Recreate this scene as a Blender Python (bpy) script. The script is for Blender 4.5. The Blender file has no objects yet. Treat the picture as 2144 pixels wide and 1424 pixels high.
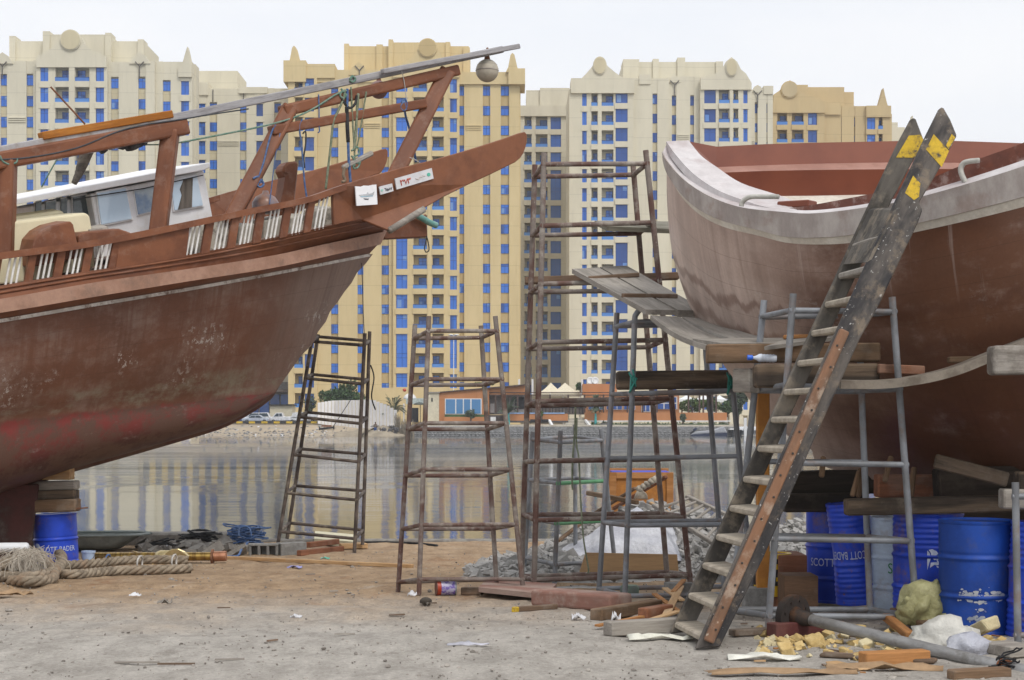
import bpy, math, random
from mathutils import Vector, Matrix, noise
rnd = random.Random(7)
scene = bpy.context.scene
COL = scene.collection
F = 3450.0; HX = 1072.0; HY = 880.0; CZ = 1.65
V = Vector

def P(px, py, Y):
    """point seen at photo pixel (px,py) standing Y metres away"""
    return V(((px - HX) / F * Y, Y, CZ - (py - HY) / F * Y))

def gz(Y):
    """height of the yard: a gentle slipway towards the water"""
    if Y <= 12.5: return 0.0
    if Y <= 22.3: return -0.36 * (Y - 12.5) / 9.8
    return -0.36 - 0.09 * min(1, (Y - 22.3) / 6)

def gY(py):
    lo, hi = 5.0, 60.0
    for _ in range(50):
        m = (lo + hi) / 2
        if CZ - (py - HY) / F * m > gz(m): lo = m
        else: hi = m
    return lo

def G(px, py):
    Y = gY(py); p = P(px, py, Y); p.z = gz(Y); return p

# ------------------------------------------------------------------ materials
def nt_new(name):
    m = bpy.data.materials.new(name); m.use_nodes = True
    nt = m.node_tree; nt.nodes.clear()
    out = nt.nodes.new('ShaderNodeOutputMaterial'); b = nt.nodes.new('ShaderNodeBsdfPrincipled')
    nt.links.new(b.outputs[0], out.inputs[0])
    return m, nt, b

def N(nt, typ, **kw):
    n = nt.nodes.new(typ)
    for k, v in kw.items():
        if k in n.inputs.keys() if isinstance(k, str) else False: n.inputs[k].default_value = v
        else: setattr(n, k, v)
    return n

def c4(c): return (c[0], c[1], c[2], 1)

def mixc(nt, fac, a, b, mode='MIX'):
    n = nt.nodes.new('ShaderNodeMix'); n.data_type = 'RGBA'; n.blend_type = mode
    for i, x in ((0, fac), (6, a), (7, b)):
        if hasattr(x, 'is_output'): nt.links.new(x, n.inputs[i])
        elif i == 0: n.inputs[0].default_value = x
        else: n.inputs[i].default_value = c4(x)
    return n.outputs[2]

def mth(nt, op, a, b=0.0, clamp=False):
    n = nt.nodes.new('ShaderNodeMath'); n.operation = op; n.use_clamp = clamp
    for i, x in ((0, a), (1, b)):
        if hasattr(x, 'is_output'): nt.links.new(x, n.inputs[i])
        else: n.inputs[i].default_value = x
    return n.outputs[0]

def ramp(nt, x, lo, hi):
    n = nt.nodes.new('ShaderNodeMapRange'); n.interpolation_type = 'SMOOTHSTEP'
    nt.links.new(x, n.inputs[0]); n.inputs[1].default_value = lo; n.inputs[2].default_value = hi
    return n.outputs[0]

def coords(nt, stretch=(1, 1, 1), mode='Object', rand=True):
    tc = nt.nodes.new('ShaderNodeTexCoord'); o = tc.outputs[mode]
    mp = nt.nodes.new('ShaderNodeMapping'); mp.inputs['Scale'].default_value = stretch
    if rand:
        oi = nt.nodes.new('ShaderNodeObjectInfo')
        ad = nt.nodes.new('ShaderNodeVectorMath'); ad.operation = 'ADD'
        cm = nt.nodes.new('ShaderNodeCombineXYZ')
        r = mth(nt, 'MULTIPLY', oi.outputs['Random'], 37.0)
        for i in range(3): nt.links.new(r, cm.inputs[i])
        nt.links.new(o, ad.inputs[0]); nt.links.new(cm.outputs[0], ad.inputs[1]); o = ad.outputs[0]
    nt.links.new(o, mp.inputs['Vector'])
    return mp.outputs[0]

def noi(nt, vec, scale, detail=5, rough=0.6, dist=0.0):
    n = nt.nodes.new('ShaderNodeTexNoise'); n.inputs['Scale'].default_value = scale
    n.inputs['Detail'].default_value = detail; n.inputs['Roughness'].default_value = rough
    n.inputs['Distortion'].default_value = dist
    nt.links.new(vec, n.inputs['Vector']); return n.outputs[0]

def setbump(nt, b, h, strength, dist=0.02):
    n = nt.nodes.new('ShaderNodeBump'); n.inputs['Strength'].default_value = strength
    n.inputs['Distance'].default_value = dist
    nt.links.new(h, n.inputs['Height']); nt.links.new(n.outputs[0], b.inputs['Normal'])

def link(nt, o, i):
    nt.links.new(o, i)

def mat(name, col, col2=None, scale=4.0, stretch=(1, 1, 1), rough=0.7, bump=0.15, metal=0.0, lo=0.40, hi=0.60,
        dirt=None, dirt_amt=0.0, dirt_scale=2.5, spec=0.3, fine=0.26, bdist=0.01, mode='Object', rand=True, speck=None):
    m, nt, b = nt_new(name)
    vec = coords(nt, stretch, mode, rand)
    if col2 is None: col2 = tuple(x * 0.75 for x in col)
    n1 = noi(nt, vec, scale, 6)
    c = mixc(nt, ramp(nt, n1, lo, hi), col, col2)
    n2 = noi(nt, vec, scale * 7, 4, 0.7)
    f = mth(nt, 'ADD', mth(nt, 'MULTIPLY', n2, fine * 2), 1 - fine)
    cm = nt.nodes.new('ShaderNodeCombineXYZ')
    for i in range(3): nt.links.new(f, cm.inputs[i])
    c = mixc(nt, 1.0, c, cm.outputs[0], 'MULTIPLY')
    if dirt is not None:
        n3 = noi(nt, coords(nt, (1, 1, 1), mode, rand), dirt_scale, 8, 0.7)
        c = mixc(nt, mth(nt, 'MULTIPLY', ramp(nt, n3, 0.5, 0.66), dirt_amt), c, dirt)
    if speck is not None:
        v2 = coords(nt, (1, 1, 1), mode, rand)
        sp_ = mth(nt, 'MULTIPLY', ramp(nt, noi(nt, v2, speck[1], 3, .6), .64, .68), ramp(nt, noi(nt, v2, speck[1] * .12, 3, .6), .44, .58))
        c = mixc(nt, mth(nt, 'MULTIPLY', sp_, speck[2]), c, speck[0])
    nt.links.new(c, b.inputs['Base Color'])
    b.inputs['Roughness'].default_value = rough; b.inputs['Metallic'].default_value = metal
    b.inputs['Specular IOR Level'].default_value = spec
    if bump: setbump(nt, b, mth(nt, 'ADD', n1, n2), bump, bdist)
    return m

def wood(name, col, col2, dirt=(0.3, 0.27, 0.23), dirt_amt=0.5, rough=0.8, grain=9.0, bump=0.35):
    return mat(name, col, col2, scale=grain, stretch=(0.09, 1, 1), rough=rough, bump=bump, dirt=dirt,
               dirt_amt=dirt_amt, dirt_scale=2.2, fine=0.42, bdist=0.01, spec=0.2)

# ------------------------------------------------------------------ mesh builder
_ICO = None
def ico_data():
    global _ICO
    if _ICO is None:
        import bmesh
        bm = bmesh.new(); bmesh.ops.create_icosphere(bm, subdivisions=1, radius=1)
        bm.verts.ensure_lookup_table()
        a = ([v.co.copy() for v in bm.verts], [[v.index for v in f.verts] for f in bm.faces]); bm.free()
        bm = bmesh.new(); bmesh.ops.create_icosphere(bm, subdivisions=2, radius=1)
        b = ([v.co.copy() for v in bm.verts], [[v.index for v in f.verts] for f in bm.faces]); bm.free()
        bm = bmesh.new(); bmesh.ops.create_icosphere(bm, subdivisions=3, radius=1)
        c = ([v.co.copy() for v in bm.verts], [[v.index for v in f.verts] for f in bm.faces]); bm.free()
        _ICO = {1: a, 2: b, 3: c}
    return _ICO

class MB:
    def __init__(s): s.v = []; s.f = []; s.m = []; s.uv = {}
    def add(s, vs, fs, mi=0):
        k = len(s.v); s.v += [V(p) for p in vs]
        for f in fs: s.f.append([i + k for i in f]); s.m.append(mi)
        return s
    def box(s, x0, x1, y0, y1, z0, z1, mi=0):
        vs = [(x, y, z) for x in (x0, x1) for y in (y0, y1) for z in (z0, z1)]
        fs = [(0, 1, 3, 2), (4, 6, 7, 5), (0, 4, 5, 1), (2, 3, 7, 6), (0, 2, 6, 4), (1, 5, 7, 3)]
        return s.add(vs, fs, mi)
    def prism(s, pts, off, mi=0):
        n = len(pts); off = V(off)
        vs = [V(p) for p in pts] + [V(p) + off for p in pts]
        fs = [list(range(n))[::-1], list(range(n, 2 * n))] + [(i, (i + 1) % n, n + (i + 1) % n, n + i) for i in range(n)]
        return s.add(vs, fs, mi)
    def bar(s, p0, p1, w, h, up=(0, 0, 1), mi=0):
        p0, p1 = V(p0), V(p1); x = (p1 - p0).normalized(); up = V(up)
        y = up.cross(x)
        if y.length < 1e-4: y = V((0, 1, 0)).cross(x)
        y.normalize(); z = x.cross(y)
        q = [y * a * w / 2 + z * b * h / 2 for a, b in ((-1, -1), (1, -1), (1, 1), (-1, 1))]
        return s.prism([p0 + a for a in q], p1 - p0, mi)
    def tube(s, pts, r, n=8, mi=0, closed=False):
        pts = [V(p) for p in pts]; L = len(pts); rings = []
        prev = None
        for i, p in enumerate(pts):
            a = pts[max(0, i - 1)]; b = pts[min(L - 1, i + 1)]
            if closed: a = pts[(i - 1) % L]; b = pts[(i + 1) % L]
            t = (b - a).normalized() if (b - a).length > 1e-9 else V((0, 0, 1))
            if prev is None:
                u = t.cross(V((0, 0, 1)))
                if u.length < 0.05: u = t.cross(V((0, 1, 0)))
            else: u = prev - t * prev.dot(t)
            u.normalize(); prev = u; w = t.cross(u)
            rr = r[i] if isinstance(r, (list, tuple)) else r
            rings.append([p + (u * math.cos(2 * math.pi * k / n) + w * math.sin(2 * math.pi * k / n)) * rr for k in range(n)])
        k0 = len(s.v)
        for q in rings: s.v += q
        R = L if closed else L - 1
        for i in range(R):
            j = (i + 1) % L
            for k in range(n):
                s.f.append([k0 + i * n + k, k0 + i * n + (k + 1) % n, k0 + j * n + (k + 1) % n, k0 + j * n + k]); s.m.append(mi)
        if not closed:
            s.f.append([k0 + k for k in range(n)][::-1]); s.m.append(mi)
            s.f.append([k0 + (L - 1) * n + k for k in range(n)]); s.m.append(mi)
        return s
    def lathe(s, prof, n=24, mi=0, M=None):
        k0 = len(s.v); M = M or Matrix()
        for r, z in prof:
            for k in range(n):
                a = 2 * math.pi * k / n; s.v.append(M @ V((r * math.cos(a), r * math.sin(a), z)))
        for i in range(len(prof) - 1):
            for k in range(n):
                s.f.append([k0 + i * n + k, k0 + i * n + (k + 1) % n, k0 + (i + 1) * n + (k + 1) % n, k0 + (i + 1) * n + k]); s.m.append(mi)
        if prof[0][0] > 1e-6: s.f.append([k0 + k for k in range(n)][::-1]); s.m.append(mi)
        if prof[-1][0] > 1e-6: s.f.append([k0 + (len(prof) - 1) * n + k for k in range(n)]); s.m.append(mi)
        return s
    def grid(s, rows, mi=0, uvs=None):
        k0 = len(s.v); nr = len(rows); nc = len(rows[0])
        for i, r in enumerate(rows):
            for j, p in enumerate(r):
                if uvs: s.uv[len(s.v)] = uvs[i][j]
                s.v.append(V(p))
        for i in range(nr - 1):
            for j in range(nc - 1):
                s.f.append([k0 + i * nc + j, k0 + i * nc + j + 1, k0 + (i + 1) * nc + j + 1, k0 + (i + 1) * nc + j]); s.m.append(mi)
        return s
    def stone(s, c, sx, sy, sz, seed, lvl=1, rough=0.35, mi=0, rot=None):
        vs, fs = ico_data()[lvl]; c = V(c); o = V((seed * 3.7, seed * 1.3, seed * 7.1))
        R = rot or Matrix.Rotation(seed * 2.1, 3, 'Z') @ Matrix.Rotation(seed * 1.7, 3, 'X')
        out = []
        for p in vs:
            d = 1 + rough * noise.noise(p * 1.3 + o) + rough * .5 * noise.noise(p * 3.1 + o)
            q = V((p.x * sx, p.y * sy, p.z * sz)) * d
            out.append(c + R @ q)
        return s.add(out, fs, mi)
    def chunk(s, c, sx, sy, sz, seed, mi=0):
        """an angular broken block"""
        r = random.Random(seed); c = V(c)
        R = Matrix.Rotation(r.uniform(0, 6.3), 3, 'Z') @ Matrix.Rotation(r.uniform(-.6, .6), 3, 'X') @ Matrix.Rotation(r.uniform(-.6, .6), 3, 'Y')
        vs = []
        for x in (-1, 1):
            for y in (-1, 1):
                for z in (-1, 1):
                    vs.append(c + R @ V((x * sx * r.uniform(.55, 1.1), y * sy * r.uniform(.55, 1.1), z * sz * r.uniform(.55, 1.1))))
        return s.add(vs, [(0, 1, 3, 2), (4, 6, 7, 5), (0, 4, 5, 1), (2, 3, 7, 6), (0, 2, 6, 4), (1, 5, 7, 3)], mi)
    def build(s, name, mats, parent=None, smooth=False, origin=None, bevel=0.0, ang=None):
        if not isinstance(mats, (list, tuple)): mats = [mats]
        if origin is None:
            xs = [p.x for p in s.v]; ys = [p.y for p in s.v]; zs = [p.z for p in s.v]
            origin = V(((min(xs) + max(xs)) / 2, (min(ys) + max(ys)) / 2, min(zs)))
        origin = V(origin)
        me = bpy.data.meshes.new(name)
        me.from_pydata([p - origin for p in s.v], [], s.f)
        for m in mats: me.materials.append(m)
        if len(mats) > 1: me.polygons.foreach_set('material_index', s.m)
        if smooth: me.polygons.foreach_set('use_smooth', [True] * len(me.polygons))
        if s.uv:
            ul = me.uv_layers.new(name='UVMap')
            for lp in me.loops: ul.data[lp.index].uv = s.uv.get(lp.vertex_index, (0, 0))
        me.validate(); me.update()
        if smooth and ang: me.set_sharp_from_angle(angle=math.radians(ang))
        o = bpy.data.objects.new(name, me); COL.objects.link(o)
        o.location = origin
        setparent(o, parent)
        if bevel: addbevel(o, bevel)
        return o

def addbevel(o, w, seg=1):
    b = o.modifiers.new('bevel', 'BEVEL'); b.width = w; b.segments = seg; b.limit_method = 'ANGLE'; b.angle_limit = math.radians(40)

def wmat(o):
    b = Matrix.LocRotScale(o.location, o.rotation_euler.to_quaternion() if o.rotation_mode != 'QUATERNION' else o.rotation_quaternion, o.scale)
    return wmat(o.parent) @ o.matrix_parent_inverse @ b if o.parent else b

def setparent(o, parent):
    if parent is not None:
        o.parent = parent; o.matrix_parent_inverse = wmat(parent).inverted()

def tag(o, label=None, cat=None, group=None, kind=None):
    if label: o['label'] = label
    if cat: o['category'] = cat
    if group: o['group'] = group
    if kind: o['kind'] = kind
    return o

def thing(name, label, cat, loc, group=None):
    o = bpy.data.objects.new(name, None); COL.objects.link(o)
    o.location = V(loc); o.empty_display_size = 0.2
    return tag(o, label, cat, group)

def place(o, p0, X, up=(0, 0, 1)):
    """orient o: local X along X, local Z near up"""
    X = V(X).normalized(); up = V(up); Y = up.cross(X)
    if Y.length < 1e-4: Y = V((0, 1, 0)).cross(X)
    Y.normalize(); Z = X.cross(Y)
    M = Matrix((X, Y, Z)).transposed()
    o.rotation_mode = 'QUATERNION'; o.rotation_quaternion = M.to_quaternion(); o.location = V(p0)

def beam(name, p0, p1, w, h, m, parent=None, up=(0, 0, 1), bevel=0.008, warp=0.0, zoff=0.0, seg=1, hole=False):
    """a squared timber from p0 to p1, grain along its length"""
    p0, p1 = V(p0), V(p1); L = (p1 - p0).length
    mb = MB(); n = 1 if not warp else 12
    prof = ((-w / 2, -h / 2), (w / 2, -h / 2), (w / 2, h / 2), (-w / 2, h / 2))
    rows = []
    for i in range(n + 1):
        x = L * i / n; dz = warp * math.sin(math.pi * i / n)
        rows.append([V((x, a, b + dz + zoff)) for a, b in prof])
    k = len(rows)
    for r in rows: mb.v += r
    for i in range(k - 1):
        for j in range(4):
            mb.f.append([i * 4 + j, i * 4 + (j + 1) % 4, (i + 1) * 4 + (j + 1) % 4, (i + 1) * 4 + j]); mb.m.append(0)
    mb.f.append([3, 2, 1, 0]); mb.f.append([(k - 1) * 4 + j for j in range(4)]); mb.m += [0, 0]
    o = mb.build(name, m, None, origin=(0, 0, 0))
    place(o, p0, p1 - p0, up); setparent(o, parent)
    if bevel: addbevel(o, bevel, seg)
    return o

def pipe(name, p0, p1, r, m, parent=None, n=12):
    p0, p1 = V(p0), V(p1); L = (p1 - p0).length
    mb = MB().tube([(0, 0, 0), (L * .25, 0, 0), (L * .5, 0, 0), (L * .75, 0, 0), (L, 0, 0)], r, n)
    o = mb.build(name, m, None, smooth=True, origin=(0, 0, 0), ang=50)
    place(o, p0, p1 - p0); setparent(o, parent); return o

def catmull(pts, sub=8):
    pts = [V(p) for p in pts]; out = []
    for i in range(len(pts) - 1):
        a = pts[max(0, i - 1)]; b = pts[i]; c = pts[i + 1]; d = pts[min(len(pts) - 1, i + 2)]
        for k in range(sub):
            t = k / sub
            out.append(0.5 * ((2 * b) + (c - a) * t + (2 * a - 5 * b + 4 * c - d) * t * t + (3 * b - a - 3 * c + d) * t ** 3))
    out.append(pts[-1]); return out

def rope(name, pts, r, m, parent=None, sub=6, n=6, smoothp=True):
    q = catmull(pts, sub) if smoothp else pts
    return MB().tube(q, r, n).build(name, m, parent, smooth=True)

_DG = None
def textmesh(s, size):
    cu = bpy.data.curves.new('lettering', 'FONT'); cu.body = s; cu.size = size; cu.extrude = 0.0
    cu.resolution_u = 3
    o = bpy.data.objects.new('lettering', cu); COL.objects.link(o)
    bpy.context.view_layer.update()
    dg = bpy.context.evaluated_depsgraph_get()
    me = bpy.data.meshes.new_from_object(o.evaluated_get(dg))
    vs = [v.co.copy() for v in me.vertices]; fs = [list(p.vertices) for p in me.polygons]
    bpy.data.objects.remove(o); bpy.data.curves.remove(cu); bpy.data.meshes.remove(me)
    return vs, fs
# ------------------------------------------------------------------ camera, light, sky
cam = bpy.data.cameras.new('camera'); camo = bpy.data.objects.new('camera', cam); COL.objects.link(camo)
camo.location = (0, 0, CZ); camo.rotation_euler = (math.pi / 2, 0, 0)
cam.sensor_width = 36; cam.lens = 36 * F / 2144; cam.shift_y = (HY - 712) / 2144
cam.clip_start = 0.1; cam.clip_end = 6000
scene.camera = camo

SUN_EL, SUN_ROT = math.radians(52), math.radians(150)
w = bpy.data.worlds.new('World'); scene.world = w; w.use_nodes = True
nt = w.node_tree; bg = nt.nodes['Background']
sky = nt.nodes.new('ShaderNodeTexSky'); sky.sky_type = 'NISHITA'; sky.sun_disc = False
sky.sun_elevation = SUN_EL; sky.sun_rotation = SUN_ROT
sky.air_density = 1.0; sky.dust_density = 6.0; sky.ozone_density = 1.0
hs = nt.nodes.new('ShaderNodeHueSaturation'); hs.inputs['Saturation'].default_value = 0.14
nt.links.new(sky.outputs[0], hs.inputs['Color'])
# the overcast layer: an even bright veil over the blue
veil = mixc(nt, 0.72, hs.outputs[0], (10.6, 10.7, 10.95))
tcs = nt.nodes.new('ShaderNodeTexCoord'); mps = nt.nodes.new('ShaderNodeMapping'); mps.inputs['Scale'].default_value = (1, 1, 2.6); nt.links.new(tcs.outputs['Generated'], mps.inputs['Vector'])
veil = mixc(nt, ramp(nt, noi(nt, mps.outputs[0], 2.6, 5, .55), .35, .75), veil, mixc(nt, 1.0, veil, (.90, .925, .965), 'MULTIPLY'))
nt.links.new(veil, bg.inputs['Color']); bg.inputs['Strength'].default_value = 0.12

sl = bpy.data.lights.new('sun', 'SUN'); so = bpy.data.objects.new('sun', sl); COL.objects.link(so)
sl.energy = 1.5; sl.angle = math.radians(12); sl.color = (1.0, 0.95, 0.88)
sd = V((math.sin(SUN_ROT) * math.cos(SUN_EL), math.cos(SUN_ROT) * math.cos(SUN_EL), math.sin(SUN_EL)))
so.rotation_mode = 'QUATERNION'; so.rotation_quaternion = sd.to_track_quat('Z', 'Y'); so.location = (20, -30, 60)
vs_ = scene.view_settings
vs_.view_transform = 'Standard'; vs_.look = 'None'; vs_.exposure = 0.0; vs_.gamma = 1.0; vs_.use_curve_mapping = False

# ------------------------------------------------------------------ ground
def ground_mat():
    m, nt, b = nt_new('yard dirt')
    vec = coords(nt, (1, 1, 1), 'Object', False)
    st = coords(nt, (1.0, 0.5, 1), 'Object', False)
    sep = nt.nodes.new('ShaderNodeSeparateXYZ'); nt.links.new(vec, sep.inputs[0])
    big = noi(nt, st, 0.55, 6, 0.65)
    mid = noi(nt, st, 3.4, 9, 0.75)
    fine = noi(nt, vec, 26, 6, 0.75)
    # sandy brown apron beyond the grey compacted dirt of the near yard
    yb = mth(nt, 'ADD', sep.outputs[1], mth(nt, 'MULTIPLY', mth(nt, 'SUBTRACT', big, 0.5), 7.0))
    yb = mth(nt, 'ADD', yb, mth(nt, 'MULTIPLY', mth(nt, 'SUBTRACT', mid, 0.5), 4.0))
    sand = ramp(nt, yb, 12.6, 18.6)
    grey = mixc(nt, ramp(nt, mid, 0.34, 0.66), (0.325, 0.300, 0.268), (0.48, 0.448, 0.405))
    snd = mixc(nt, ramp(nt, mid, 0.32, 0.68), (0.27, 0.185, 0.115), (0.43, 0.31, 0.20))
    c = mixc(nt, sand, grey, snd)
    rust = mth(nt, 'MULTIPLY', ramp(nt, noi(nt, st, 1.1, 8, 0.7, 0.6), 0.56, 0.70), 0.55)
    c = mixc(nt, mth(nt, 'MULTIPLY', rust, sand), c, (0.26, 0.12, 0.055))
    dk = ramp(nt, noi(nt, coords(nt, (1.0, .6, 1), 'Object', False), 2.2, 9, 0.8), 0.55, 0.68)
    c = mixc(nt, mth(nt, 'MULTIPLY', dk, 0.5), c, (0.14, 0.12, 0.10))
    pale = ramp(nt, noi(nt, coords(nt, (1.0, .7, 1), 'Object', False), 2.9, 9, 0.8), 0.56, 0.70)
    c = mixc(nt, mth(nt, 'MULTIPLY', pale, 0.45), c, (0.50, 0.47, 0.43))
    grit = ramp(nt, noi(nt, vec, 75, 3, .6), .60, .70)
    c = mixc(nt, mth(nt, 'MULTIPLY', grit, .55), c, (0.13, 0.115, 0.10))
    grit2 = ramp(nt, noi(nt, coords(nt, (1, 1, 2)), 48, 3, .6), .64, .72)
    c = mixc(nt, mth(nt, 'MULTIPLY', grit2, .6), c, (0.56, 0.53, 0.49))
    f = mth(nt, 'ADD', mth(nt, 'MULTIPLY', fine, 1.0), 0.50)
    cm = nt.nodes.new('ShaderNodeCombineXYZ')
    for i in range(3): nt.links.new(f, cm.inputs[i])
    c = mixc(nt, 1.0, c, cm.outputs[0], 'MULTIPLY')
    nt.links.new(c, b.inputs['Base Color']); b.inputs['Roughness'].default_value = 0.95
    b.inputs['Specular IOR Level'].default_value = 0.15
    h = mth(nt, 'ADD', mth(nt, 'MULTIPLY', fine, 0.6), mid)
    setbump(nt, b, h, 0.9, 0.04)
    return m

M_ground = ground_mat()
QY = 28.6
mb = MB(); rows = []
ys = [-30, -10, 0, 6, 9] + [10 + i * 0.11 for i in range(170)]
ys = [y for y in ys if y < QY] + [QY]
xs = [-60, -40, -25, -15] + [-10 + i * 0.125 for i in range(161)] + [15, 25, 40, 60]
for y in ys:
    r = []
    for x in xs:
        z = gz(y)
        if y > 9 and abs(x) < 11 and y < QY - 0.05:
            z += 0.02 * noise.noise(V((x * .8, y * .8, 0))) + 0.018 * noise.noise(V((x * 3, y * 3, 5))) + 0.014 * noise.noise(V((x * 7.5, y * 7.5, 9)))
            for yr, wr in ((14.1, .14), (15.9, .16), (18.6, .2)): z -= .035 * math.exp(-((y - yr - .25 * math.sin(x * .35 + yr)) / wr) ** 2) - .02 * math.exp(-((y - yr - .3 - .25 * math.sin(x * .35 + yr)) / .1) ** 2)
        r.append((x, y, z))
    rows.append(r)
mb.grid(rows)
mb.grid([[(x, QY, gz(QY)) for x in xs], [(x, QY + .02, -2.2) for x in xs]])
o = mb.build('ground', M_ground, smooth=True, origin=(0, 0, 0)); tag(o, kind='structure')

# scattered pebbles and grit: nobody could count them
M_peb = mat('pebbles', (0.19, 0.17, 0.15), (0.36, 0.33, 0.295), scale=3.0, rough=0.9, lo=0.4, hi=0.6)
mb = MB(); r = random.Random(3)
for i in range(3200):
    Y = 10.2 + 17 * r.random() ** 1.5
    x = r.uniform(-.33, .33) * Y
    s = r.choice((.005, .006, .007, .008, .010, .014)) * r.uniform(.7, 1.3)
    if r.random() < .03: s *= 2.0
    mb.stone((x, Y, gz(Y) + s * .25), s * r.uniform(.8, 1.6), s, s * .6, i * .37, 1, .4)
tag(mb.build('pebbles', M_peb), kind='stuff', label='small grey stones scattered over the dirt yard', cat='gravel')

# ------------------------------------------------------------------ water
WZ = -0.6
def water_mat():
    m, nt, b = nt_new('creek water')
    vec = coords(nt, (1, 1, 1), 'Object', False)
    sep = nt.nodes.new('ShaderNodeSeparateXYZ'); nt.links.new(vec, sep.inputs[0])
    b.inputs['Base Color'].default_value = (0.035, 0.045, 0.055, 1)
    b.inputs['Roughness'].default_value = 0.02
    b.inputs['IOR'].default_value = 1.33
    n1 = noi(nt, coords(nt, (0.28, 1.5, 1), 'Object', False), 1.0, 5, 0.6)
    n2 = noi(nt, coords(nt, (0.55, 2.6, 1), 'Object', False), 1.7, 4, 0.6)
    # a wind-ruffled band crosses the middle of the creek
    band = mth(nt, 'ADD', sep.outputs[1], mth(nt, 'MULTIPLY', mth(nt, 'SUBTRACT', noi(nt, coords(nt, (.30, .22, 1), 'Object', False), 1.0, 6, .75), .5), 70.0))
    bnd = mth(nt, 'MULTIPLY', ramp(nt, band, 54.0, 84.0), mth(nt, 'SUBTRACT', 1.0, ramp(nt, band, 120.0, 165.0)))
    patch = ramp(nt, noi(nt, coords(nt, (0.03, 0.12, 1), 'Object', False), 1.0, 5, .65), .42, .6)
    amt = mth(nt, 'ADD', 0.020, mth(nt, 'MULTIPLY', bnd, mth(nt, 'ADD', 0.25, mth(nt, 'MULTIPLY', patch, 0.75))))
    n0 = noi(nt, coords(nt, (0.30, 0.55, 1), 'Object', False), 1.0, 2, .5)
    h = mth(nt, 'ADD', mth(nt, 'ADD', mth(nt, 'MULTIPLY', n1, .55), mth(nt, 'MULTIPLY', n2, .3)), mth(nt, 'MULTIPLY', n0, 1.0))
    bp = nt.nodes.new('ShaderNodeBump'); bp.inputs['Distance'].default_value = 1.5
    nt.links.new(amt, bp.inputs['Strength']); nt.links.new(h, bp.inputs['Height']); nt.links.new(bp.outputs[0], b.inputs['Normal'])
    return m
M_water = water_mat()
mb = MB(); mb.grid([[(x, y, WZ) for x in (-400, -60, 0, 60, 400)] for y in (QY + .01, 60, 120, 250)])
tag(mb.build('water', M_water, origin=(0, 0, WZ)), kind='structure')

# ------------------------------------------------------------------ far bank
M_sand = mat('far sand', (0.44, 0.36, 0.26), (0.36, 0.30, 0.23), scale=0.25, stretch=(0.3, 1, 1), rough=0.95, dirt=(0.30, 0.28, 0.25), dirt_amt=.7, dirt_scale=.3, rand=False)
def bank_z(x, y):
    t = min(1, max(0, (y - 238) / 22)); t = t * t * (3 - 2 * t)
    z = -1.0 + 2.1 * t
    if x > -21: z = 0.72 + .004 * (y - 243)
    return z + 0.05 * noise.noise(V((x * .3, y * .3, 0)))
mb = MB(); rows = []
for y in [237, 240, 243, 246, 249, 252, 255, 258, 262, 270, 290, 330, 400, 700, 3000]:
    rows.append([(x, max(y, 242.6) if -21 < x else y, bank_z(x, max(y, 242.6) if -21 < x else y)) for x in [-1500, -300, -120, -90] + [-80 + 3 * i for i in range(21)] + [-19, -10, 0, 20, 40, 60, 80, 120, 300, 1500]])
mb.grid(rows)
tag(mb.build('far_bank', M_sand, smooth=True, origin=(0, 240, 0)), kind='structure')

# ------------------------------------------------------------------ apartment towers
def facade(name, a, b, joint=0.0):
    m, nt, bs = nt_new(name)
    vec = coords(nt, (1, 1, 1), 'Object', False)
    n1 = noi(nt, coords(nt, (1, 1, .25), 'Object', False), .35, 6, .65)
    c = mixc(nt, ramp(nt, n1, .3, .7), a, b)
    n2 = noi(nt, coords(nt, (2.2, 2.2, .12), 'Object', False), .8, 5, .65)
    c = mixc(nt, mth(nt, 'MULTIPLY', ramp(nt, n2, .55, .78), .3), c, tuple(x * .68 for x in b))
    # scored joint at every floor
    sep = nt.nodes.new('ShaderNodeSeparateXYZ'); nt.links.new(vec, sep.inputs[0])
    fr = mth(nt, 'FRACT', mth(nt, 'DIVIDE', sep.outputs[2], 3.43))
    ln = mth(nt, 'LESS_THAN', fr, 0.03)
    c = mixc(nt, mth(nt, 'MULTIPLY', ln, 0.28), c, tuple(x * .5 for x in b))
    nt.links.new(c, bs.inputs['Base Color']); bs.inputs['Roughness'].default_value = .85
    bs.inputs['Specular IOR Level'].default_value = .2
    return m

def glass_blue(name, a, b):
    m, nt, bs = nt_new(name)
    oi = nt.nodes.new('ShaderNodeObjectInfo')
    n1 = noi(nt, coords(nt, (1, 1, 1)), .9, 2)
    f = mth(nt, 'ADD', mth(nt, 'MULTIPLY', oi.outputs['Random'], .65), mth(nt, 'MULTIPLY', n1, .35), True)
    c = mixc(nt, f, a, b)
    nt.links.new(c, bs.inputs['Base Color']); bs.inputs['Roughness'].default_value = .12
    bs.inputs['Specular IOR Level'].default_value = .5
    return m

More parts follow.
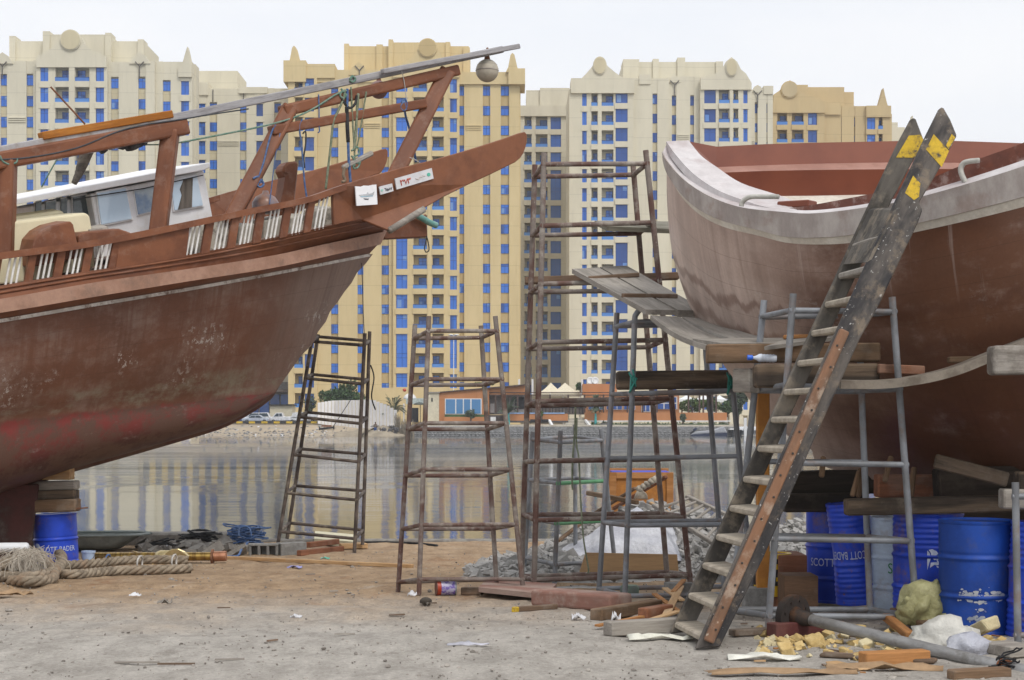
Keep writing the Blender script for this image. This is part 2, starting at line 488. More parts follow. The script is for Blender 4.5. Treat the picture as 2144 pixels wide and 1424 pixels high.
CREAM = (facade('cream render', (0.655, 0.61, 0.48), (0.585, 0.545, 0.43)), facade('cream spandrel', (0.60, 0.53, 0.36), (0.53, 0.47, 0.32)))
YELL = (facade('yellow render', (0.635, 0.51, 0.285), (0.57, 0.455, 0.25)), facade('yellow spandrel', (0.52, 0.40, 0.205), (0.47, 0.36, 0.185)))
TANC = (facade('tan render', (0.55, 0.43, 0.24), (0.49, 0.38, 0.215)), facade('tan spandrel', (0.50, 0.41, 0.26), (0.45, 0.37, 0.23)))
CREAM_SHADE = (facade('shade toned cream render', (0.60, 0.56, 0.45), (0.52, 0.48, 0.38)), facade('shade toned cream spandrel', (0.52, 0.44, 0.25), (0.45, 0.38, 0.23)))  # cream darkened in the colour for the wing standing in shade
M_win = glass_blue('blue window glass', (0.025, 0.115, 0.48), (0.045, 0.19, 0.68))
M_winl = glass_blue('pale reflecting glass', (0.07, 0.20, 0.55), (0.20, 0.33, 0.58))
M_wind = glass_blue('dark blue window glass', (0.018, 0.055, 0.22), (0.03, 0.11, 0.42))
M_mull = mat('window mullion', (0.02, 0.05, 0.20), rough=.4, bump=0)
M_rail = glass_blue('blue balcony glass', (0.04, 0.14, 0.45), (0.08, 0.25, 0.62))
M_dark = mat('dark interior', (0.035, 0.035, 0.04), rough=.9, bump=0)

_wm = {}
_wr = random.Random(12)
def win_mesh(wd, ht, dark, kind):
    var = _wr.choice((0, 0, 0, 1, 2, 3, 4)) if kind == 'window' else 0
    key = (round(wd, 1), round(ht, 1), dark, kind, var)
    if key not in _wm:
        mb = MB(); wd, ht = key[0], key[1]
        mb.box(-wd / 2, wd / 2, 0, .12, 0, ht, 0)
        t = .05
        if kind == 'window':
            for x in ([0] if wd < 2.4 else [-wd / 6, wd / 6]): mb.box(x - t / 2, x + t / 2, -.03, 0.001, 0, ht, 1)
            mb.box(-wd / 2, wd / 2, -.028, 0.001, ht * .68, ht * .68 + t, 1)
            if var == 1: mb.box(wd * .08, wd * .42, -.012, .001, ht * .62, ht * .92, 2)
            if var == 2: mb.box(-wd * .46, -wd * .12, -.012, .001, .05, ht * .96, 3)
            if var == 3: mb.box(-wd * .44, wd * .44, -.012, .001, ht * .70, ht * .95, 3)
            if var == 4: mb.box(-wd * .40, -wd * .06, -.012, .001, ht * .1, ht * .6, 2); mb.box(wd * .12, wd * .45, -.012, .001, .05, ht * .65, 3)
            for x in (-wd / 2 + t / 2, wd / 2 - t / 2): mb.box(x - t / 2, x + t / 2, -.026, 0.001, 0, ht, 1)
            mb.box(-wd / 2, wd / 2, -.024, .001, ht - t, ht, 1)
        else:
            mb.box(-wd / 2, wd / 2, -.03, .14, ht - .07, ht, 1)
        me = bpy.data.meshes.new(kind)
        me.from_pydata(mb.v, [], mb.f)
        for m in ((M_wind if dark else M_win) if kind == 'window' else M_rail, M_mull, M_winl, M_wind): me.materials.append(m)
        me.polygons.foreach_set('material_index', mb.m); me.update()
        _wm[key] = me
    return _wm[key]

class Tower:
    def __init__(s, name, label, Y, mats, px0, px1, ptop, ground_z=0.9, body=14.0):
        s.Y = Y; s.mats = mats; s.gz = ground_z; s.mb = MB(); s.wins = []; s.rails = []; s.body = body
        s.root = thing(name, label, 'apartment tower', (s.x((px0 + px1) / 2), Y, ground_z))
        s.name = name
    def x(s, px, Y=None): return (px - HX) / F * (Y or s.Y)
    def z(s, py, Y=None): return CZ - (py - HY) / F * (Y or s.Y)
    def block(s, px0, px1, ptop, dy=0.0, thick=None, pbot=None, mi=0):
        """a wall block whose front stands dy behind the main facade plane"""
        s.k = getattr(s, 'k', 0) + 1; e = (s.k * 37 % 41) * .004
        s.mb.box(s.x(px0) - e, s.x(px1) + e, s.Y + dy - e * .6, s.Y + dy + (thick or s.body) + e, s.gz if pbot is None else s.z(pbot) - e, s.z(ptop) + e, mi)
    def poly(s, pts, dy=0.0, thick=.6, mi=0):
        s.mb.prism([V((s.x(a), s.Y + dy, s.z(b))) for a, b in pts], (0, thick, 0), mi)
    def disc(s, px, py, rx, ry=None, dy=-.25, thick=.5):
        ry = ry or rx
        n = 28
        s.poly([(px + rx * math.cos(2 * math.pi * k / n), py + ry * math.sin(2 * math.pi * k / n)) for k in range(n)], dy, thick, 0)
        s.poly([(px + (rx - 2) * math.cos(2 * math.pi * k / n), py + (ry - 2) * math.sin(2 * math.pi * k / n)) for k in range(n)], dy - .12, .13, 1)
    def win(s, pxa, pxb, pya, pyb, dy, dark=False):
        s.wins.append((pxa, pxb, pya, pyb, dy, dark))
    def seg(s, cols, px0, px1, ptop, dy=0.0, row0=180, sp=41.1, pend=850, recess=.45, body=None):
        """facade strip px0..px1 holding window columns: (x0, x1, kind, dark, row offset)"""
        cols = sorted(cols, key=lambda c: c[0]); cur = px0
        s.block(px0, px1, ptop, dy + 2.2, body)
        for c in cols:
            a, b, kind = c[0], c[1], c[2]; dark = c[3] if len(c) > 3 else False; off = c[4] if len(c) > 4 else 0
            if a > cur: s.block(cur, a, ptop, dy, 2.25)
            rows = []
            y = row0 + off
            while y < pend: rows.append(y); y += sp
            if kind == 'w':
                h = sp * .48
                s.block(a, b, ptop, dy + recess, 2.2 - recess + .02, None, 1)
                for y in rows: s.win(a + .3, b - .3, y, y + h, dy + recess - .14, dark)
                s.block(a, b, ptop, dy + .1, recess, rows[0] - 3)
            elif kind == 'b':
                h = sp * .70
                s.block(a, b, ptop, dy + .6, 1.62)
                for i, y in enumerate(rows):
                    tall = (i % 5 == 3 and len(c) > 5)
                    s.win(a + .4, b - .4, y, y + h + (sp - h if tall else 0), dy + .15, dark)
                    if not tall: s.mb.box(s.x(a) - .15, s.x(b) + .15, s.Y + dy - .15, s.Y + dy + .62, s.z(y + sp), s.z(y + h), 0)
                s.block(a, b, ptop, dy - .1, .72, rows[0])
            elif kind[0] == 'k':
                h = sp
                for y in rows:
                    # opening between slabs; blue door on the back wall; parapet with blue glass
                    s.mb.box(s.x(a), s.x(b), s.Y + dy - .25, s.Y + dy + 1.4, s.z(y + h * .98), s.z(y + h * .70), 0)
                    if 'l' in kind: da, db = a + (b - a) * .05, a + (b - a) * .6
                    else: da, db = a + (b - a) * .38, b - (b - a) * .04
                    s.win(da, db, y + h * .12, y + h * .70, dy + 1.14, True if dark else False); s.mb.box(s.x(a), s.x(b), s.Y + dy + 1.3, s.Y + dy + 2.24, s.z(y + h * 1.02), s.z(y), 0)
                    s.rails.append((a + .5, b - .5, y + h * .50, y + h * .70, dy - .12))
                s.block(a, b, ptop, dy, 2.25, rows[0] - 4)
            cur = b
        if cur < px1: s.block(cur, px1, ptop, dy, 2.25)
    def finish(s, see):
        s.mb.build('wall', list(s.mats), s.root)
        def part(lst, kind):
            lst = sorted(lst, key=lambda c: (0 if see(c) else 1, c[2]))
            rest = []
            for i, c in enumerate(lst):
                a, b, y0, y1, dy = c[:5]; dark = c[5] if len(c) > 5 else False
                me = win_mesh(s.x(b) - s.x(a), s.z(y0) - s.z(y1), dark, kind)
                loc = V(((s.x(a) + s.x(b)) / 2, s.Y + dy, s.z(y1)))
                if i < 100:
                    o = bpy.data.objects.new(kind, me); COL.objects.link(o); o.location = loc; setparent(o, s.root)
                else: rest.append((me, loc))
            if rest:
                mb = MB()
                for me, loc in rest:
                    k = len(mb.v); mb.v += [v.co + loc for v in me.vertices]
                    dk = me.materials[0] is M_wind
                    for p in me.polygons:
                        mb.f.append([q + k for q in p.vertices]); mb.m.append((0, 1, 3, 2)[p.material_index] if p.material_index else (2 if dk else 0))
                o = mb.build(kind, [M_win if kind == 'window' else M_rail, M_mull, M_wind, M_winl], s.root); o['kind'] = 'stuff'
        part(s.wins, 'window'); part(s.rails, 'balcony_railing')

def vmark(t, px, py, dy):
    """the Y-shaped groove under each small roof gable"""
    for a, b in (((px - 9, py - 10), (px, py)), ((px + 9, py - 10), (px, py)), ((px, py), (px, py + 26))):
        t.mb.bar(V((t.x(a[0]), t.Y + dy - .05, t.z(a[1]))), V((t.x(b[0]), t.Y + dy - .05, t.z(b[1]))), .14, .14, (0, 1, 0), 2)

def ledge(t, pa, pb, py, dy):
    for k in range(3): t.mb.box(t.x(pa), t.x(pb), t.Y + dy - .3 + .06 * k, t.Y + dy + .1, t.z(py + 4 * k + 2.2), t.z(py + 4 * k), 0)

M_groove = mat('roof groove', (0.12, 0.11, 0.10), bump=0)
# --- far left cream tower
T = Tower('apartment_tower', 'cream apartment tower at far left with round roof medallion above boat wheelhouse', 272, CREAM + (M_groove,), 0, 285, 60)
T.seg([(-60, -46, 'w'), (0, 15, 'w'), (55, 72, 'w')], -75, 80, 128, 0, 157, 43.8)
T.seg([(86, 105, 'b'), (118, 148, 'k'), (160, 190, 'kl'), (203, 222, 'b')], 80, 226, 142, -.8, 142, 43.6)
T.seg([(231, 249, 'w'), (289, 307, 'w')], 226, 322, 130, 0, 163, 43.4)
T.seg([(337, 356, 'w'), (376, 394, 'b')], 322, 400, 128, .9, 167, 42.6, body=3)
T.block(3, 286, 72, 5, 12); T.block(79, 219, 61, 3.8, 8); T.block(79, 90, 57, 3.5, 3); T.block(211, 220, 60, 3.5, 3); T.block(3, 13, 63, 4.7, 3); T.block(276, 286, 70, 4.7, 3)
T.poly([(80, 144), (80, 122), (92, 116), (104, 110), (122, 96), (130, 80), (152, 66), (174, 80), (182, 96), (198, 110), (212, 114), (226, 122), (226, 144)], -1.2, 1.0)
T.disc(152, 88, 22, 22, -1.45)
T.mb.box(T.x(148), T.x(160), T.Y - 1.15, T.Y + 1, T.gz, T.z(118), 0)
for p in (6, 293): T.poly([(p - 22, 134), (p - 12, 118), (p, 110), (p + 12, 118), (p + 22, 134)], -.25, .6); vmark(T, p, 140, -.28)
T.poly([(372, 160), (372, 140), (380, 134), (386, 112), (391, 96), (395, 112), (398, 128), (400, 134), (400, 160)], .4, 1.5)
ledge(T, 18, 54, 246, 0)
T.finish(lambda c: 0 < (c[0] + c[1]) / 2 < 420 and c[2] < 400)
T = Tower('apartment_tower', 'lower cream apartment wing with blue windows behind the wooden spar', 292, CREAM + (M_groove,), 395, 600, 185)
T.seg([(413, 431, 'b'), (438, 455, 'w'), (502, 518, 'w'), (535, 552, 'b', True), (573, 589, 'w', True)], 396, 604, 186, 0, 216, 39.6, 850)
T.block(393, 485, 134, 6.0, 10, 190); T.block(396, 436, 174, -.4, 6, 200); T.block(500, 560, 183, -.3, 4, 196)
ledge(T, 456, 500, 295, 0)
for p in (446, 510): T.mb.bar(V((T.x(p), T.Y - .1, T.z(188))), V((T.x(p), T.Y - .1, T.z(214))), .14, .14, (0, 1, 0), 2)
T.finish(lambda c: 400 < c[0] < 600 and (c[2] < 460 or (c[0] > 560)))
# --- yellow tower
T = Tower('apartment_tower', 'bright yellow apartment tower in centre with blue windows behind raised boat bow', 285, YELL + (M_groove,), 598, 1095, 80)
T.seg([(617, 636, 'k', True), (638, 659, 'b', True)], 606, 664, 150, -.6, 165, 41.2)
T.seg([(693, 710, 'w'), (747, 762, 'w'), (798, 815, 'w')], 664, 824, 155, 0, 184.5, 41.15)
T.seg([(830, 855, 'b', False, 0, 1), (865, 895, 'k'), (905, 930, 'kl'), (942, 957, 'b', False, 2, 1)], 824, 962, 150, -.8, 165.5, 41.1)
T.seg([(958, 973, 'w', False, 0), (1010, 1027, 'w'), (1048, 1066, 'w')], 957, 1088, 155, 0, 179.5, 41.35)
T.block(597, 640, 131, -1.0, 6, 172); T.block(640, 700, 137, -.5, 8, 163); T.block(1066, 1098, 147, -.9, 8, 177); T.block(958, 1098, 153, -.35, 8, 176)
T.block(664, 830, 148, -.2, 5, 172)
T.block(715, 979, 84, 5, 12); T.block(810, 940, 78, 4.2, 8); T.block(715, 724, 79, 4.7, 3); T.block(810, 819, 72, 3.9, 3); T.block(931, 940, 77, 3.9, 3); T.block(970, 980, 88, 4.7, 3); T.block(785, 795, 82, 4.7, 3)
T.poly([(824, 165), (826, 146), (850, 132), (864, 124), (876, 106), (896, 84), (916, 106), (928, 124), (944, 134), (962, 144), (962, 165)], -1.2, 1.0)
T.disc(896, 104, 20, 20, -1.45)
T.mb.box(T.x(895.5), T.x(904.5), T.Y - 1.1, T.Y + 1, T.gz, T.z(140), 0)
for p, y in ((617, 98), (1073, 113)):
    T.poly([(p - 14, y + 40), (p - 9, y + 30), (p - 6, y + 14), (p - 4, y + 4), (p, y), (p + 4, y + 4), (p + 7, y + 16), (p + 10, y + 30), (p + 15, y + 40)], -.9, 2.5)
T.poly([(730, 158), (738, 142), (751, 130), (764, 142), (772, 158)], -.4, .6); vmark(T, 753, 149, -.45)
ledge(T, 763, 796, 258, 0); ledge(T, 975, 1007, 262, 0)
T.finish(lambda c: c[2] < 330 or c[2] > 440 and c[0] > 690)
# --- shaded wing right of the yellow tower
T = Tower('apartment_tower', 'shaded grey apartment wing between yellow tower and pale tower', 318, CREAM_SHADE + (M_groove,), 1088, 1200, 245)
T.seg([(1097, 1114, 'k', True), (1121, 1147, 'k', True), (1152, 1175, 'b', True, 0, 1)], 1084, 1193, 244, 0, 245, 37.1)
T.block(1084, 1193, 222, -.5, 12, 244); T.block(1104, 1193, 180, 5, 10); T.block(1133, 1193, 176, 4.5, 8)
T.finish(lambda c: True)
# --- pale cream tower right of centre
T = Tower('apartment_tower', 'pale cream apartment tower with two round roof medallions behind tall brown scaffold', 296, CREAM + (M_groove,), 1193, 1617, 110)
T.seg([(1217, 1229, 'b', False), (1237, 1251, 'k', True), (1259, 1284, 'k'), (1288, 1315, 'b', True, -6, 1)], 1193, 1324, 190, -.8, 196, 39.9)
T.seg([(1365, 1377, 'w', True)], 1324, 1400, 165, 0, 198, 40.15)
T.seg([(1407, 1418, 'w', True), (1444, 1455, 'w', True)], 1400, 1466, 160, .5, 200, 40.15)
T.seg([(1473, 1498, 'b', True), (1504, 1527, 'k'), (1533, 1546, 'kl'), (1554, 1565, 'b')], 1466, 1572, 188, -.6, 190, 40.0)
T.seg([(1580, 1588, 'w', True), (1603, 1608, 'w', True)], 1572, 1617, 188, 0, 217, 40.0)
T.block(1196, 1326, 168, -1.3, 5, 197)
T.poly([(1216, 168), (1226, 158), (1238, 144), (1246, 132), (1255, 124), (1264, 132), (1272, 142), (1286, 154), (1300, 164), (1326, 168)], -1.3, 1.2)
T.disc(1255, 141, 14.5, 19, -1.5)
T.poly([(1466, 190), (1466, 164), (1494, 158), (1510, 148), (1518, 132), (1530, 122), (1542, 132), (1550, 148), (1560, 156), (1572, 176), (1572, 190)], -1.0, 1.0)
T.disc(1530, 144, 12.5, 19, -1.25)
T.block(1309, 1520, 118, 5, 12); T.block(1309, 1342, 113, 4.6, 6); T.block(1372, 1384, 112, 4.6, 4); T.block(1424, 1440, 109, 4.6, 4); T.block(1506, 1521, 117, 4.6, 4)
for p, y in ((1413, 160), (1586, 182)):
    T.poly([(p - 13, y + 12), (p - 7, y), (p, y - 4), (p + 7, y), (p + 13, y + 12)], -.1 if p > 1500 else .3, .5); vmark(T, p, y + 18, -.15 if p > 1500 else .3)
T.block(1340, 1360, 158, -.2, 2, 175); T.block(1600, 1617, 182, -.2, 3, 196)
T.mb.box(T.x(1251), T.x(1259), T.Y - 1.05, T.Y + 1, T.gz, T.z(185), 0); T.mb.box(T.x(1527), T.x(1533), T.Y - .9, T.Y + 1, T.gz, T.z(185), 0)
ledge(T, 1419, 1443, 281, .5); ledge(T, 1566, 1580, 295, 0)
T.finish(lambda c: c[0] < 1480 or c[2] < 300)
# --- tan tower beyond the right boat
T = Tower('apartment_tower', 'tan apartment tower seen above the right boat with stepped spire', 312, TANC + (M_groove,), 1618, 1866, 170)
T.seg([(1625, 1648, 'k', True), (1656, 1682, 'k', True), (1690, 1710, 'b', True)], 1617, 1725, 232, -.5, 237, 36.8)
T.seg([(1760, 1764, 'w', True), (1788, 1792, 'w', True)], 1725, 1814, 222, .4, 246, 37)
T.seg([(1815, 1834, 'b'), (1838, 1849, 'k', True)], 1814, 1866, 240, 0, 245, 36.8)
T.block(1618, 1725, 215, -.9, 5, 237); T.block(1814, 1864, 223, -.4, 4, 245)
T.poly([(1618, 216), (1618, 200), (1630, 192), (1642, 178), (1652, 170), (1664, 178), (1674, 192), (1692, 202), (1712, 208), (1725, 216)], -.9, 1)
T.disc(1651, 190, 18, 18, -1.15)
T.block(1657, 1778, 172, 5, 12); T.block(1657, 1700, 168, 4.5, 6); T.block(1778, 1800, 181, 5.5, 10)
T.block(1725, 1760, 216, -.1, 3, 240)
T.poly([(1838, 226), (1841, 214), (1845, 200), (1849, 185), (1852, 200), (1856, 216), (1859, 226)], -.4, 2)
T.finish(lambda c: c[2] < 330)
T = Tower('apartment_tower', 'small distant cream block at right edge of the tan tower', 340, CREAM + (M_groove,), 1852, 1900, 258)
T.block(1855, 1878, 258, 0, 10); T.block(1878, 1893, 268, 0, 10); T.poly([(1912, 290), (1914, 250), (1916, 238), (1918, 250), (1920, 290)], 2, 2); T.block(1893, 1930, 276, 2, 10)
T.finish(lambda c: True)
# ------------------------------------------------------------------ boats
class Boat:
    """plan frame of a hull: B on the centre line, d along it, n towards the near side"""
    def __init__(s, bx, by, d, n): s.bx, s.by, s.d, s.n = bx, by, d, n
    def at(s, t, w, z): return V((s.bx + t * s.d[0] + w * s.n[0], s.by + t * s.d[1] + w * s.n[1], z))
    def solve(s, px, py, w):
        k = (px - HX) / F; t = 0.0
        for _ in range(25):
            ww = w(t) if callable(w) else w
            t2 = (k * (s.by + ww * s.n[1]) - s.bx - ww * s.n[0]) / (s.d[0] - k * s.d[1])
            t = t + (t2 - t) * .7
        ww = w(t) if callable(w) else w
        Y = s.by + t * s.d[1] + ww * s.n[1]
        return t, ww, CZ - (py - HY) / F * Y
    def pt(s, px, py, w):
        t, ww, z = s.solve(px, py, w); return s.at(t, ww, z)
    def curve(s, pts, w, sub=6):
        q = catmull([V((a, b, 0)) for a, b in pts], sub)
        return [s.solve(p.x, p.y, w) for p in q]

def interp(c, t):
    """c: list of (t,w,z) sorted either way -> (w,z) at t"""
    if c[0][0] > c[-1][0]: c = c[::-1]
    if t <= c[0][0]: a, b = c[0], c[1]
    elif t >= c[-1][0]: a, b = c[-2], c[-1]; return (b[1], b[2])
    else:
        for i in range(len(c) - 1):
            if c[i][0] <= t <= c[i + 1][0]: a, b = c[i], c[i + 1]; break
    if abs(b[0] - a[0]) < 1e-9: return a[1], a[2]
    f = (t - a[0]) / (b[0] - a[0]); return a[1] + (b[1] - a[1]) * f, a[2] + (b[2] - a[2]) * f

def hull_mat(name, base, base2, pale, red, redtop=None, pale_lo=.55, rough=.55, streak=.5, scuff=.8, palebow=0.0, seed=0.0, slime=0.0, tide=0.0):
    """weathered painted planking; UV.x = metres along the hull, UV.y = 0 keel .. 1 boot top .. 2 sheer"""
    m, nt, b = nt_new(name)
    tc = nt.nodes.new('ShaderNodeTexCoord'); uv = tc.outputs['UV']
    sep = nt.nodes.new('ShaderNodeSeparateXYZ'); nt.links.new(uv, sep.inputs[0])
    def mp(sx, sy):
        n = nt.nodes.new('ShaderNodeMapping'); n.inputs['Scale'].default_value = (sx, sy, 1); n.inputs['Location'].default_value = (seed, seed * .7, 0)
        nt.links.new(uv, n.inputs['Vector']); return n.outputs[0]
    big = noi(nt, mp(.55, .9), 1.0, 6, .65)
    st = noi(nt, mp(5.5, .35), 1.2, 7, .7)
    c = mixc(nt, ramp(nt, big, .3, .7), base, base2)
    pm = mth(nt, 'MULTIPLY', ramp(nt, noi(nt, mp(.8, 1.6), 1.0, 9, .75), pale_lo, pale_lo + .25), streak)
    c = mixc(nt, mth(nt, 'MULTIPLY', pm, ramp(nt, st, .30, .62)), c, pale)
    if palebow:
        bow = mth(nt, 'ADD', sep.outputs[0], mth(nt, 'MULTIPLY', mth(nt, 'SUBTRACT', big, .5), 3.0))
        c = mixc(nt, mth(nt, 'MULTIPLY', (ramp(nt, bow, palebow[0], palebow[1]) if palebow[0] < palebow[1] else mth(nt, 'SUBTRACT', 1.0, ramp(nt, bow, palebow[1], palebow[0]))), palebow[2]), c, mixc(nt, ramp(nt, st, .35, .65), pale, tuple(x * .75 for x in pale)))
    if tide:
        for lv, wd in ((1.42, .035), (1.16, .05), (1.02, .025)):
            tv = mth(nt, 'ADD', sep.outputs[1], mth(nt, 'MULTIPLY', mth(nt, 'SUBTRACT', noi(nt, mp(1.3, .4), 1.0 + lv, 5, .6), .5), .45))
            tm = mth(nt, 'SUBTRACT', 1.0, ramp(nt, mth(nt, 'ABSOLUTE', mth(nt, 'SUBTRACT', tv, lv)), wd * .4, wd * 1.6))
            c = mixc(nt, mth(nt, 'MULTIPLY', tm, .5), c, (.12, .05, .03))
        dr = mth(nt, 'MULTIPLY', ramp(nt, noi(nt, mp(14, .5), 1.0, 4, .6), .60, .68), ramp(nt, sep.outputs[1], 1.2, 1.9))
        c = mixc(nt, mth(nt, 'MULTIPLY', dr, .45), c, (.42, .33, .29))
    # dark vertical runs
    c = mixc(nt, mth(nt, 'MULTIPLY', ramp(nt, noi(nt, mp(9, .22), 1.0, 5, .65), .56, .72), .35), c, tuple(x * .55 for x in base))
    # chips and scuffs, in a drift near the middle
    ch = noi(nt, mp(13, 17), 1.0, 5, .75); zone = ramp(nt, noi(nt, mp(.9, 2.0), 1.0, 3, .5), .50, .66)
    zv = mth(nt, 'MULTIPLY', ramp(nt, sep.outputs[1], 1.0, 1.3), mth(nt, 'SUBTRACT', 1.0, ramp(nt, sep.outputs[1], 1.45, 1.75)))
    chm = mth(nt, 'MULTIPLY', mth(nt, 'MULTIPLY', ramp(nt, ch, .55, .58), zone), mth(nt, 'MULTIPLY', zv, scuff))
    c = mixc(nt, chm, c, (.50, .47, .44))
    # plank seams
    fr = mth(nt, 'FRACT', mth(nt, 'MULTIPLY', sep.outputs[1], 4.5)); seam = mth(nt, 'MULTIPLY', mth(nt, 'LESS_THAN', fr, .018), .35)
    c = mixc(nt, seam, c, tuple(x * .4 for x in base))
    if red:
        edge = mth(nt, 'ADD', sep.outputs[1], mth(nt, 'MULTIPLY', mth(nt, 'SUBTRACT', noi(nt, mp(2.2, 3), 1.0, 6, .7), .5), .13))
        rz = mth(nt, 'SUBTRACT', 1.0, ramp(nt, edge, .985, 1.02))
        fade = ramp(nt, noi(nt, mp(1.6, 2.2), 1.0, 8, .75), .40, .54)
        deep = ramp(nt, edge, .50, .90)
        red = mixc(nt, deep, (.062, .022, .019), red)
        rc = mixc(nt, fade, red, tuple(x * .55 + .02 for x in base))
        rc = mixc(nt, mth(nt, 'MULTIPLY', ramp(nt, noi(nt, mp(2.1, 5), 1.0, 9, .8), .55, .72), .7), rc, (.26, .23, .21))
        c = mixc(nt, rz, c, rc)
        g = mth(nt, 'MULTIPLY', ramp(nt, edge, 1.01, 1.05), mth(nt, 'SUBTRACT', 1.0, ramp(nt, edge, 1.12, 1.3)))
        c = mixc(nt, mth(nt, 'MULTIPLY', mth(nt, 'MULTIPLY', g, ramp(nt, noi(nt, mp(1.4, 4), 1.0, 8, .75), .45, .65)), slime), c, (.25, .24, .18))
    fine = noi(nt, mp(40, 40), 1.0, 3, .7)
    f = mth(nt, 'ADD', mth(nt, 'MULTIPLY', fine, .3), .85)
    cm = nt.nodes.new('ShaderNodeCombineXYZ')
    for i in range(3): nt.links.new(f, cm.inputs[i])
    c = mixc(nt, 1.0, c, cm.outputs[0], 'MULTIPLY')
    nt.links.new(c, b.inputs['Base Color'])
    b.inputs['Roughness'].default_value = rough; b.inputs['Specular IOR Level'].default_value = .35
    setbump(nt, b, mth(nt, 'ADD', mth(nt, 'MULTIPLY', st, .5), mth(nt, 'SUBTRACT', mth(nt, 'MULTIPLY', big, .8), seam)), .25, .02)
    return m

M_hullL = hull_mat('weathered brown hull paint', (.165, .069, .040), (.112, .049, .030), (.31, .235, .20), (.19, .035, .03), pale_lo=.42, palebow=(1.9, 4.6, .75), streak=.6, scuff=.9, slime=.7)
M_brown = mat('brown boat paint', (.205, .078, .036), (.145, .054, .026), scale=1.6, rough=.5, bump=.12, dirt=(.27, .16, .12), dirt_amt=.3, dirt_scale=1.3, fine=.12, rand=False)
M_brownb = mat('brown painted timber', (.205, .077, .036), (.145, .053, .026), scale=3, stretch=(.3, 1, 1), rough=.5, bump=.15, dirt=(.36, .27, .22), dirt_amt=.18, dirt_scale=5, fine=.12)
M_rub = mat('faded rubbing strake', (.36, .215, .155), (.29, .165, .115), scale=2.2, rough=.75, bump=.2, dirt=(.14, .10, .08), dirt_amt=.5, dirt_scale=2.0, rand=False)
M_white = mat('chipped white paint', (.72, .70, .66), (.50, .46, .42), scale=3, stretch=(1, 1, 1), rough=.7, dirt=(.16, .09, .06), dirt_amt=.95, dirt_scale=3.6, rand=False)
M_cabw = mat('white cabin paint', (.82, .82, .84), (.76, .76, .77), scale=2, rough=.45, bump=.04, dirt=(.50, .42, .32), dirt_amt=.3, fine=.06)
M_cream = mat('cream fibreglass', (.66, .60, .42), (.60, .54, .37), scale=1.2, rough=.4, bump=.03, fine=.05)
M_deck = mat('deck paint', (.20, .12, .09), (.26, .19, .15), scale=3, rough=.8)
M_bal = mat('baluster paint', (.74, .73, .71), (.62, .60, .57), rough=.5, bump=.05)
M_cglass = mat('pale sky and curtain glass', (.60, .72, .84), (.52, .65, .78), scale=.8, rough=.08, bump=0, spec=.6, fine=.03)  # mirrored sky is put into the pale colour along with the curtain
M_dglass = mat('dark cabin glass', (.05, .065, .07), (.12, .14, .145), scale=2.0, rough=.08, bump=0, spec=.6, fine=.03)
M_grwood = wood('grey weathered timber', (.36, .33, .29), (.24, .215, .19), (.17, .15, .13), .4)
M_spar = wood('silver grey spar', (.33, .32, .33), (.22, .21, .215), (.40, .39, .38), .5, .6, 11, .2)
M_oran = wood('orange plank', (.42, .17, .035), (.30, .11, .02), (.22, .09, .03), .5)
M_rust = mat('rusty steel', (.16, .07, .04), (.24, .12, .07), scale=8, rough=.85)

LB = Boat(-6.19, 22.3, (.766, .643), (.643, -.766))
ROLL = .055
A0 = -7.5
def wWhite(t): return .09 + 1.66 * (1 - math.exp(-max(0, 5.18 - t) / 2.1))
def wRed(t): return .09 + 1.40 * (1 - math.exp(-max(0, 3.47 - t) / 3.0))
def wRub(t): return .16 + 1.74 * (1 - math.exp(-max(0, 5.43 - t) / 1.5))
def wRail(t): return 1.86
def wSill(t):
    return 1.84 - .42 * max(0, min(1, (t - 3.0) / 1.6)) ** 2
railL = LB.curve([(-620, 622), (-300, 574), (0, 529), (155, 509), (275, 488), (397, 463), (540, 433), (641, 413), (715, 388), (820, 357), (911, 334), (1000, 308), (1103, 275)], wRail)
sillL = LB.curve([(-620, 690), (-300, 643), (0, 598), (78, 585), (197, 566), (388, 535), (533, 506), (702, 470), (812, 446)], wSill)
rubtL = LB.curve([(-620, 716), (-300, 671), (0, 626), (194, 592), (388, 564), (560, 537), (675, 512), (803, 485)], wRub)
rubbL = LB.curve([(-620, 748), (-300, 702), (0, 655), (194, 622), (388, 590), (560, 563), (708, 531), (790, 513)], wRub)
whiL = LB.curve([(-620, 762), (-300, 715), (0, 668), (194, 635), (388, 603), (560, 572), (773, 531)], wWhite)
redL = LB.curve([(-620, 950), (-300, 920), (0, 885), (178, 864), (355, 847), (530, 827), (576, 822)], wRed)
outL = LB.curve([(773, 531), (740, 575), (708, 622), (661, 700), (617, 760), (576, 822)], .09)
keeL = LB.curve([(576, 822), (540, 850), (484, 882), (436, 900), (299, 940), (146, 983)], .09)
keeL = keeL + [(-.9, .09, .66), (-1.8, .09, .42), (-3.2, .09, .16), (-8.0, .09, -.05)]
TW, TR = 5.18, 3.47
TW = whiL[-1][0]; TR = redL[-1][0]

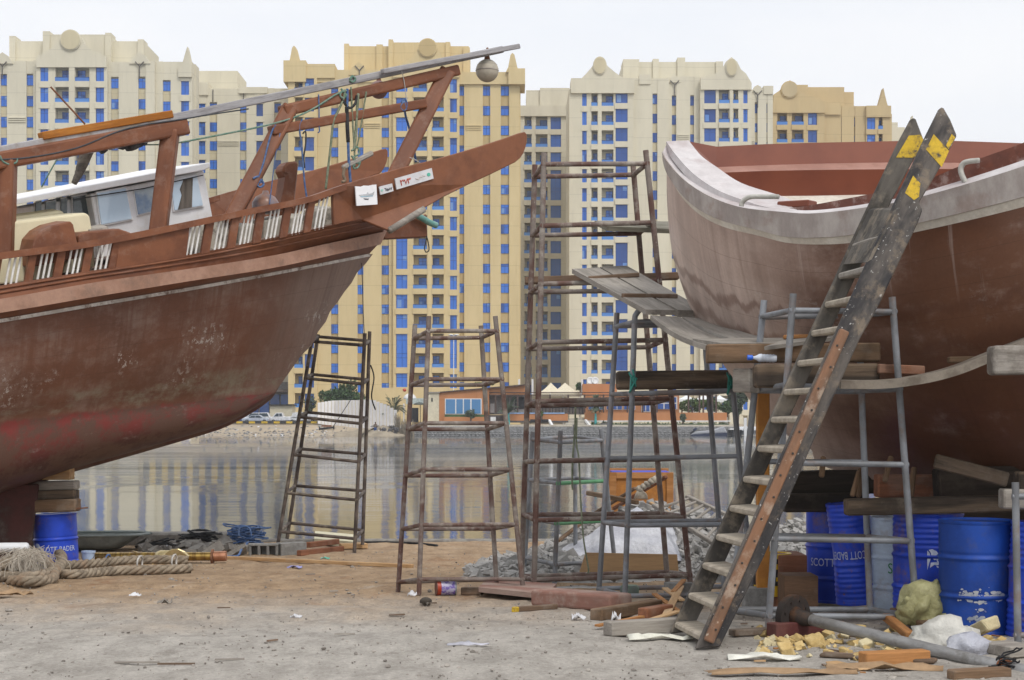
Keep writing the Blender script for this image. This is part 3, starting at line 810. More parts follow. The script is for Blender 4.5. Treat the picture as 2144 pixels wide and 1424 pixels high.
def tpos(te, s): return te + (A0 - te) * (s ** 1.35)
def lerp(a, b, f): return tuple(x + (y - x) * f for x, y in zip(a, b))
NS, NV1, NV2 = 70, 14, 14
rowsP, rowsUV = [], []
for iv in range(NV1 + NV2 + 1):
    r, u = [], []
    for i in range(NS + 1):
        s = i / NS
        tw = tpos(TW, s); W = (tw,) + interp(whiL, tw)
        tr = tpos(TR, s); R_ = (tr,) + interp(redL, tr)
        if iv <= NV1:
            v = iv / NV1; K = (tr,) + interp(keeL, tr)
            p = lerp(K, R_, v)
            h = R_[2] - K[2]; wd = R_[1] - K[1]
            bl = math.sin(math.pi * v)
            p = (p[0], p[1] + .30 * wd * bl, p[2] - .20 * h * bl * min(1, s * 8))
            vv = v
        else:
            v = (iv - NV1) / NV2
            p = lerp(R_, W, v)
            oz = R_[2] + (W[2] - R_[2]) * v
            # stem rake follows the photographed profile
            z0 = redL[-1][2] + (whiL[-1][2] - redL[-1][2]) * v
            oo = min(outL, key=lambda q: abs(q[2] - z0))
            cor = oo[0] - (TR + (TW - TR) * v)
            p = (p[0] + cor * math.exp(-s * 5), p[1] + .10 * math.sin(math.pi * v) * min(1, s * 5), p[2])
            vv = 1 + v
        r.append(p); u.append((p[0], vv))
    rowsP.append(r); rowsUV.append(u)
def side(rows, sg):
    return [[LB.at(t, w * sg, z + (ROLL * 2 * w if sg < 0 else 0)) for t, w, z in r] for r in rows]

dhow = thing('wooden_boat', 'brown wooden dhow with upswept bow propped on drum at left', 'boat', LB.at(0, 0, gz(22)))
mb = MB(); mb.grid(side(rowsP, 1), 0, rowsUV); mb.grid([q[::-1] for q in side(rowsP, -1)], 0, [q[::-1] for q in rowsUV])
# stem and keel timber closing the two sides, and the stern closure
cl = [r[0] for r in rowsP[NV1:]][::-1] + [(tpos(TR, i / NS),) + interp(keeL, tpos(TR, i / NS)) for i in range(1, NS + 1)]
mb.grid([[LB.at(t, .095, z) for t, w, z in cl], [LB.at(t + .05, 0, z - .05) for t, w, z in cl], [LB.at(t, -.095, z + .01) for t, w, z in cl]], 0,
        [[(t, 1.2 if i < NV2 else .6) for i, (t, w, z) in enumerate(cl)]] * 3)
end = [r[-1] for r in rowsP]
mb.grid([[LB.at(t, w, z) for t, w, z in end], [LB.at(t, -w, z + ROLL * 2 * w) for t, w, z in end]], 0, [[(t, 1.4) for t, w, z in end]] * 2)
mb.build('hull', M_hullL, dhow, smooth=True, ang=55)
kp = [(-.28, .80), (-.9, .80), (-1.8, .62), (-3.2, .36), (A0, .15)]
mb = MB().prism([LB.at(t, .16, z) for t, z in kp] + [LB.at(t, .16, gz(22.3 + .643 * t) + .04) for t in (A0, -5, -3, -1.2, -.42)], LB.at(0, -.32, 0) - LB.at(0, 0, 0))
mb.build('keel', mat('maroon keel paint', (.075, .026, .022), (.045, .022, .018), scale=2.5, rough=.8, dirt=(.14, .11, .095), dirt_amt=.6), dhow, bevel=.02)

def strip(cA, cB, wA, wB, t0, t1, n, thick, out=0.0):
    """solid band between two level curves: returns MB"""
    mb = MB(); q = []
    for i in range(n + 1):
        t = t0 + (t1 - t0) * i / n
        wa, za = interp(cA, t); wb, zb = interp(cB, t)
        q.append((LB.at(t, wa + out + thick, za), LB.at(t, wb + out + thick, zb), LB.at(t, wb + out, zb), LB.at(t, wa + out, za)))
    for k in range(4): mb.grid([[c[k] for c in q], [c[(k + 1) % 4] for c in q]])
    mb.add(list(q[0]), [(0, 1, 2, 3)]); mb.add(list(q[-1]), [(3, 2, 1, 0)])
    return mb
# shadow strake, white line, rubbing strake
def tstrip(cA, cB, eA, eB, n, thick, out=0.0, s1=1.0):
    mb = MB(); q = []
    for i in range(n + 1):
        s = (i / n) ** 1.2 * s1
        ta = eA + (A0 - eA) * s; tb = eB + (A0 - eB) * s
        wa, za = interp(cA, ta); wb, zb = interp(cB, tb)
        q.append((LB.at(ta, wa + out + thick, za), LB.at(tb, wb + out + thick, zb), LB.at(tb, wb + out, zb), LB.at(ta, wa + out, za)))
    for k in range(4): mb.grid([[c[k] for c in q], [c[(k + 1) % 4] for c in q]])
    mb.add(list(q[0]), [(0, 1, 2, 3)]); mb.add(list(q[-1]), [(3, 2, 1, 0)])
    return mb
eW, eB, eT, eS = whiL[-1][0], rubbL[-1][0], rubtL[-1][0], sillL[-1][0]
tstrip(whiL, rubbL, eW, eB, 50, -.05, .01).build('shadow_strake', M_brown, dhow)
low = [(t, w, z - .045) for t, w, z in whiL]
tstrip(whiL, low, eW - .02, eW - .02, 60, .025, .012).build('white_stripe', M_white, dhow)
o = tstrip(rubtL, rubbL, eT, eB, 50, .11, -.02).build('rub_rail', M_rub, dhow, smooth=True, ang=40); addbevel(o, .03, 3)
o = tstrip(sillL, rubtL, eS, eT, 40, .06, -.06).build('bulwark_strake', M_brown, dhow, smooth=True, ang=40)
# moulding lines on the strake
for f in (.22, .55):
    cv = []
    for i in range(41):
        s = (i / 40) ** 1.2
        ta = eS + (A0 - eS) * s; tb = eT + (A0 - eT) * s
        a = (ta,) + interp(sillL, ta); b2 = (tb,) + interp(rubtL, tb); cv.append(lerp(a, b2, f))
    MB().tube([LB.at(t, w + .01, z) for t, w, z in cv], .016, 6).build('moulding', M_brown, dhow, smooth=True)
# bulwark boards and posts between sill and rail
def board(pa, pb, lean=10, thick=.05, name='bulwark_post', m=None):
    mb = MB(); q = []
    for px in (pa, pb):
        tb_ = LB.solve(px - lean, 500, wSill)[0]; tt = LB.solve(px, 500, wRail)[0]
        ws, zs = interp(sillL, tb_); wr, zr = interp(railL, tt); q += [(tb_, ws, zs - .03), (tt, wr, zr - .06)]
    pts = [LB.at(*q[0]), LB.at(*q[2]), LB.at(*q[3]), LB.at(*q[1])]
    off = LB.at(0, -thick, 0) - LB.at(0, 0, 0)
    return mb.prism(pts, off).build(name, m or M_brownb, dhow, bevel=.006)
for a, b2 in ((-420, -402), (-330, -312), (-240, -222), (-150, -132), (-72, -54), (-12, 6), (62, 79), (122, 140), (181, 198), (238, 252), (432, 450), (487, 504), (540, 557), (597, 613), (647, 662)):
    board(a, b2, 11)
o = board(250, 398, 8, .05, 'bulwark_panel')
def balu(px, lean=12):
    tb_, ws, _ = LB.solve(px - lean, 500, wSill); tt, wr, _ = LB.solve(px, 500, wRail)
    ws, zs = interp(sillL, tb_); wr, zr = interp(railL, tt)
    pipe('baluster', LB.at(tb_, ws - .03, zs - .02), LB.at(tt, wr - .03, zr - .05), .0145, M_bal, dhow, 8)
for p in (-200, -188, -176, -110, -98, -86, -35, -24, 25, 36, 47, 92, 103, 114, 153, 165, 175, 213, 223, 234, 404, 413, 423, 463, 472, 481, 516, 525, 533, 571, 580, 588, 625, 633, 640, 673, 682, 690):
    balu(p)
# cap rail
def rail_mb(sg, t0, t1):
    q = []
    for i in range(61):
        t = t0 + (t1 - t0) * i / 60; w, z = interp(railL, t); zz = z + (ROLL * 2 * w if sg < 0 else 0)
        q.append([LB.at(t, sg * (w + .05), zz - .085), LB.at(t, sg * (w + .05), zz), LB.at(t, sg * (w - .10), zz), LB.at(t, sg * (w - .10), zz - .085)])
    mb = MB()
    for k in range(4): mb.grid([[c[k] for c in q], [c[(k + 1) % 4] for c in q]])
    mb.add(q[0], [(0, 1, 2, 3)]); mb.add(q[-1], [(0, 1, 2, 3)])
    return mb
tw0 = LB.solve(722, 400, wRail)[0]
o = rail_mb(1, A0, tw0).build('cap_rail', M_brownb, dhow); addbevel(o, .02, 2)
# the solid upswept bow cheeks
cheek = [(697, 394)] + [(715, 388), (760, 374), (820, 357), (865, 345), (911, 334), (960, 320), (1000, 308), (1050, 292), (1090, 278), (1100, 276), (1104, 282), (1104, 292), (1102, 306), (1097, 320), (1090, 331), (1079, 340), (1030, 364), (978, 388), (930, 412), (887, 437), (850, 458), (812, 482), (760, 460), (700, 472)]
def cheek_mb(sg):
    pts = []
    for px, py in cheek:
        t, w, z = LB.solve(px, py, wRail if py < 440 or px > 800 else wSill)
        pts.append(LB.at(t, sg * w, z + (ROLL * 2 * w if sg < 0 else 0)))
    return MB().prism(pts, LB.at(0, -.075 * sg, 0) - LB.at(0, 0, 0))
cheek_mb(1).build('bow_cheek', M_brown, dhow, bevel=.012)
cheek_mb(-1).build('bow_cheek', M_brown, dhow, bevel=.012)
# pale worn edge under the near cheek
mb = MB().tube([LB.pt(x, y, 1.84) for x, y in ((814, 483), (835, 470), (862, 453), (887, 438))], .055, 6); mb.build('worn_edge', M_grwood, dhow, smooth=True)
# far bulwark, one solid inner wall up to the cheek
q = []; tF = LB.solve(722, 400, wRail)[0]
mb = MB()
for dw in (0, .06):
    mb.grid([[LB.at(A0 + (tF - A0) * i / 40, -(interp(railL, A0 + (tF - A0) * i / 40)[0] - dw), interp(sillL, min(eS, A0 + (tF - A0) * i / 40))[1] + ROLL * 3.7 - .1) for i in range(41)],
             [LB.at(A0 + (tF - A0) * i / 40, -(interp(railL, A0 + (tF - A0) * i / 40)[0] - dw), interp(railL, A0 + (tF - A0) * i / 40)[1] + ROLL * 3.7) for i in range(41)]])
mb.build('far_bulwark', M_brown, dhow)
o = rail_mb(-1, A0, tw0 + .1).build('cap_rail', M_brownb, dhow)
def side_strake():
    mb = MB()
    for f in (0, 1):
        pass
    a = []; b3 = []; c3 = []
    for i in range(41):
        s = (i / 40) ** 1.2
        ta = eS + (A0 - eS) * s; tb = eT + (A0 - eT) * s; tc_ = eW + (A0 - eW) * s
        w1, z1 = interp(sillL, ta); w2, z2 = interp(rubtL, tb); w3, z3 = interp(whiL, tc_)
        a.append(LB.at(ta, -w1, z1 + ROLL * 2 * w1)); b3.append(LB.at(tb, -w2, z2 + ROLL * 2 * w2)); c3.append(LB.at(tc_, -w3, z3 + ROLL * 2 * w3))
    return mb.grid([a, b3, c3])
side_strake().build('far_strake', M_brown, dhow)
# deck
mb = MB(); ra, rb = [], []
for i in range(41):
    t = A0 + (eS - .1 - A0) * i / 40; w, z = interp(sillL, t); ra.append(LB.at(t, w - .02, z - .02)); rb.append(LB.at(t, -w + .02, z + ROLL * 3.5 - .02))
mb.grid([ra, rb]); mb.build('deck', M_deck, dhow)
# stem head: box beam running out under the cheeks, with the green hawse pipe
def lbox(pts, w0, w1, name, m, bevel=.012, parent=None):
    return MB().prism([LB.pt(px, py, w0) for px, py in pts], LB.at(0, w1 - w0, 0) - LB.at(0, 0, 0)).build(name, m, parent or dhow, bevel=bevel)
lbox([(800, 486), (893, 448), (896, 496), (806, 500)], .16, -.16, 'stem_head', M_brownb)
M_hawse = mat('green pipe paint', (.13, .30, .27), (.20, .36, .33), rough=.5)
MB().tube(catmull([LB.pt(868, 448, .25), LB.pt(884, 457, .25), LB.pt(899, 466, .25), LB.pt(914, 472, .25)], 5), .05, 12).build('hawse_pipe', M_hawse, dhow, smooth=True)
# bitt post
lbox([(586, 440), (596, 392), (600, 366), (593, 362), (594, 349), (604, 339), (620, 337), (627, 341), (625, 362), (621, 400), (618, 440)], .75, .5, 'bitt_post', M_brownb, .03)
# wheelhouse
WH = .62
cab = [(190, 406), (427, 357), (447, 462), (443, 500), (214, 540)]
pn = [LB.solve(px, py, WH) for px, py in cab]
mb = MB()
near = [LB.at(t, WH, z) for t, w, z in pn]
cabw = 1.5
far = [LB.at(t, WH - cabw, z + .08) for t, w, z in pn]
mb.prism(near, LB.at(0, -cabw, .06) - LB.at(0, 0, 0))
# narrower after part
aft = [(66, 432), (196, 407), (214, 540), (70, 560)]
mb.prism([LB.pt(px, py, .36) for px, py in aft], LB.at(0, -1.1, .06) - LB.at(0, 0, 0))
wh = mb.build('wheelhouse', M_cabw, dhow, bevel=.015)
roof = [(-15, 427), (60, 412), (200, 386), (330, 361), (440, 340), (441, 350), (426, 357), (200, 399), (60, 424), (-15, 438)]
MB().prism([LB.pt(px, py, WH + .16) for px, py in roof], LB.at(0, -1.9, .12) - LB.at(0, 0, 0)).build('roof', M_cabw, wh, bevel=.01)
def cwin(pts, w, m, fr=True, depth=.02):
    f = None
    if fr:
        cx = sum(p[0] for p in pts) / 4; cy = sum(p[1] for p in pts) / 4
        big = [(cx + (a - cx) * 1.10, cy + (b4 - cy) * 1.12) for a, b4 in pts]
        f = MB().prism([LB.pt(a, b4, w + .035) for a, b4 in big], LB.at(0, -.04, 0) - LB.at(0, 0, 0)).build('window', M_cabw, wh, bevel=.006)
    return MB().prism([LB.pt(a, b4, w + .05) for a, b4 in pts], LB.at(0, -.03, 0) - LB.at(0, 0, 0)).build('pane' if f else 'window', m, f or wh)
cwin([(204, 405), (263, 394), (276, 458), (213, 470)], WH, M_cglass)
cwin([(282, 400), (322, 391), (330, 440), (290, 449)], WH, mat('painted reflection cabin glass', (.40, .46, .50), (.18, .26, .40), scale=2.2, rough=.1, bump=0))  # pane colours imitate the buildings mirrored in the glass
cwin([(358, 382), (412, 368), (425, 430), (366, 440)], WH, M_cglass)
M_curt = mat('brown curtain', (.10, .085, .075), (.16, .14, .12), scale=5, stretch=(4, 4, .3), rough=.9)
MB().prism([LB.pt(a, b4, WH + .06) for a, b4 in ((385, 376), (404, 371), (402, 434), (373, 439), (381, 408), (377, 396))], LB.at(0, -.008, 0) - LB.at(0, 0, 0)).build('curtain', M_curt, wh)
for q4 in ([(75, 424), (87, 421), (87, 460), (75, 462)], [(96, 424), (117, 420), (117, 450), (96, 453)], [(128, 417), (140, 414), (141, 452), (129, 455)]): cwin(q4, .36, M_dglass, True)
cwin([(153, 413), (182, 408), (196, 475), (155, 475)], .40, M_dglass, True)
MB().tube([LB.pt(152, 418, WH + .09), LB.pt(300, 395, WH + .09), LB.pt(425, 367, WH + .09)], .008, 5).build('cable', M_dark, wh)
M_lockg = mat('dull cream box', (.42, .39, .33), (.30, .28, .24), scale=5, rough=.7, dirt=(.10, .09, .08), dirt_amt=.8, dirt_scale=6)
# cream lockers and brown hatch on the side deck
def locker(pts, w0, w1, name, m, bev=.05, seg=3):
    o = MB().prism([LB.pt(px, py, w0) for px, py in pts], LB.at(0, w1 - w0, .05) - LB.at(0, 0, 0)).build(name, m, dhow); addbevel(o, bev, seg); return o
locker([(-150, 492), (-150, 486), (180, 445), (189, 452), (197, 500), (200, 560), (-150, 600)], 1.35, .75, 'deck_locker', M_cream)
locker([(-150, 480), (128, 440), (137, 447), (140, 560), (-150, 580)], .72, .45, 'deck_locker', M_cream)
locker([(66, 528), (72, 502), (88, 484), (110, 472), (148, 463), (154, 470), (163, 510), (166, 540), (66, 560)], 1.72, 1.25, 'engine_hood', M_brownb, .02)
locker([(163, 495), (172, 487), (250, 479), (276, 488), (276, 500), (164, 512)], 1.66, 1.1, 'hatch_cover', M_brownb, .02)
locker([(188, 482), (225, 474), (228, 480), (190, 488)], 1.4, 1.2, 'loose_batten', M_grwood, .006, 1)
for (pts, w0, w1) in (([(-40, 600), (-40, 548), (54, 534), (54, 590)], 1.45, 1.1), ([(70, 590), (70, 550), (116, 541), (116, 580)], 1.4, 1.1), ([(132, 572), (140, 548), (153, 542), (160, 572)], 1.5, 1.2),
                      ([(440, 530), (442, 462), (486, 454), (488, 520)], 1.3, .9), ([(395, 532), (400, 480), (430, 470), (424, 535)], 1.5, 1.45), ([(500, 520), (500, 474), (534, 468), (536, 512)], 1.3, .9), ([(552, 510), (554, 462), (592, 454), (594, 504)], 1.3, .9), ([(606, 500), (610, 455), (640, 448), (644, 494)], 1.3, .9), ([(660, 490), (664, 440), (694, 432), (698, 480)], 1.3, .9)):
    locker(pts, w0, w1, 'deck_box', M_cream if pts[0][0] < 300 else M_lockg, .02, 2)
# mast frames: posts and head beams
def post(pb, pt_, w, sz, par, nm='mast_post'):
    return beam(nm, LB.pt(pb[0], pb[1], w), LB.pt(pt_[0], pt_[1], w), sz, sz, M_brownb, par, up=(0, 1, .3), bevel=.03, seg=2)
FW = 1.30
post((325, 540), (357, 272), FW, .225, dhow); post((8, 600), (14, 335), FW, .225, dhow)
beam('head_beam', LB.pt(-45, 345, FW), LB.pt(388, 266, FW), .24, .215, M_brownb, dhow, bevel=.03, seg=2)
post((800, 420), (936, 150), FW, .24, dhow); post((478, 470), (608, 226), FW, .22, dhow)
beam('head_beam', LB.pt(590, 233, FW), LB.pt(955, 148, FW), .22, .165, M_brownb, dhow, bevel=.03, seg=2)
beam('cross_beam', LB.pt(566, 274, FW + .05), LB.pt(888, 217, FW + .05), .16, .135, M_brownb, dhow, bevel=.02, seg=2)
for pts in ([(340, 312), (378, 306), (380, 313), (340, 319)],): pass
# registration plates and paper on the near cheek
M_plate = mat('plate white', (.62, .62, .64), (.54, .54, .55), rough=.5, bump=0, fine=.05, rand=False)
M_paper = mat('white paper', (.80, .80, .82), (.74, .74, .76), rough=.7, bump=.02, fine=.03, rand=False)
M_redink = mat('red ink', (.50, .09, .05), rough=.6, bump=0); M_ink = mat('black ink', (.03, .03, .05), rough=.6, bump=0)
M_green = mat('green emblem', (.10, .42, .32), (.30, .55, .48), rough=.6, bump=0); M_pinkink = mat('faded ink', (.58, .50, .45), rough=.6, bump=0)
def plate(pts, name, m, w=1.875): return MB().prism([LB.pt(a, b4, w + .012) for a, b4 in pts], LB.at(0, -.02, 0) - LB.at(0, 0, 0)).build(name, m, dhow)
def stroke(par, name, m, lines, r=.006, w=1.89):
    mb = MB()
    for L in lines: mb.tube([LB.pt(a, b4, w) for a, b4 in L], r, 5)
    return mb.build(name, m, par)
pl = plate([(827, 374), (904, 352), (908, 374), (831, 397)], 'registration_plate', M_plate)
stroke(pl, 'numerals', M_redink, [
    [(838, 377.5), (840, 381), (842.5, 376.8), (844.5, 380), (846, 376)], [(838.3, 377.5), (840, 384), (841, 388.5)],
    [(847, 376.5), (850, 385.5), (852.5, 375)],
    [(853.5, 373.5), (855, 377), (856.6, 373.2), (858, 376), (859.5, 372.5)], [(853.8, 374), (855, 380), (856, 384)]], .0085)
MB().prism([LB.pt(898 + 4 * math.cos(k * .785), 365.5 + 4 * math.sin(k * .785), 1.892) for k in range(8)], LB.at(0, -.006, 0) - LB.at(0, 0, 0)).build('emblem', M_green, pl)
stroke(pl, 'faded_script', M_pinkink, [[(870, 374), (876, 376), (880, 370), (884, 371)], [(885, 368), (890, 369)]], .006)
pl = plate([(794, 391), (821, 384), (824, 400), (797, 408)], 'number_plate', M_plate)
stroke(pl, 'numerals', M_ink, [[(805, 395), (808, 394.5), (808, 400)], [(810.5, 395.2), (812.5, 396.5), (812, 399.3), (809.8, 398.6), (810.5, 395.2)], [(813.2, 399), (815, 393.6), (816.4, 398)], [(817.4, 393), (819, 397.2), (820.4, 392)]], .0055)
MB().prism([LB.pt(800 + 2.4 * math.cos(k * .785), 398.5 + 2.6 * math.sin(k * .785), 1.892) for k in range(8)], LB.at(0, -.006, 0) - LB.at(0, 0, 0)).build('emblem', M_green, pl)
pl = plate([(744, 390), (756, 391), (762, 388.5), (772, 389), (780, 387), (788, 386.5), (790.5, 428), (747, 431)], 'paper_notice', M_paper)
M_grink = mat('grey ship print', (.50, .51, .53), rough=.6, bump=0); M_blink = mat('pale blue print', (.40, .62, .74), rough=.6, bump=0)
plq = lambda pts, nm, m: MB().prism([LB.pt(a, b4, 1.892) for a, b4 in pts], LB.at(0, -.006, 0) - LB.at(0, 0, 0)).build(nm, m, pl)
plq([(752, 408), (768, 406), (769, 403), (771, 403), (772, 406), (780, 404), (784, 401), (782, 409), (754, 411)], 'ship_picture', M_grink)
plq([(755, 411), (781, 409.5), (781, 411), (756, 412.8)], 'sea_picture', M_blink); plq([(761, 415.5), (773, 416), (771, 418), (764, 417.8)], 'caption_mark', M_ink)

# spars lying along the head beams, and what hangs from them
beam('timber_spar', LB.pt(-60, 328, FW), LB.pt(370, 246, FW + .02), .13, .12, mat('mottled grey spar', (.36, .35, .36), (.26, .21, .16), scale=3, rough=.7), bevel=.012)
tag(bpy.context.scene.objects['timber_spar'], 'mottled grey square spar lying on the left head beam under orange plank', 'spar')
o = beam('timber_spar', LB.pt(352, 249, FW + .03), LB.pt(1050, 104, FW + .03), .11, .105, M_spar, bevel=.01); tag(o, 'long silver grey spar rising over bow to the hanging float', 'spar')
o = beam('timber_spar', LB.pt(800, 150, FW + .17), LB.pt(1086, 97, FW + .17), .09, .075, M_spar, bevel=.01); tag(o, 'thin grey batten lashed beside spar at its raised outer tip', 'spar')
o = beam('orange_plank', LB.pt(85, 286, FW + .02), LB.pt(357, 240, FW + .02), .16, .10, M_oran, bevel=.01); tag(o, 'rough orange plank lying on top of left spar', 'plank')
o = pipe('iron_rod', LB.pt(106, 182, FW), LB.pt(178, 260, FW), .012, M_rust); tag(o, 'thin rusty rod sticking up slantwise above orange plank', 'rod')
M_float = mat('net float shell', (.42, .38, .31), (.32, .31, .27), scale=2.2, rough=.7, dirt=(.12, .22, .19), dirt_amt=.5, dirt_scale=2.5)
M_floatp = mat('pink float shell', (.30, .20, .19), (.24, .16, .15), rough=.7)
def floatball(px, py, rp, w, label, m):
    t, ww, z = LB.solve(px, py, w); c = LB.at(t, ww, z); r = rp / F * c.y
    th = thing('float_ball', label, 'net float', c - V((0, 0, r)))
    mb = MB(); mb.lathe([(r * math.sin(math.pi * k / 16) + .0001, -r * math.cos(math.pi * k / 16)) for k in range(17)], 24, 0, Matrix.Translation(c)); mb.build('shell', m, th, smooth=True)
    mb = MB(); mb.lathe([(r * 1.012 * math.cos(a), r * 1.012 * math.sin(a)) for a in (-.06, 0, .06)], 24, 0, Matrix.Translation(c)); mb.lathe([(r * 1.012 * math.cos(a), r * 1.012 * math.sin(a)) for a in (.5, .53)], 24, 0, Matrix.Translation(c)); mb.build('seam', M_grwood, th, smooth=True)
    mb = MB(); mb.lathe([(r * .28, r * .9), (r * .22, r * 1.25), (r * .12, r * 1.3)], 12, 0, Matrix.Translation(c)); mb.tube([c + V((0, 0, r * 1.2)), c + V((.02, 0, r * 1.6)), c + V((0, .03, r * 2.0))], .02, 6); mb.build('lashing', M_rust, th)
    return c
floatball(1020, 148, 24, FW, 'mottled cream net float hanging under the outer end of spar', M_float)
floatball(793, 188, 19, FW - .2, 'dull pink net float hanging behind the bow head beam', M_floatp)
# ropes
M_rgreen = mat('green rope', (.10, .20, .155), (.20, .27, .22), scale=20, rough=.9, bump=.4)
M_rolive = mat('olive rope', (.14, .17, .11), (.22, .24, .17), scale=20, rough=.9, bump=.4)
M_rblue = mat('blue rope', (.05, .105, .25), (.12, .18, .32), scale=20, rough=.9, bump=.4)
M_rblack = mat('black rope', (.015, .015, .018), (.05, .05, .05), rough=.9)
M_rwhite = mat('white cord', (.55, .53, .50), rough=.9); M_rgrey = mat('grey cable', (.06, .065, .075), rough=.6)
def lr(pts, r, m, label, cat='rope', w=FW + .12, group=None, name='hanging_rope'):
    o = rope(name, [LB.pt(a, b4, w) for a, b4 in pts], r * .78, m); return tag(o, label, cat, group)
lr([(380, 298), (560, 262), (640, 236), (700, 200), (722, 190)], .018, M_rgreen, 'long pale green rope slanting from aft head beam up to bow rigging', name='stay_rope')
lr([(235, 302), (330, 303), (382, 298)], .013, M_rgreen, 'thin green line stretched behind the aft mast post', w=FW - .3, name='stay_rope')
lr([(722, 188), (718, 210), (706, 236), (698, 256), (692, 310), (686, 360), (682, 396)], .022, M_rolive, 'thick olive rope hanging down left of black bound line')
lr([(727, 186), (727, 214), (726, 240), (728, 290), (729, 300), (730, 330), (732, 360), (734, 382)], .026, M_rblue, 'blue line bound with black tape hanging amid bow rigging')
lr([(726, 224), (727, 260), (729, 298)], .036, M_rblack, 'black tape wrapping round middle of blue bow line', 'tape', name='tape_wrap')
lr([(735, 182), (737, 230), (740, 280), (742, 310), (743, 350)], .018, M_rolive, 'olive halyard just right of blue bow line')
lr([(750, 196), (747, 240), (744, 290), (741, 316)], .026, M_rolive, 'doubled olive halyard in middle of the bow rigging')
lr([(767, 192), (758, 250), (749, 300), (742, 318)], .015, M_rolive, 'thin olive halyard slanting furthest right in bow rigging')
lr([(736, 316), (748, 308), (752, 322), (740, 330), (748, 342), (754, 336), (750, 350), (740, 352), (742, 338), (736, 326)], .018, M_rgreen, 'tangled green rope knot on grey handle below bow rigging', name='rope_knot')
lr([(714, 186), (722, 196), (720, 206), (712, 200), (718, 190), (728, 192), (722, 204)], .02, M_rgreen, 'green rope knot under spar at head of rigging', name='rope_knot')
lr([(733, 166), (738, 160), (744, 166), (738, 172), (732, 168)], .022, M_rgreen, 'bright green rope tuft knotted on top of the spar', name='rope_knot', w=FW + .1)
lr([(716, 208), (726, 222), (734, 226), (744, 216), (747, 200)], .025, M_rblack, 'dark shackle strap looped under the bow head beam', name='strap')
o = beam('wooden_stick', LB.pt(717, 352, FW + .1), LB.pt(780, 320, FW + .1), .07, .075, M_grwood, bevel=.02); tag(o, 'short grey wooden handle tied in bow ropes', 'handle')
lr([(722, 350), (719, 366), (722, 378), (716, 381)], .03, mat('tan rope', (.26, .20, .14), rough=.9), 'short tan rope strop under the grey wooden handle', name='rope_strop')
lr([(667, 198), (668, 230), (668, 262), (669, 274), (666, 278)], .012, M_rblue, 'short frayed cord hanging below the spar', name='hanging_rope')
lr([(633, 250), (627, 262), (628, 280), (631, 300), (635, 350), (638, 385), (643, 418), (645, 434)], .016, M_rblue, 'pale blue rope looped over cross beam falling to the rail')
lr([(634, 280), (640, 276), (640, 300), (636, 330), (638, 352)], .014, M_rblack, 'black cord hanging close beside pale blue looped rope')
lr([(577, 262), (570, 274), (562, 300), (552, 340), (541, 372)], .016, M_rblue, 'blue rope from cross beam down the leaning aft post')
lr([(590, 262), (584, 290), (576, 330), (570, 380), (564, 430)], .01, M_rblue, 'thin blue cord hanging straight inside leaning post', name='hanging_rope')
lr([(530, 374), (540, 370), (546, 378), (536, 384), (544, 392), (552, 386), (545, 376), (538, 388)], .02, M_rblue, 'bright blue rope knot round foot of leaning post', name='rope_knot')
lr([(840, 214), (848, 208), (852, 220), (846, 232), (838, 224), (846, 214), (851, 230)], .018, M_rblue, 'blue lashing knotted round right end of cross beam', name='rope_knot')
lr([(847, 230), (850, 246), (855, 262), (862, 290), (868, 320), (871, 340)], .022, M_rblue, 'blue rope tail dropping from cross beam behind bow post', w=FW - .35)
lr([(840, 145), (846, 170), (850, 200), (853, 215)], .009, M_rwhite, 'white cord hanging from the bow head beam', name='hanging_rope')
lr([(858, 330), (868, 334), (880, 342)], .008, M_rwhite, 'white string tied low round leaning bow post', 'string', w=FW + .28, name='string_tie')
lr([(894, 494), (891, 510), (889, 520), (892, 528), (898, 524), (897, 510), (894, 497)], .012, M_rblack, 'black rope loop hanging below the stem head', w=.2, name='rope_loop')
lr([(-40, 336), (60, 330), (160, 310), (240, 278), (300, 262), (380, 250), (440, 240), (520, 228)], .014, M_rgrey, 'grey cable drooping along the aft head beam', 'cable', name='power_cable')
lr([(0, 326), (6, 338), (20, 344), (34, 340), (36, 332)], .016, M_rgreen, 'dark green rope turns round the leftmost mast post', name='rope_turns')
lr([(757, 545), (759, 600), (761, 660), (763, 700)], .007, M_rgrey, 'thin dark cable hanging from stem to scaffold below', 'cable', w=.3, name='hanging_cable')
lr([(126, 322), (110, 350), (87, 392)], .012, M_rgreen, 'green line from aft head beam to wheelhouse roof', w=FW - .5, name='stay_rope')
# dark cloth rolled under the aft head beam, and the weathered knee below it
M_cloth = mat('dark tarpaulin', (.035, .037, .042), (.07, .07, .075), scale=4, rough=.8, bump=.5)
mb = MB()
for i, (a, b4, rr) in enumerate([(196, 312, 6), (215, 308, 8), (235, 302, 9), (255, 300, 10), (275, 303, 12), (288, 300, 9), (300, 292, 7)]):
    mb.stone(LB.pt(a, b4, FW - .05), .12, .09, rr / F * 22, i * 1.1, 2, .3)
tag(mb.build('tarpaulin', M_cloth, smooth=True), 'dark bundled tarpaulin tucked under aft head beam', 'tarpaulin')
o = MB().tube(catmull([LB.pt(186, 305, .9), LB.pt(180, 322, .9), LB.pt(172, 345, .9), LB.pt(164, 366, .9), LB.pt(155, 384, .9)], 5), [.10, .10, .095, .095, .09, .09, .085, .085, .08, .08, .075, .07, .07, .06, .06, .055, .05, .05, .045, .04, .04], 8).build('canvas_roll', wood('dirty canvas', (.18, .16, .135), (.10, .09, .08)), smooth=True)
tag(o, 'dirty grey canvas roll hanging above the wheelhouse roof', 'canvas roll')
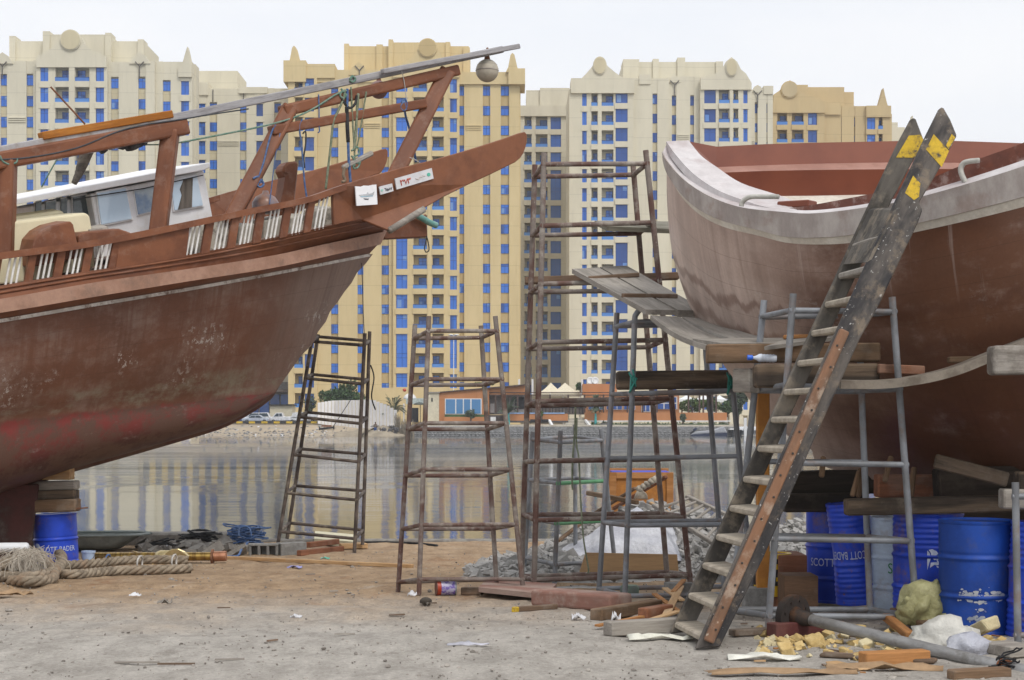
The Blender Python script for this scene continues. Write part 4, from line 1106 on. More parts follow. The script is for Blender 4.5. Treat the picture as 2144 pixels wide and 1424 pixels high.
# clear jug behind bulwark
c = LB.pt(556, 428, 1.2); mb = MB()
mb.lathe([(.0, 0), (.16, .0), (.19, .05), (.19, .14), (.14, .22), (.05, .27), (.04, .31), (0, .31)], 18, 0, Matrix.Translation(c - V((0, 0, .12))))
tag(mb.build('water_jug', mat('dull plastic jug', (.20, .17, .19), (.26, .15, .11), rough=.3), smooth=True), 'rounded plastic jug standing behind bulwark rail near bitt post', 'jug')

# ------------------------------------------------------------------ right boat
RB = Boat(1.56, 16.5, (.78, -.62), (-.62, -.78))
M_hullR = hull_mat('faded red brown hull paint', (.170, .076, .043), (.100, .045, .028), (.60, .48, .42), None, pale_lo=.50, rough=.28, streak=.45, scuff=.2, palebow=(3.3, .5, .95), tide=1.0, seed=3.3)
M_band = mat('dusty pale rubbing band', (.40, .36, .335), (.31, .27, .25), scale=3.5, stretch=(1, 1, .5), rough=.75, bump=.15, dirt=(.24, .16, .13), dirt_amt=.5, dirt_scale=2.2, rand=False)
M_sheer = mat('pinkish faded top paint', (.56, .53, .53), (.48, .44, .44), scale=1.3, rough=.5, bump=.05, dirt=(.33, .25, .24), dirt_amt=.4, rand=False)
M_inner = mat('red brown inner bulwark', (.20, .062, .035), (.165, .05, .03), scale=1.0, rough=.4, bump=.05, fine=.07, rand=False)
M_mould = mat('cream moulding', (.68, .64, .57), (.58, .53, .46), rough=.6, rand=False)
def rw(a, b2, k):
    return lambda t: a + b2 * (1 - math.exp(-max(0, t) / k))
A1 = 9.0
def rcurve(pts, w, w2=1.0): return RB.curve(pts, w)
wTop = lambda t: .14 + 1.56 * (1 - math.exp(-max(0, t - .0) / 1.15))
topR = rcurve([(1397, 300), (1402, 322), (1416, 345), (1436, 367), (1487, 400), (1552, 424), (1640, 437), (1709, 440), (1819, 426), (1932, 402), (2144, 335), (2400, 240)], wTop)
bdT = rcurve([(1388, 318), (1400, 340), (1434, 377), (1485, 410), (1552, 434), (1640, 444), (1709, 447), (1819, 434), (1932, 412), (2144, 349), (2400, 255)], lambda t: .2 + 1.60 * (1 - math.exp(-max(0, t + .02) / 1.15)))
bdB = rcurve([(1390, 338), (1400, 367), (1431, 410), (1468, 441), (1518, 464), (1586, 481), (1645, 496), (1709, 498), (1787, 492), (1922, 468), (2144, 413), (2400, 335)], lambda t: .2 + 1.58 * (1 - math.exp(-max(0, t + .0) / 1.15)))
mdB = rcurve([(1396, 350), (1408, 382), (1434, 421), (1470, 453), (1520, 477), (1590, 494), (1645, 508), (1709, 512), (1787, 508), (1913, 487), (2144, 433), (2400, 358)], lambda t: .16 + 1.58 * (1 - math.exp(-max(0, t) / 1.15)))
stemR = [RB.solve(a, b4, .07) for a, b4 in ((1396, 350), (1408, 400), (1420, 460), (1435, 540), (1451, 590), (1468, 640), (1490, 690), (1512, 730), (1545, 780), (1584, 837), (1612, 872), (1655, 905), (1706, 935))]
def stem_at(z):
    c = stemR
    for i in range(len(c) - 1):
        if c[i][2] >= z >= c[i + 1][2]:
            f = (c[i][2] - z) / (c[i][2] - c[i + 1][2] + 1e-9); return c[i][0] + (c[i + 1][0] - c[i][0]) * f
    return c[-1][0] if z < c[-1][2] else c[0][0]
KZ = 1.02
def rsec(t_rel, v):
    """hull section: v 0 keel .. 1 sheer; t_rel metres aft of the stem at the sheer"""
    return None
rows, uvs = [], []
tS = mdB[0][0]
NSR, NVR = 60, 24
for iv in range(NVR + 1):
    v = iv / NVR; r, u = [], []
    for i in range(NSR + 1):
        s = (i / NSR) ** 1.5
        tt = tS + (A1 - tS) * s
        wt, zt = interp(mdB, tt)
        # keel line: follows the forefoot then runs level
        z0 = mdB[0][2]
        zk = KZ + .28 * math.exp(-s * 9)
        zst = zk + (z0 - zk) * v if s == 0 else None
        zz = zk + (zt - zk) * v
        ts = stem_at(KZ + .28 + (z0 - KZ - .28) * v)
        t = ts + (A1 - ts) * s
        ts0 = stem_at(z0); t = t + (tS - ts0) * v ** 4 * (1 - s)
        d = (t - ts) + .002
        fl = (1 - math.exp(-d / (1.0 + 1.3 * (1 - v)))) / (1 - math.exp(-d / 1.0))
        shape = .86 * (1 - (1 - v) ** 2.3) + .14 * v ** .45
        ww = .06 * (1 - v) + wt * shape * fl
        zz -= .05 * (1 - v) ** 3
        r.append((t, ww, zz)); u.append((t, 2 * v))
    rows.append(r); uvs.append(u)
dh2 = thing('wooden_boat', 'red brown wooden hull with faded pale bow standing on timbers at right', 'boat', RB.at(3, 0, 0))
HI = .75   # the far side stands higher: its bulwark is already built up
mb = MB(); mb.grid([[RB.at(*p) for p in q] for q in rows], 0, uvs)
mb.grid([[RB.at(p[0], -p[1], p[2]) for p in q][::-1] for q in rows], 0, [q[::-1] for q in uvs])
mb.grid([[RB.at(q[0][0], q[0][1], q[0][2]) for q in rows], [RB.at(q[0][0] - .04, 0, q[0][2]) for q in rows], [RB.at(q[0][0], -q[0][1], q[0][2]) for q in rows]], 0, [[(0, 1.0)] * len(rows)] * 3)
mb.grid([[RB.at(*p) for p in rows[0]], [RB.at(p[0], -p[1], p[2]) for p in rows[0]]], 0, [[(p[0], .2) for p in rows[0]]] * 2)
e = [q[-1] for q in rows]
mb.grid([[RB.at(*p) for p in e], [RB.at(p[0], -p[1], p[2]) for p in e]], 0, [[(p[0], 1) for p in e]] * 2)
mb.build('hull', M_hullR, dh2, smooth=True, ang=55)
def band(cA, cB, thick, out, n=70, t1=A1):
    mb = MB(); q = []
    for i in range(n + 1):
        s = (i / n) ** 1.4
        ta = cA[0][0] + (min(t1, cA[-1][0]) - cA[0][0]) * s; tb = cB[0][0] + (min(t1, cB[-1][0]) - cB[0][0]) * s
        wa, za = interp(cA, ta); wb, zb = interp(cB, tb)
        q.append((RB.at(ta, wa + out, za), RB.at(tb, wb + out, zb), RB.at(tb, wb + out - thick, zb), RB.at(ta, wa + out - thick, za)))
    for k in range(4): mb.grid([[c[k] for c in q], [c[(k + 1) % 4] for c in q]])
    mb.add(list(q[0]), [(0, 1, 2, 3)]); mb.add(list(q[-1]), [(3, 2, 1, 0)])
    return mb
o = band(bdT, bdB, .14, .02).build('rubbing_band', M_band, dh2, smooth=True, ang=40); addbevel(o, .025, 3)
band(bdB, mdB, .08, .0).build('moulding', M_mould, dh2, smooth=True, ang=40)
o = band(topR, bdT, .16, .0).build('top_strake', M_sheer, dh2, smooth=True, ang=40)
# broad pale gunwale sweeping up to the stem head: outer and inner edge photographed, inner edge inboard
outE = [(1395, 296), (1414, 323), (1451, 363), (1501, 397), (1559, 420), (1606, 434), (1660, 441)]
innE = [(1442, 294), (1468, 326), (1501, 350), (1552, 383), (1626, 407), (1650, 416), (1690, 432)]
wO = lambda t: .16 + 1.56 * (1 - math.exp(-max(0, t) / 1.15))
oc = RB.curve(outE, wO, 5)
ocp = [RB.at(*p) for p in oc]
# inner edge sits inboard and a little higher
ic = catmull([V((a, b4, 0)) for a, b4 in innE], 5)
icp = []
for k, p in enumerate(ic):
    Y = ocp[k].y + .02 + .40 * (k / len(ic)) ** .7
    icp.append(P(p.x, p.y, Y))
mb = MB(); dn = V((0, 0, -.09))
a, b4 = ocp, icp
mb.grid([a, b4]); mb.grid([b4, [p + dn for p in b4]]); mb.grid([[p + dn for p in b4], [p + dn for p in a]]); mb.grid([[p + dn for p in a], a])
mb.add([a[0], b4[0], b4[0] + dn, a[0] + dn], [(0, 1, 2, 3)]); mb.add([a[-1], b4[-1], b4[-1] + dn, a[-1] + dn], [(3, 2, 1, 0)])
o = mb.build('gunwale', M_sheer, dh2, smooth=True, ang=45)
# cap rail of the near side aft of the dip
capT = [(1575, 441), (1640, 438), (1700, 432), (1819, 410), (1880, 398), (1942, 381), (2010, 352), (2080, 326), (2144, 303), (2300, 240)]
capB = [(1575, 448), (1640, 447), (1709, 447), (1819, 433), (1880, 425), (1942, 410), (2010, 390), (2080, 368), (2144, 348), (2300, 290)]
wC = lambda t: -.02 + 1.56 * (1 - math.exp(-max(0, t) / 1.15))
cA, cB = RB.curve(capT, wC), RB.curve(capB, wC)
mb = band(cA, cB, .16, .06, 40); M_cap = mat('glossy brown cap rail', (.16, .055, .035), (.12, .042, .028), scale=4, rough=.3, dirt=(.42, .33, .30), dirt_amt=.55, dirt_scale=5, rand=False)
o = mb.build('cap_rail', M_cap, dh2, smooth=True, ang=40); addbevel(o, .015, 2)
# short brown block at the break of the gunwale
beam('rail_block', RB.pt(1636, 431, 1.2), RB.pt(1702, 427, 1.2), .16, .06, M_inner, dh2)
# inner face of the far side: upper band, sloped shelf, lower band, pale waterway
def farline(pts, dep): return [P(a2, b5, dep(a2)) for a2, b5 in pts]
xs_ = [1442, 1500, 1600, 1700, 1800, 1900, 2000, 2144, 2300, 2500]
def ln(ys): return list(zip(xs_, ys))
dep = lambda off: (lambda a2: 16.75 + off + .0 * a2)
bands = [(ln([296, 307, 302, 299, 297, 295, 295, 300, 305, 312]), 0.05), (ln([318, 350, 346, 343, 341, 340, 341, 346, 352, 360]), 0.0),
         (ln([330, 362, 358, 356, 355, 354, 354, 357, 362, 370]), -.22), (ln([345, 412, 411, 410, 408, 407, 406, 408, 411, 418]), -.16), (ln([360, 425, 432, 432, 430, 428, 425, 424, 424, 430]), -.45)]
L = [farline(p, dep(of)) for p, of in bands]
def solid(rowsx, nm, m, back=.1):
    mb = MB(); mb.grid(rowsx); mb.grid([[p + V((0, back, 0)) for p in q] for q in rowsx][::-1])
    mb.grid([rowsx[0], [p + V((0, back, 0)) for p in rowsx[0]]]); return mb.build(nm, m, dh2)
solid([L[0], L[1]], 'far_bulwark', M_inner); solid([L[1], L[2]], 'shelf', mat('sky lit shelf paint', (.36, .20, .16), (.30, .16, .125), scale=2, rough=.6, rand=False))  # shelf colour made paler for the sky light its slope catches
solid([L[2], L[3]], 'inner_wall', M_inner); solid([L[3], L[4]], 'waterway', M_mould)
# outside of the high far side down to the hull, so the boat is closed from behind
q = [RB.at(t, -w, z) for t, w, z in mdB]
mb = MB(); n = len(L[0]); idx = [min(len(q) - 1, int(i * (len(q) - 1) / (n - 1) * .62)) for i in range(n)]
mb.grid([[p + V((0, .11, 0)) for p in L[0]], [q[i] for i in idx]]); mb.build('far_planking', M_brown, dh2)
mb = MB()
ra = [RB.at(tS + .3 + (A1 - tS - .3) * i / 30, interp(bdT, tS + .3 + (A1 - tS - .3) * i / 30)[0] - .32, 3.1) for i in range(31)]
rb = [RB.at(tS + .3 + (A1 - tS - .3) * i / 30, -(interp(bdT, tS + .3 + (A1 - tS - .3) * i / 30)[0] - .32), 3.1) for i in range(31)]
mb.grid([ra, rb]); mb.build('deck', M_deck, dh2)
# cord looped round the rail
M_hose = mat('pale hose', (.46, .45, .41), rough=.6)
def rr(pts, r, m, label, cat, w, name):
    return tag(rope(name, [RB.pt(a2, b5, w) for a2, b5 in pts], r, m), label, cat)
rr([(1552, 432), (1554, 424), (1562, 416), (1575, 412), (1600, 412), (1630, 412)], .022, M_hose, 'pale hose looped over the dip of the right boat gunwale', 'hose', 1.62, 'hose_loop')
rr([(2022, 383), (2014, 366), (2012, 352), (2018, 342), (2030, 338), (2050, 336)], .022, M_hose, 'pale hose hooped round cap rail right of the ladder', 'hose', 1.68, 'hose_loop')
# ------------------------------------------------------------------ scaffolds
M_pbrown = mat('rusty brown scaffold pipe', (.115, .062, .050), (.205, .175, .155), scale=3.2, stretch=(.7, 1, 1), rough=.75, bump=.2, dirt=(.36, .33, .29), dirt_amt=.75, dirt_scale=3.5, fine=.3, speck=((.42, .39, .35), 30, .8))
M_pdark = mat('dark sooty scaffold pipe', (.055, .042, .036), (.12, .095, .08), scale=4, rough=.75, bump=.2, dirt=(.30, .26, .20), dirt_amt=.6, dirt_scale=3, fine=.25)
M_pgrey = mat('galvanised scaffold pipe', (.25, .265, .29), (.16, .165, .175), scale=3.0, stretch=(.6, 1, 1), rough=.55, bump=.12, dirt=(.20, .125, .085), dirt_amt=.55, dirt_scale=3, fine=.2, metal=.15)
M_pgreyd = mat('dusty grey scaffold pipe', (.20, .19, .18), (.12, .11, .105), scale=4, rough=.8, bump=.2, dirt=(.30, .26, .21), dirt_amt=.6, dirt_scale=4, fine=.2)
M_pgreen = mat('green scaffold rail', (.09, .30, .13), (.14, .36, .18), scale=4, rough=.6)

def scaffold(label, posts, rails, r, m, group=None):
    """posts: (px_base, py_base, px_top, py_top, Ybase, Ytop) ; rails: (i, py_i, j, py_j[, material])"""
    pp = []
    for q in posts:
        pb = P(q[0], q[1], q[4]); pt_ = P(q[2], q[3], q[5]); pp.append((pb, pt_, q))
    base = sum((p[0] for p in pp), V()) / len(pp); base.z = min(p[0].z for p in pp)
    th = thing('scaffold_tower', label, 'scaffold', base, group)
    def onp(i, py):
        pb, pt_, q = pp[i]
        lo, hi = -.2, 1.2
        for _ in range(40):
            f = (lo + hi) / 2; c = pb.lerp(pt_, f)
            if HY - (c.z - CZ) / c.y * F > py: lo = f
            else: hi = f
        return pb.lerp(pt_, f)
    for pb, pt_, q in pp:
        if len(q) > 6:
            pts = [pb, pt_] + [P(a, b, q[5]) for a, b in q[6]]
            MB().tube([pb, pb.lerp(pt_, .5), pb.lerp(pt_, .9)] + catmull([pb.lerp(pt_, .92)] + pts[1:], 4), r * 1.05, 12).build('post', m, th, smooth=True, ang=50)
        else: pipe('post', pb, pt_, r * 1.05, m, th)
    for q in rails:
        a = onp(q[0], q[1]); b = onp(q[2], q[3]); mm = q[4] if len(q) > 4 else m
        d = (b - a).normalized() * r
        mb = MB().tube([a - d, a.lerp(b, .3), a.lerp(b, .6), b + d], r * .92, 10)
        c = (b - a)
        o = mb.build('rail', mm, th, smooth=True, ang=50)
    return th

def rect_rails(nears, fars, NL=0, NR=1, FL=2, FR=3):
    out = []
    for a, b in nears: out.append((NL, a, NR, b))
    for a, b in fars: out.append((FL, a, FR, b))
    for (a, b), (c, d) in zip(nears, fars): out += [(NL, a, FL, c), (NR, b, FR, d)]
    return out
SG = 'welded pipe scaffold towers'
scaffold('dark sooty scaffold tower standing at water edge under the left bow',
         [(582, 1137, 656, 694, 25.5, 25.5), (742, 1158, 764, 698, 25.5, 25.5), (601, 1128, 666, 700, 26.4, 26.4), (759, 1141, 774, 694, 26.4, 26.4)],
         rect_rails([(715, 723), (792, 804), (873, 887), (952, 967), (1032, 1047), (1113, 1128)], [(705, 714), (784, 795), (863, 875), (940, 951), (1017, 1028), (1095, 1110)]) , .028, M_pdark, SG)
scaffold('short brown scaffold tower standing alone on sand in front of the yellow tower',
         [(877, 1245, 898, 662, 17.1, 17.1), (1095, 1232, 1037, 662, 17.1, 17.1), (833, 1245, 869, 680, 17.6, 17.6), (1040, 1226, 1007, 682, 17.6, 17.6)],
         rect_rails([(693, 693), (794, 794), (886, 886), (983, 983), (1099, 1098), (1213, 1213)], [(709, 707), (806, 806), (899, 899), (996, 996), (1108, 1107), (1219, 1213)]), .0245, M_pbrown, SG)
scaffold('tallest reddish brown scaffold tower beside the pale bow of the right boat',
         [(1118, 1234, 1139, 320, 17.6, 17.6), (1446, 1226, 1352, 315, 17.6, 17.6), (1091, 1231, 1120, 345, 18.4, 18.4), (1398, 1220, 1325, 340, 18.4, 18.4)],
         rect_rails([(344, 343), (473, 466), (595, 588), (717, 712), (840, 834), (965, 960), (1089, 1082), (1214, 1204)], [(370, 366), (493, 489), (612, 608), (731, 727), (850, 844), (967, 962), (1078, 1075), (1207, 1198)]), .029, M_pbrown, SG)
scaffold('grey pipe scaffold tower with bent post tops under the plank gangway',
         [(1308, 1255, 1329, 668, 16.1, 16.1, [(1332, 658), (1338, 650)]), (1576, 1240, 1518, 646, 16.1, 16.1), (1254, 1236, 1292, 655, 16.9, 16.9), (1516, 1228, 1474, 690, 16.9, 16.9)],
         [(0, 674, 1, 668), (2, 683, 3, 680), (0, 674, 2, 684), (0, 824, 1, 818), (2, 826, 3, 822), (0, 824, 2, 826), (1, 818, 3, 822), (0, 960, 1, 955), (2, 960, 3, 956), (0, 1100, 1, 1098), (2, 1093, 3, 1090), (0, 1100, 2, 1094), (1, 1098, 3, 1090), (0, 1248, 1, 1244), (2, 1232, 3, 1228), (0, 1248, 2, 1233)], .0265, M_pgrey, SG)
scaffold('blue grey pipe scaffold tower behind ladder against the right hull',
         [(1608, 1318, 1661, 615, 13.0, 13.0), (1920, 1303, 1868, 622, 13.1, 13.1), (1530, 1292, 1600, 629, 13.75, 13.75), (1822, 1288, 1797, 640, 13.9, 13.9)],
         [(0, 650, 1, 653), (2, 664, 3, 660), (0, 650, 2, 663), (1, 653, 3, 661), (0, 808, 1, 814), (2, 818, 3, 820), (0, 806, 2, 818), (1, 815, 3, 818), (0, 969, 1, 973), (2, 966, 3, 968), (0, 1128, 1, 1133), (2, 1121, 3, 1124), (0, 1128, 2, 1121), (1, 1133, 3, 1124), (0, 1289, 1, 1292), (2, 1276, 3, 1276), (0, 1289, 2, 1277), (1, 1292, 3, 1276)], .0265, M_pgrey, SG)
scaffold('small light grey scaffold frame with green rails by the rubble heap',
         [(1161, 1222, 1174, 902, 18.7, 18.7), (1285, 1158, 1258, 899, 20.2, 20.2), (1097, 1200, 1116, 904, 19.8, 19.8), (1205, 1172, 1204, 889, 21.2, 21.2)],
         [(0, 926, 1, 922), (0, 926, 2, 920), (1, 922, 3, 914), (2, 920, 3, 914), (0, 1012, 1, 1007, M_pgreen), (0, 1012, 2, 1005), (1, 1007, 3, 1001), (2, 1005, 3, 1001), (0, 1096, 1, 1090, M_pgreen), (0, 1096, 2, 1084), (1, 1090, 3, 1082), (2, 1084, 3, 1080), (0, 1182, 1, 1175), (0, 1182, 2, 1168), (2, 1168, 3, 1160)], .026, M_pgrey, SG)
scaffold('grey scaffold end frame cut off by the right edge of view',
         [(2132, 1385, 2126, 1010, 11.9, 11.9), (2330, 1385, 2310, 700, 11.9, 11.9)], [(0, 1330, 1, 1330), (0, 1040, 1, 1035)], .0255, M_pgrey, SG)

# ------------------------------------------------------------------ gangway planks and beams
M_plank = wood('dusty grey plank', (.30, .275, .245), (.22, .20, .175), (.36, .33, .29), .6)
M_plank2 = wood('brown worn plank', (.19, .125, .085), (.12, .085, .06), (.28, .25, .215), .5)
M_tim = wood('dark weathered timber', (.155, .112, .078), (.055, .043, .034), (.24, .20, .155), .55, .9, 7, .6)
M_timb = wood('brown grained timber', (.20, .125, .075), (.12, .078, .048), (.26, .22, .18), .35, .85, 8, .5)
M_timd = wood('blackened timber', (.055, .042, .033), (.03, .025, .02), (.11, .09, .07), .4, .9, 8, .5)
M_lum = wood('fresh orange lumber', (.42, .20, .075), (.32, .145, .05), (.30, .22, .15), .2)
M_lumd = wood('reddish lumber', (.26, .11, .06), (.19, .08, .045), (.32, .26, .21), .3)
M_pale = wood('pale cut wood', (.52, .34, .18), (.42, .26, .13), (.42, .36, .28), .3)

def quadplank(name, c, th, m, label, cat='plank', group=None, warp=0):
    """plank whose top face has the four corners c (ring order), thickness th downward; grain along c0->c1"""
    c = [V(p) for p in c]; X = (c[1] - c[0]).normalized(); up = (c[1] - c[0]).cross(c[3] - c[0]).normalized()
    if up.z < 0: up = -up
    Yv = up.cross(X).normalized(); o0 = c[0]
    mb = MB(); n = 10 if warp else 1; top, bot = [], []
    for i in range(n + 1):
        f = i / n; a = c[0].lerp(c[1], f); b = c[3].lerp(c[2], f); dz = up * (-warp * math.sin(math.pi * f))
        top.append((a + dz, b + dz)); bot.append((a + dz - up * th, b + dz - up * th))
    L = lambda p: V(((p - o0).dot(X), (p - o0).dot(Yv), (p - o0).dot(up)))
    ring = [[L(a), L(b), L(d), L(e)] for (a, b), (e, d) in zip(top, bot)]
    for k in range(4): mb.grid([[q[k] for q in ring], [q[(k + 1) % 4] for q in ring]])
    mb.add(ring[0], [(0, 1, 2, 3)]); mb.add(ring[-1], [(3, 2, 1, 0)])
    o = mb.build(name, m, None, origin=(0, 0, 0)); place(o, o0, X, up)
    addbevel(o, .006); return tag(o, label, cat, group)
GP = 'gangway planks'
# upper pair slopes down to the right towards us, lower pair carries on to the platform
YA, YB_ = 17.9, 15.4
quadplank('gangway_plank', [P(1198, 563, 17.7), P(1352, 648, 15.6), P(1412, 649, 15.75), P(1254, 560, 17.9)], .05, M_plank, 'upper grey gangway plank on left side with long straight edge', group=GP)
quadplank('gangway_plank', [P(1256, 559, 17.95), P(1420, 649, 15.8), P(1480, 651, 15.95), P(1312, 556, 18.15)], .07, M_plank, 'upper grey gangway plank on right side with thick lower end', group=GP)
o = beam('cleat', P(1233, 583, 17.2), P(1337, 575, 17.5), .05, .045, M_plank2, up=(0, -.1, 1)); tag(o, 'brown cleat nailed across the top of upper gangway', 'cleat')
o = beam('cleat', P(1303, 619, 16.2), P(1417, 620, 16.5), .05, .045, M_plank2, up=(0, -.1, 1)); tag(o, 'brown cleat nailed across lower half of upper gangway', 'cleat')
quadplank('gangway_plank', [P(1362, 660, 15.6), P(1478, 722, 13.9), P(1560, 722, 14.0), P(1425, 664, 15.75)], .045, M_plank, 'lower grey gangway plank on left side sagging to platform', group=GP, warp=.04)
quadplank('gangway_plank', [P(1428, 663, 15.8), P(1560, 718, 14.1), P(1606, 708, 14.3), P(1492, 668, 15.9)], .045, M_plank, 'lower grey gangway plank on right side speckled with mud', group=GP, warp=.02)
o = beam('support_board', P(1099, 588, 18.5), P(1300, 581, 18.5), .2, .075, M_plank2); tag(o, 'brown board laid through tall scaffold below gangway top, left piece', 'board')
o = beam('support_board', P(1290, 583, 18.3), P(1421, 578, 18.3), .2, .075, M_plank2); tag(o, 'brown board under gangway top poking right past tall scaffold', 'board')
quadplank('platform_board', [P(1272, 474, 17.7), P(1425, 480, 17.7), P(1425, 464, 18.4), P(1245, 462, 18.4)], .05, wood('greenish board', (.21, .20, .16), (.15, .14, .11)), 'grey green board bridging tall scaffold to the right boat bow', 'board')
o = beam('tied_timber', P(1290, 797, 16.35), P(1548, 794, 16.35), .18, .185, M_tim, bevel=.03, seg=3); tag(o, 'thick dark timber tied with green cord across grey scaffold', 'timber')
def lash(px, py0, py1, Y, label, wd=8):
    pts = []
    for k in range(9): pts.append(P(px + wd * math.sin(k * 2.4), py0 + (py1 - py0) * ((k * 5) % 9) / 8, Y + .02 * math.cos(k * 2.4)))
    o = rope('cord_lashing', pts, .010, mat('teal cord', (.03, .17, .14), (.05, .24, .20), rough=.8), sub=4); return tag(o, label, 'cord lashing')
lash(1325, 774, 822, 16.05, 'teal cord lashing round left post and dark timber'); lash(1528, 774, 826, 16.05, 'teal cord lashing round right end of dark timber', 6)
o = beam('platform_beam', P(1479, 741, 13.5), P(1840, 738, 13.5), .14, .155, M_timb, bevel=.012); tag(o, 'brown grained beam across platform behind the plastic bottle', 'beam')
o = beam('platform_beam', P(1578, 788, 13.3), P(1838, 786, 13.3), .16, .19, M_tim, bevel=.02); tag(o, 'cracked dark beam just below the plastic bottle', 'beam')
o = beam('platform_beam', P(1545, 797, 13.9), P(1580, 797, 13.5), .1, .2, M_grwood, bevel=.012); o['label'] = 'pale end board at left of cracked dark beam'; o['category'] = 'board'
quadplank('platform_board', [P(1508, 718, 13.6), P(1720, 720, 13.7), P(1720, 706, 14.3), P(1450, 709, 14.3)], .03, M_plank, 'thin grey board flat on platform left of ladder', 'board')
quadplank('platform_board', [P(1600, 726, 13.2), P(1745, 706, 13.6), P(1760, 700, 14.0), P(1640, 712, 13.8)], .03, M_plank, 'warped thin board rising behind ladder from platform', 'board')
o = beam('offcut', P(1640, 706, 14.0), P(1705, 704, 14.0), .05, .035, M_lum); tag(o, 'small orange offcut lying on platform behind grey post', 'offcut')
# long curved plank up to the block at right
pts = [(1760, 806, 12.9), (1850, 806, 12.9), (1930, 796, 12.8), (2000, 779, 12.75), (2070, 752, 12.7), (2144, 722, 12.6), (2260, 672, 12.4)]
c = catmull([P(*q) for q in pts], 5); mb = MB(); ring = []
for p in c: ring.append([p + V((0, -.02, .035)), p + V((.03, .34, .05)), p + V((.03, .34, -.015)), p + V((0, -.02, -.03))])
for k in range(4): mb.grid([[q[k] for q in ring], [q[(k + 1) % 4] for q in ring]])
mb.add(ring[0], [(0, 1, 2, 3)]); mb.add(ring[-1], [(3, 2, 1, 0)])
o = mb.build('curved_plank', mat('dusty bent plank', (.26, .225, .185), (.19, .16, .13), scale=5, rough=.85, dirt=(.12, .095, .075), dirt_amt=.5), smooth=True, ang=40); tag(o, 'long bent grey plank curving up right from behind ladder', 'plank')
o = beam('timber_block', P(2072, 755, 12.1), P(2300, 752, 12.1), .20, .215, wood('flaking pale timber', (.30, .275, .245), (.16, .14, .12), (.10, .08, .065), .6, .9, 6, .7), bevel=.03, seg=3); tag(o, 'flaking grey timber block under raised end of bent plank', 'timber')
o = beam('offcut', P(1838, 772, 13.2), P(1935, 776, 13.2), .06, .075, M_lumd); tag(o, 'orange brown offcut under bent plank behind post', 'offcut')
o = beam('offcut', P(1985, 754, 13.1), P(2050, 752, 13.1), .08, .05, M_timb); tag(o, 'short brown offcut standing behind the bent plank', 'offcut')
# bottle
th = thing('plastic_bottle', 'clear crushed plastic bottle with blue cap lying on beam edge', 'bottle', P(1592, 751, 13.35))
M_pet = mat('clear plastic', (.52, .56, .66), (.62, .66, .74), scale=5, rough=.15, bump=.1, spec=.6)
pa, pb = P(1576, 749, 13.35), P(1626, 751, 13.35); X = (pb - pa).normalized()
q = [(0, .012), (.012, .013), (.03, .02), (.05, .033), (.07, .036), (.08, .031), (.09, .035), (.105, .031), (.115, .035), (.13, .031), (.14, .035), (.155, .031), (.165, .035), (.18, .032), (.192, .028), (.195, .0)]
MB().tube([pa + X * a for a, r_ in q], [r_ for a, r_ in q], 14).build('bottle_body', M_pet, th, smooth=True)
MB().tube([pa - X * .045, pa - X * .044, pa - X * .005, pa], [.012, .021, .021, .018], 12).build('cap', mat('blue cap', (.05, .16, .70), rough=.4, bump=0), th, smooth=True, ang=40)

# ------------------------------------------------------------------ ladder
M_lad = mat('grimy ladder wood', (.040, .038, .040), (.125, .11, .098), scale=4, stretch=(.35, 1, 1), rough=.8, bump=.4, dirt=(.27, .21, .15), dirt_amt=.6, dirt_scale=5, fine=.4, speck=((.55, .54, .52), 42, .85))
M_ladf = mat('grey ladder wood', (.12, .108, .094), (.048, .043, .038), scale=4, stretch=(.3, 1, 1), rough=.85, bump=.3, dirt=(.30, .25, .19), dirt_amt=.5, dirt_scale=4, fine=.25)
M_tread = wood('dusty tread', (.40, .35, .28), (.30, .26, .21), (.44, .39, .33), .6)
M_yel = mat('worn yellow paint', (.60, .40, .03), (.50, .33, .03), scale=6, rough=.6, dirt=(.06, .055, .05), dirt_amt=1.0, dirt_scale=12, fine=.3)
M_bat = mat('orange brown batten', (.225, .115, .064), (.135, .078, .05), scale=5, stretch=(.2, 1, 1), rough=.6, speck=((.50, .42, .33), 24, .8), dirt=(.40, .32, .25), dirt_amt=.75, dirt_scale=3.5, bump=.25)
YN0, YN1, YF0, YF1 = 11.88, 12.35, 12.68, 12.95
lad = thing('boat_ladder', 'tall heavy wooden ladder with yellow striped tips leaning on right boat', 'ladder', G(1470, 1355))
def stY(py, near=True):
    f = (1360 - py) / 1135
    return (YN0 + (YN1 - YN0) * f) if near else (YF0 + (YF1 - YF0) * f)
def lp(px, py, near=True, dy=0): return P(px, py, stY(py, near) + dy)
def stringer(poly, near, m, thick):
    pts = [lp(a, b, near) for a, b in poly]
    X = V((505, 0, 0)) ; p0 = lp(1470, 1355, near); p1 = lp(1975, 235, near); X = (p1 - p0).normalized()
    up = V((0, -1, 0)); o0 = pts[0]; Yv = up.cross(X).normalized(); Z = X.cross(Yv)
    L = lambda p: V(((p - o0).dot(X), (p - o0).dot(Yv), (p - o0).dot(Z)))
    o = MB().prism([L(p) for p in pts], L(o0 + V((0, thick, 0)))).build('stringer', m, None, origin=(0, 0, 0))
    place(o, o0, X, Z); setparent(o, lad); addbevel(o, .01); return o
st1 = stringer([(1455, 1361), (1480, 1356), (1507, 1356), (1600, 1165), (1699, 934), (1761, 797), (1802, 707), (1840, 640), (1890, 533), (1921, 470), (1932, 440), (1925, 424), (1968, 352), (2004, 284), (1990, 250), (1975, 224), (1968, 226), (1940, 282), (1817, 545), (1756, 682), (1600, 1035)], True, M_lad, .05)
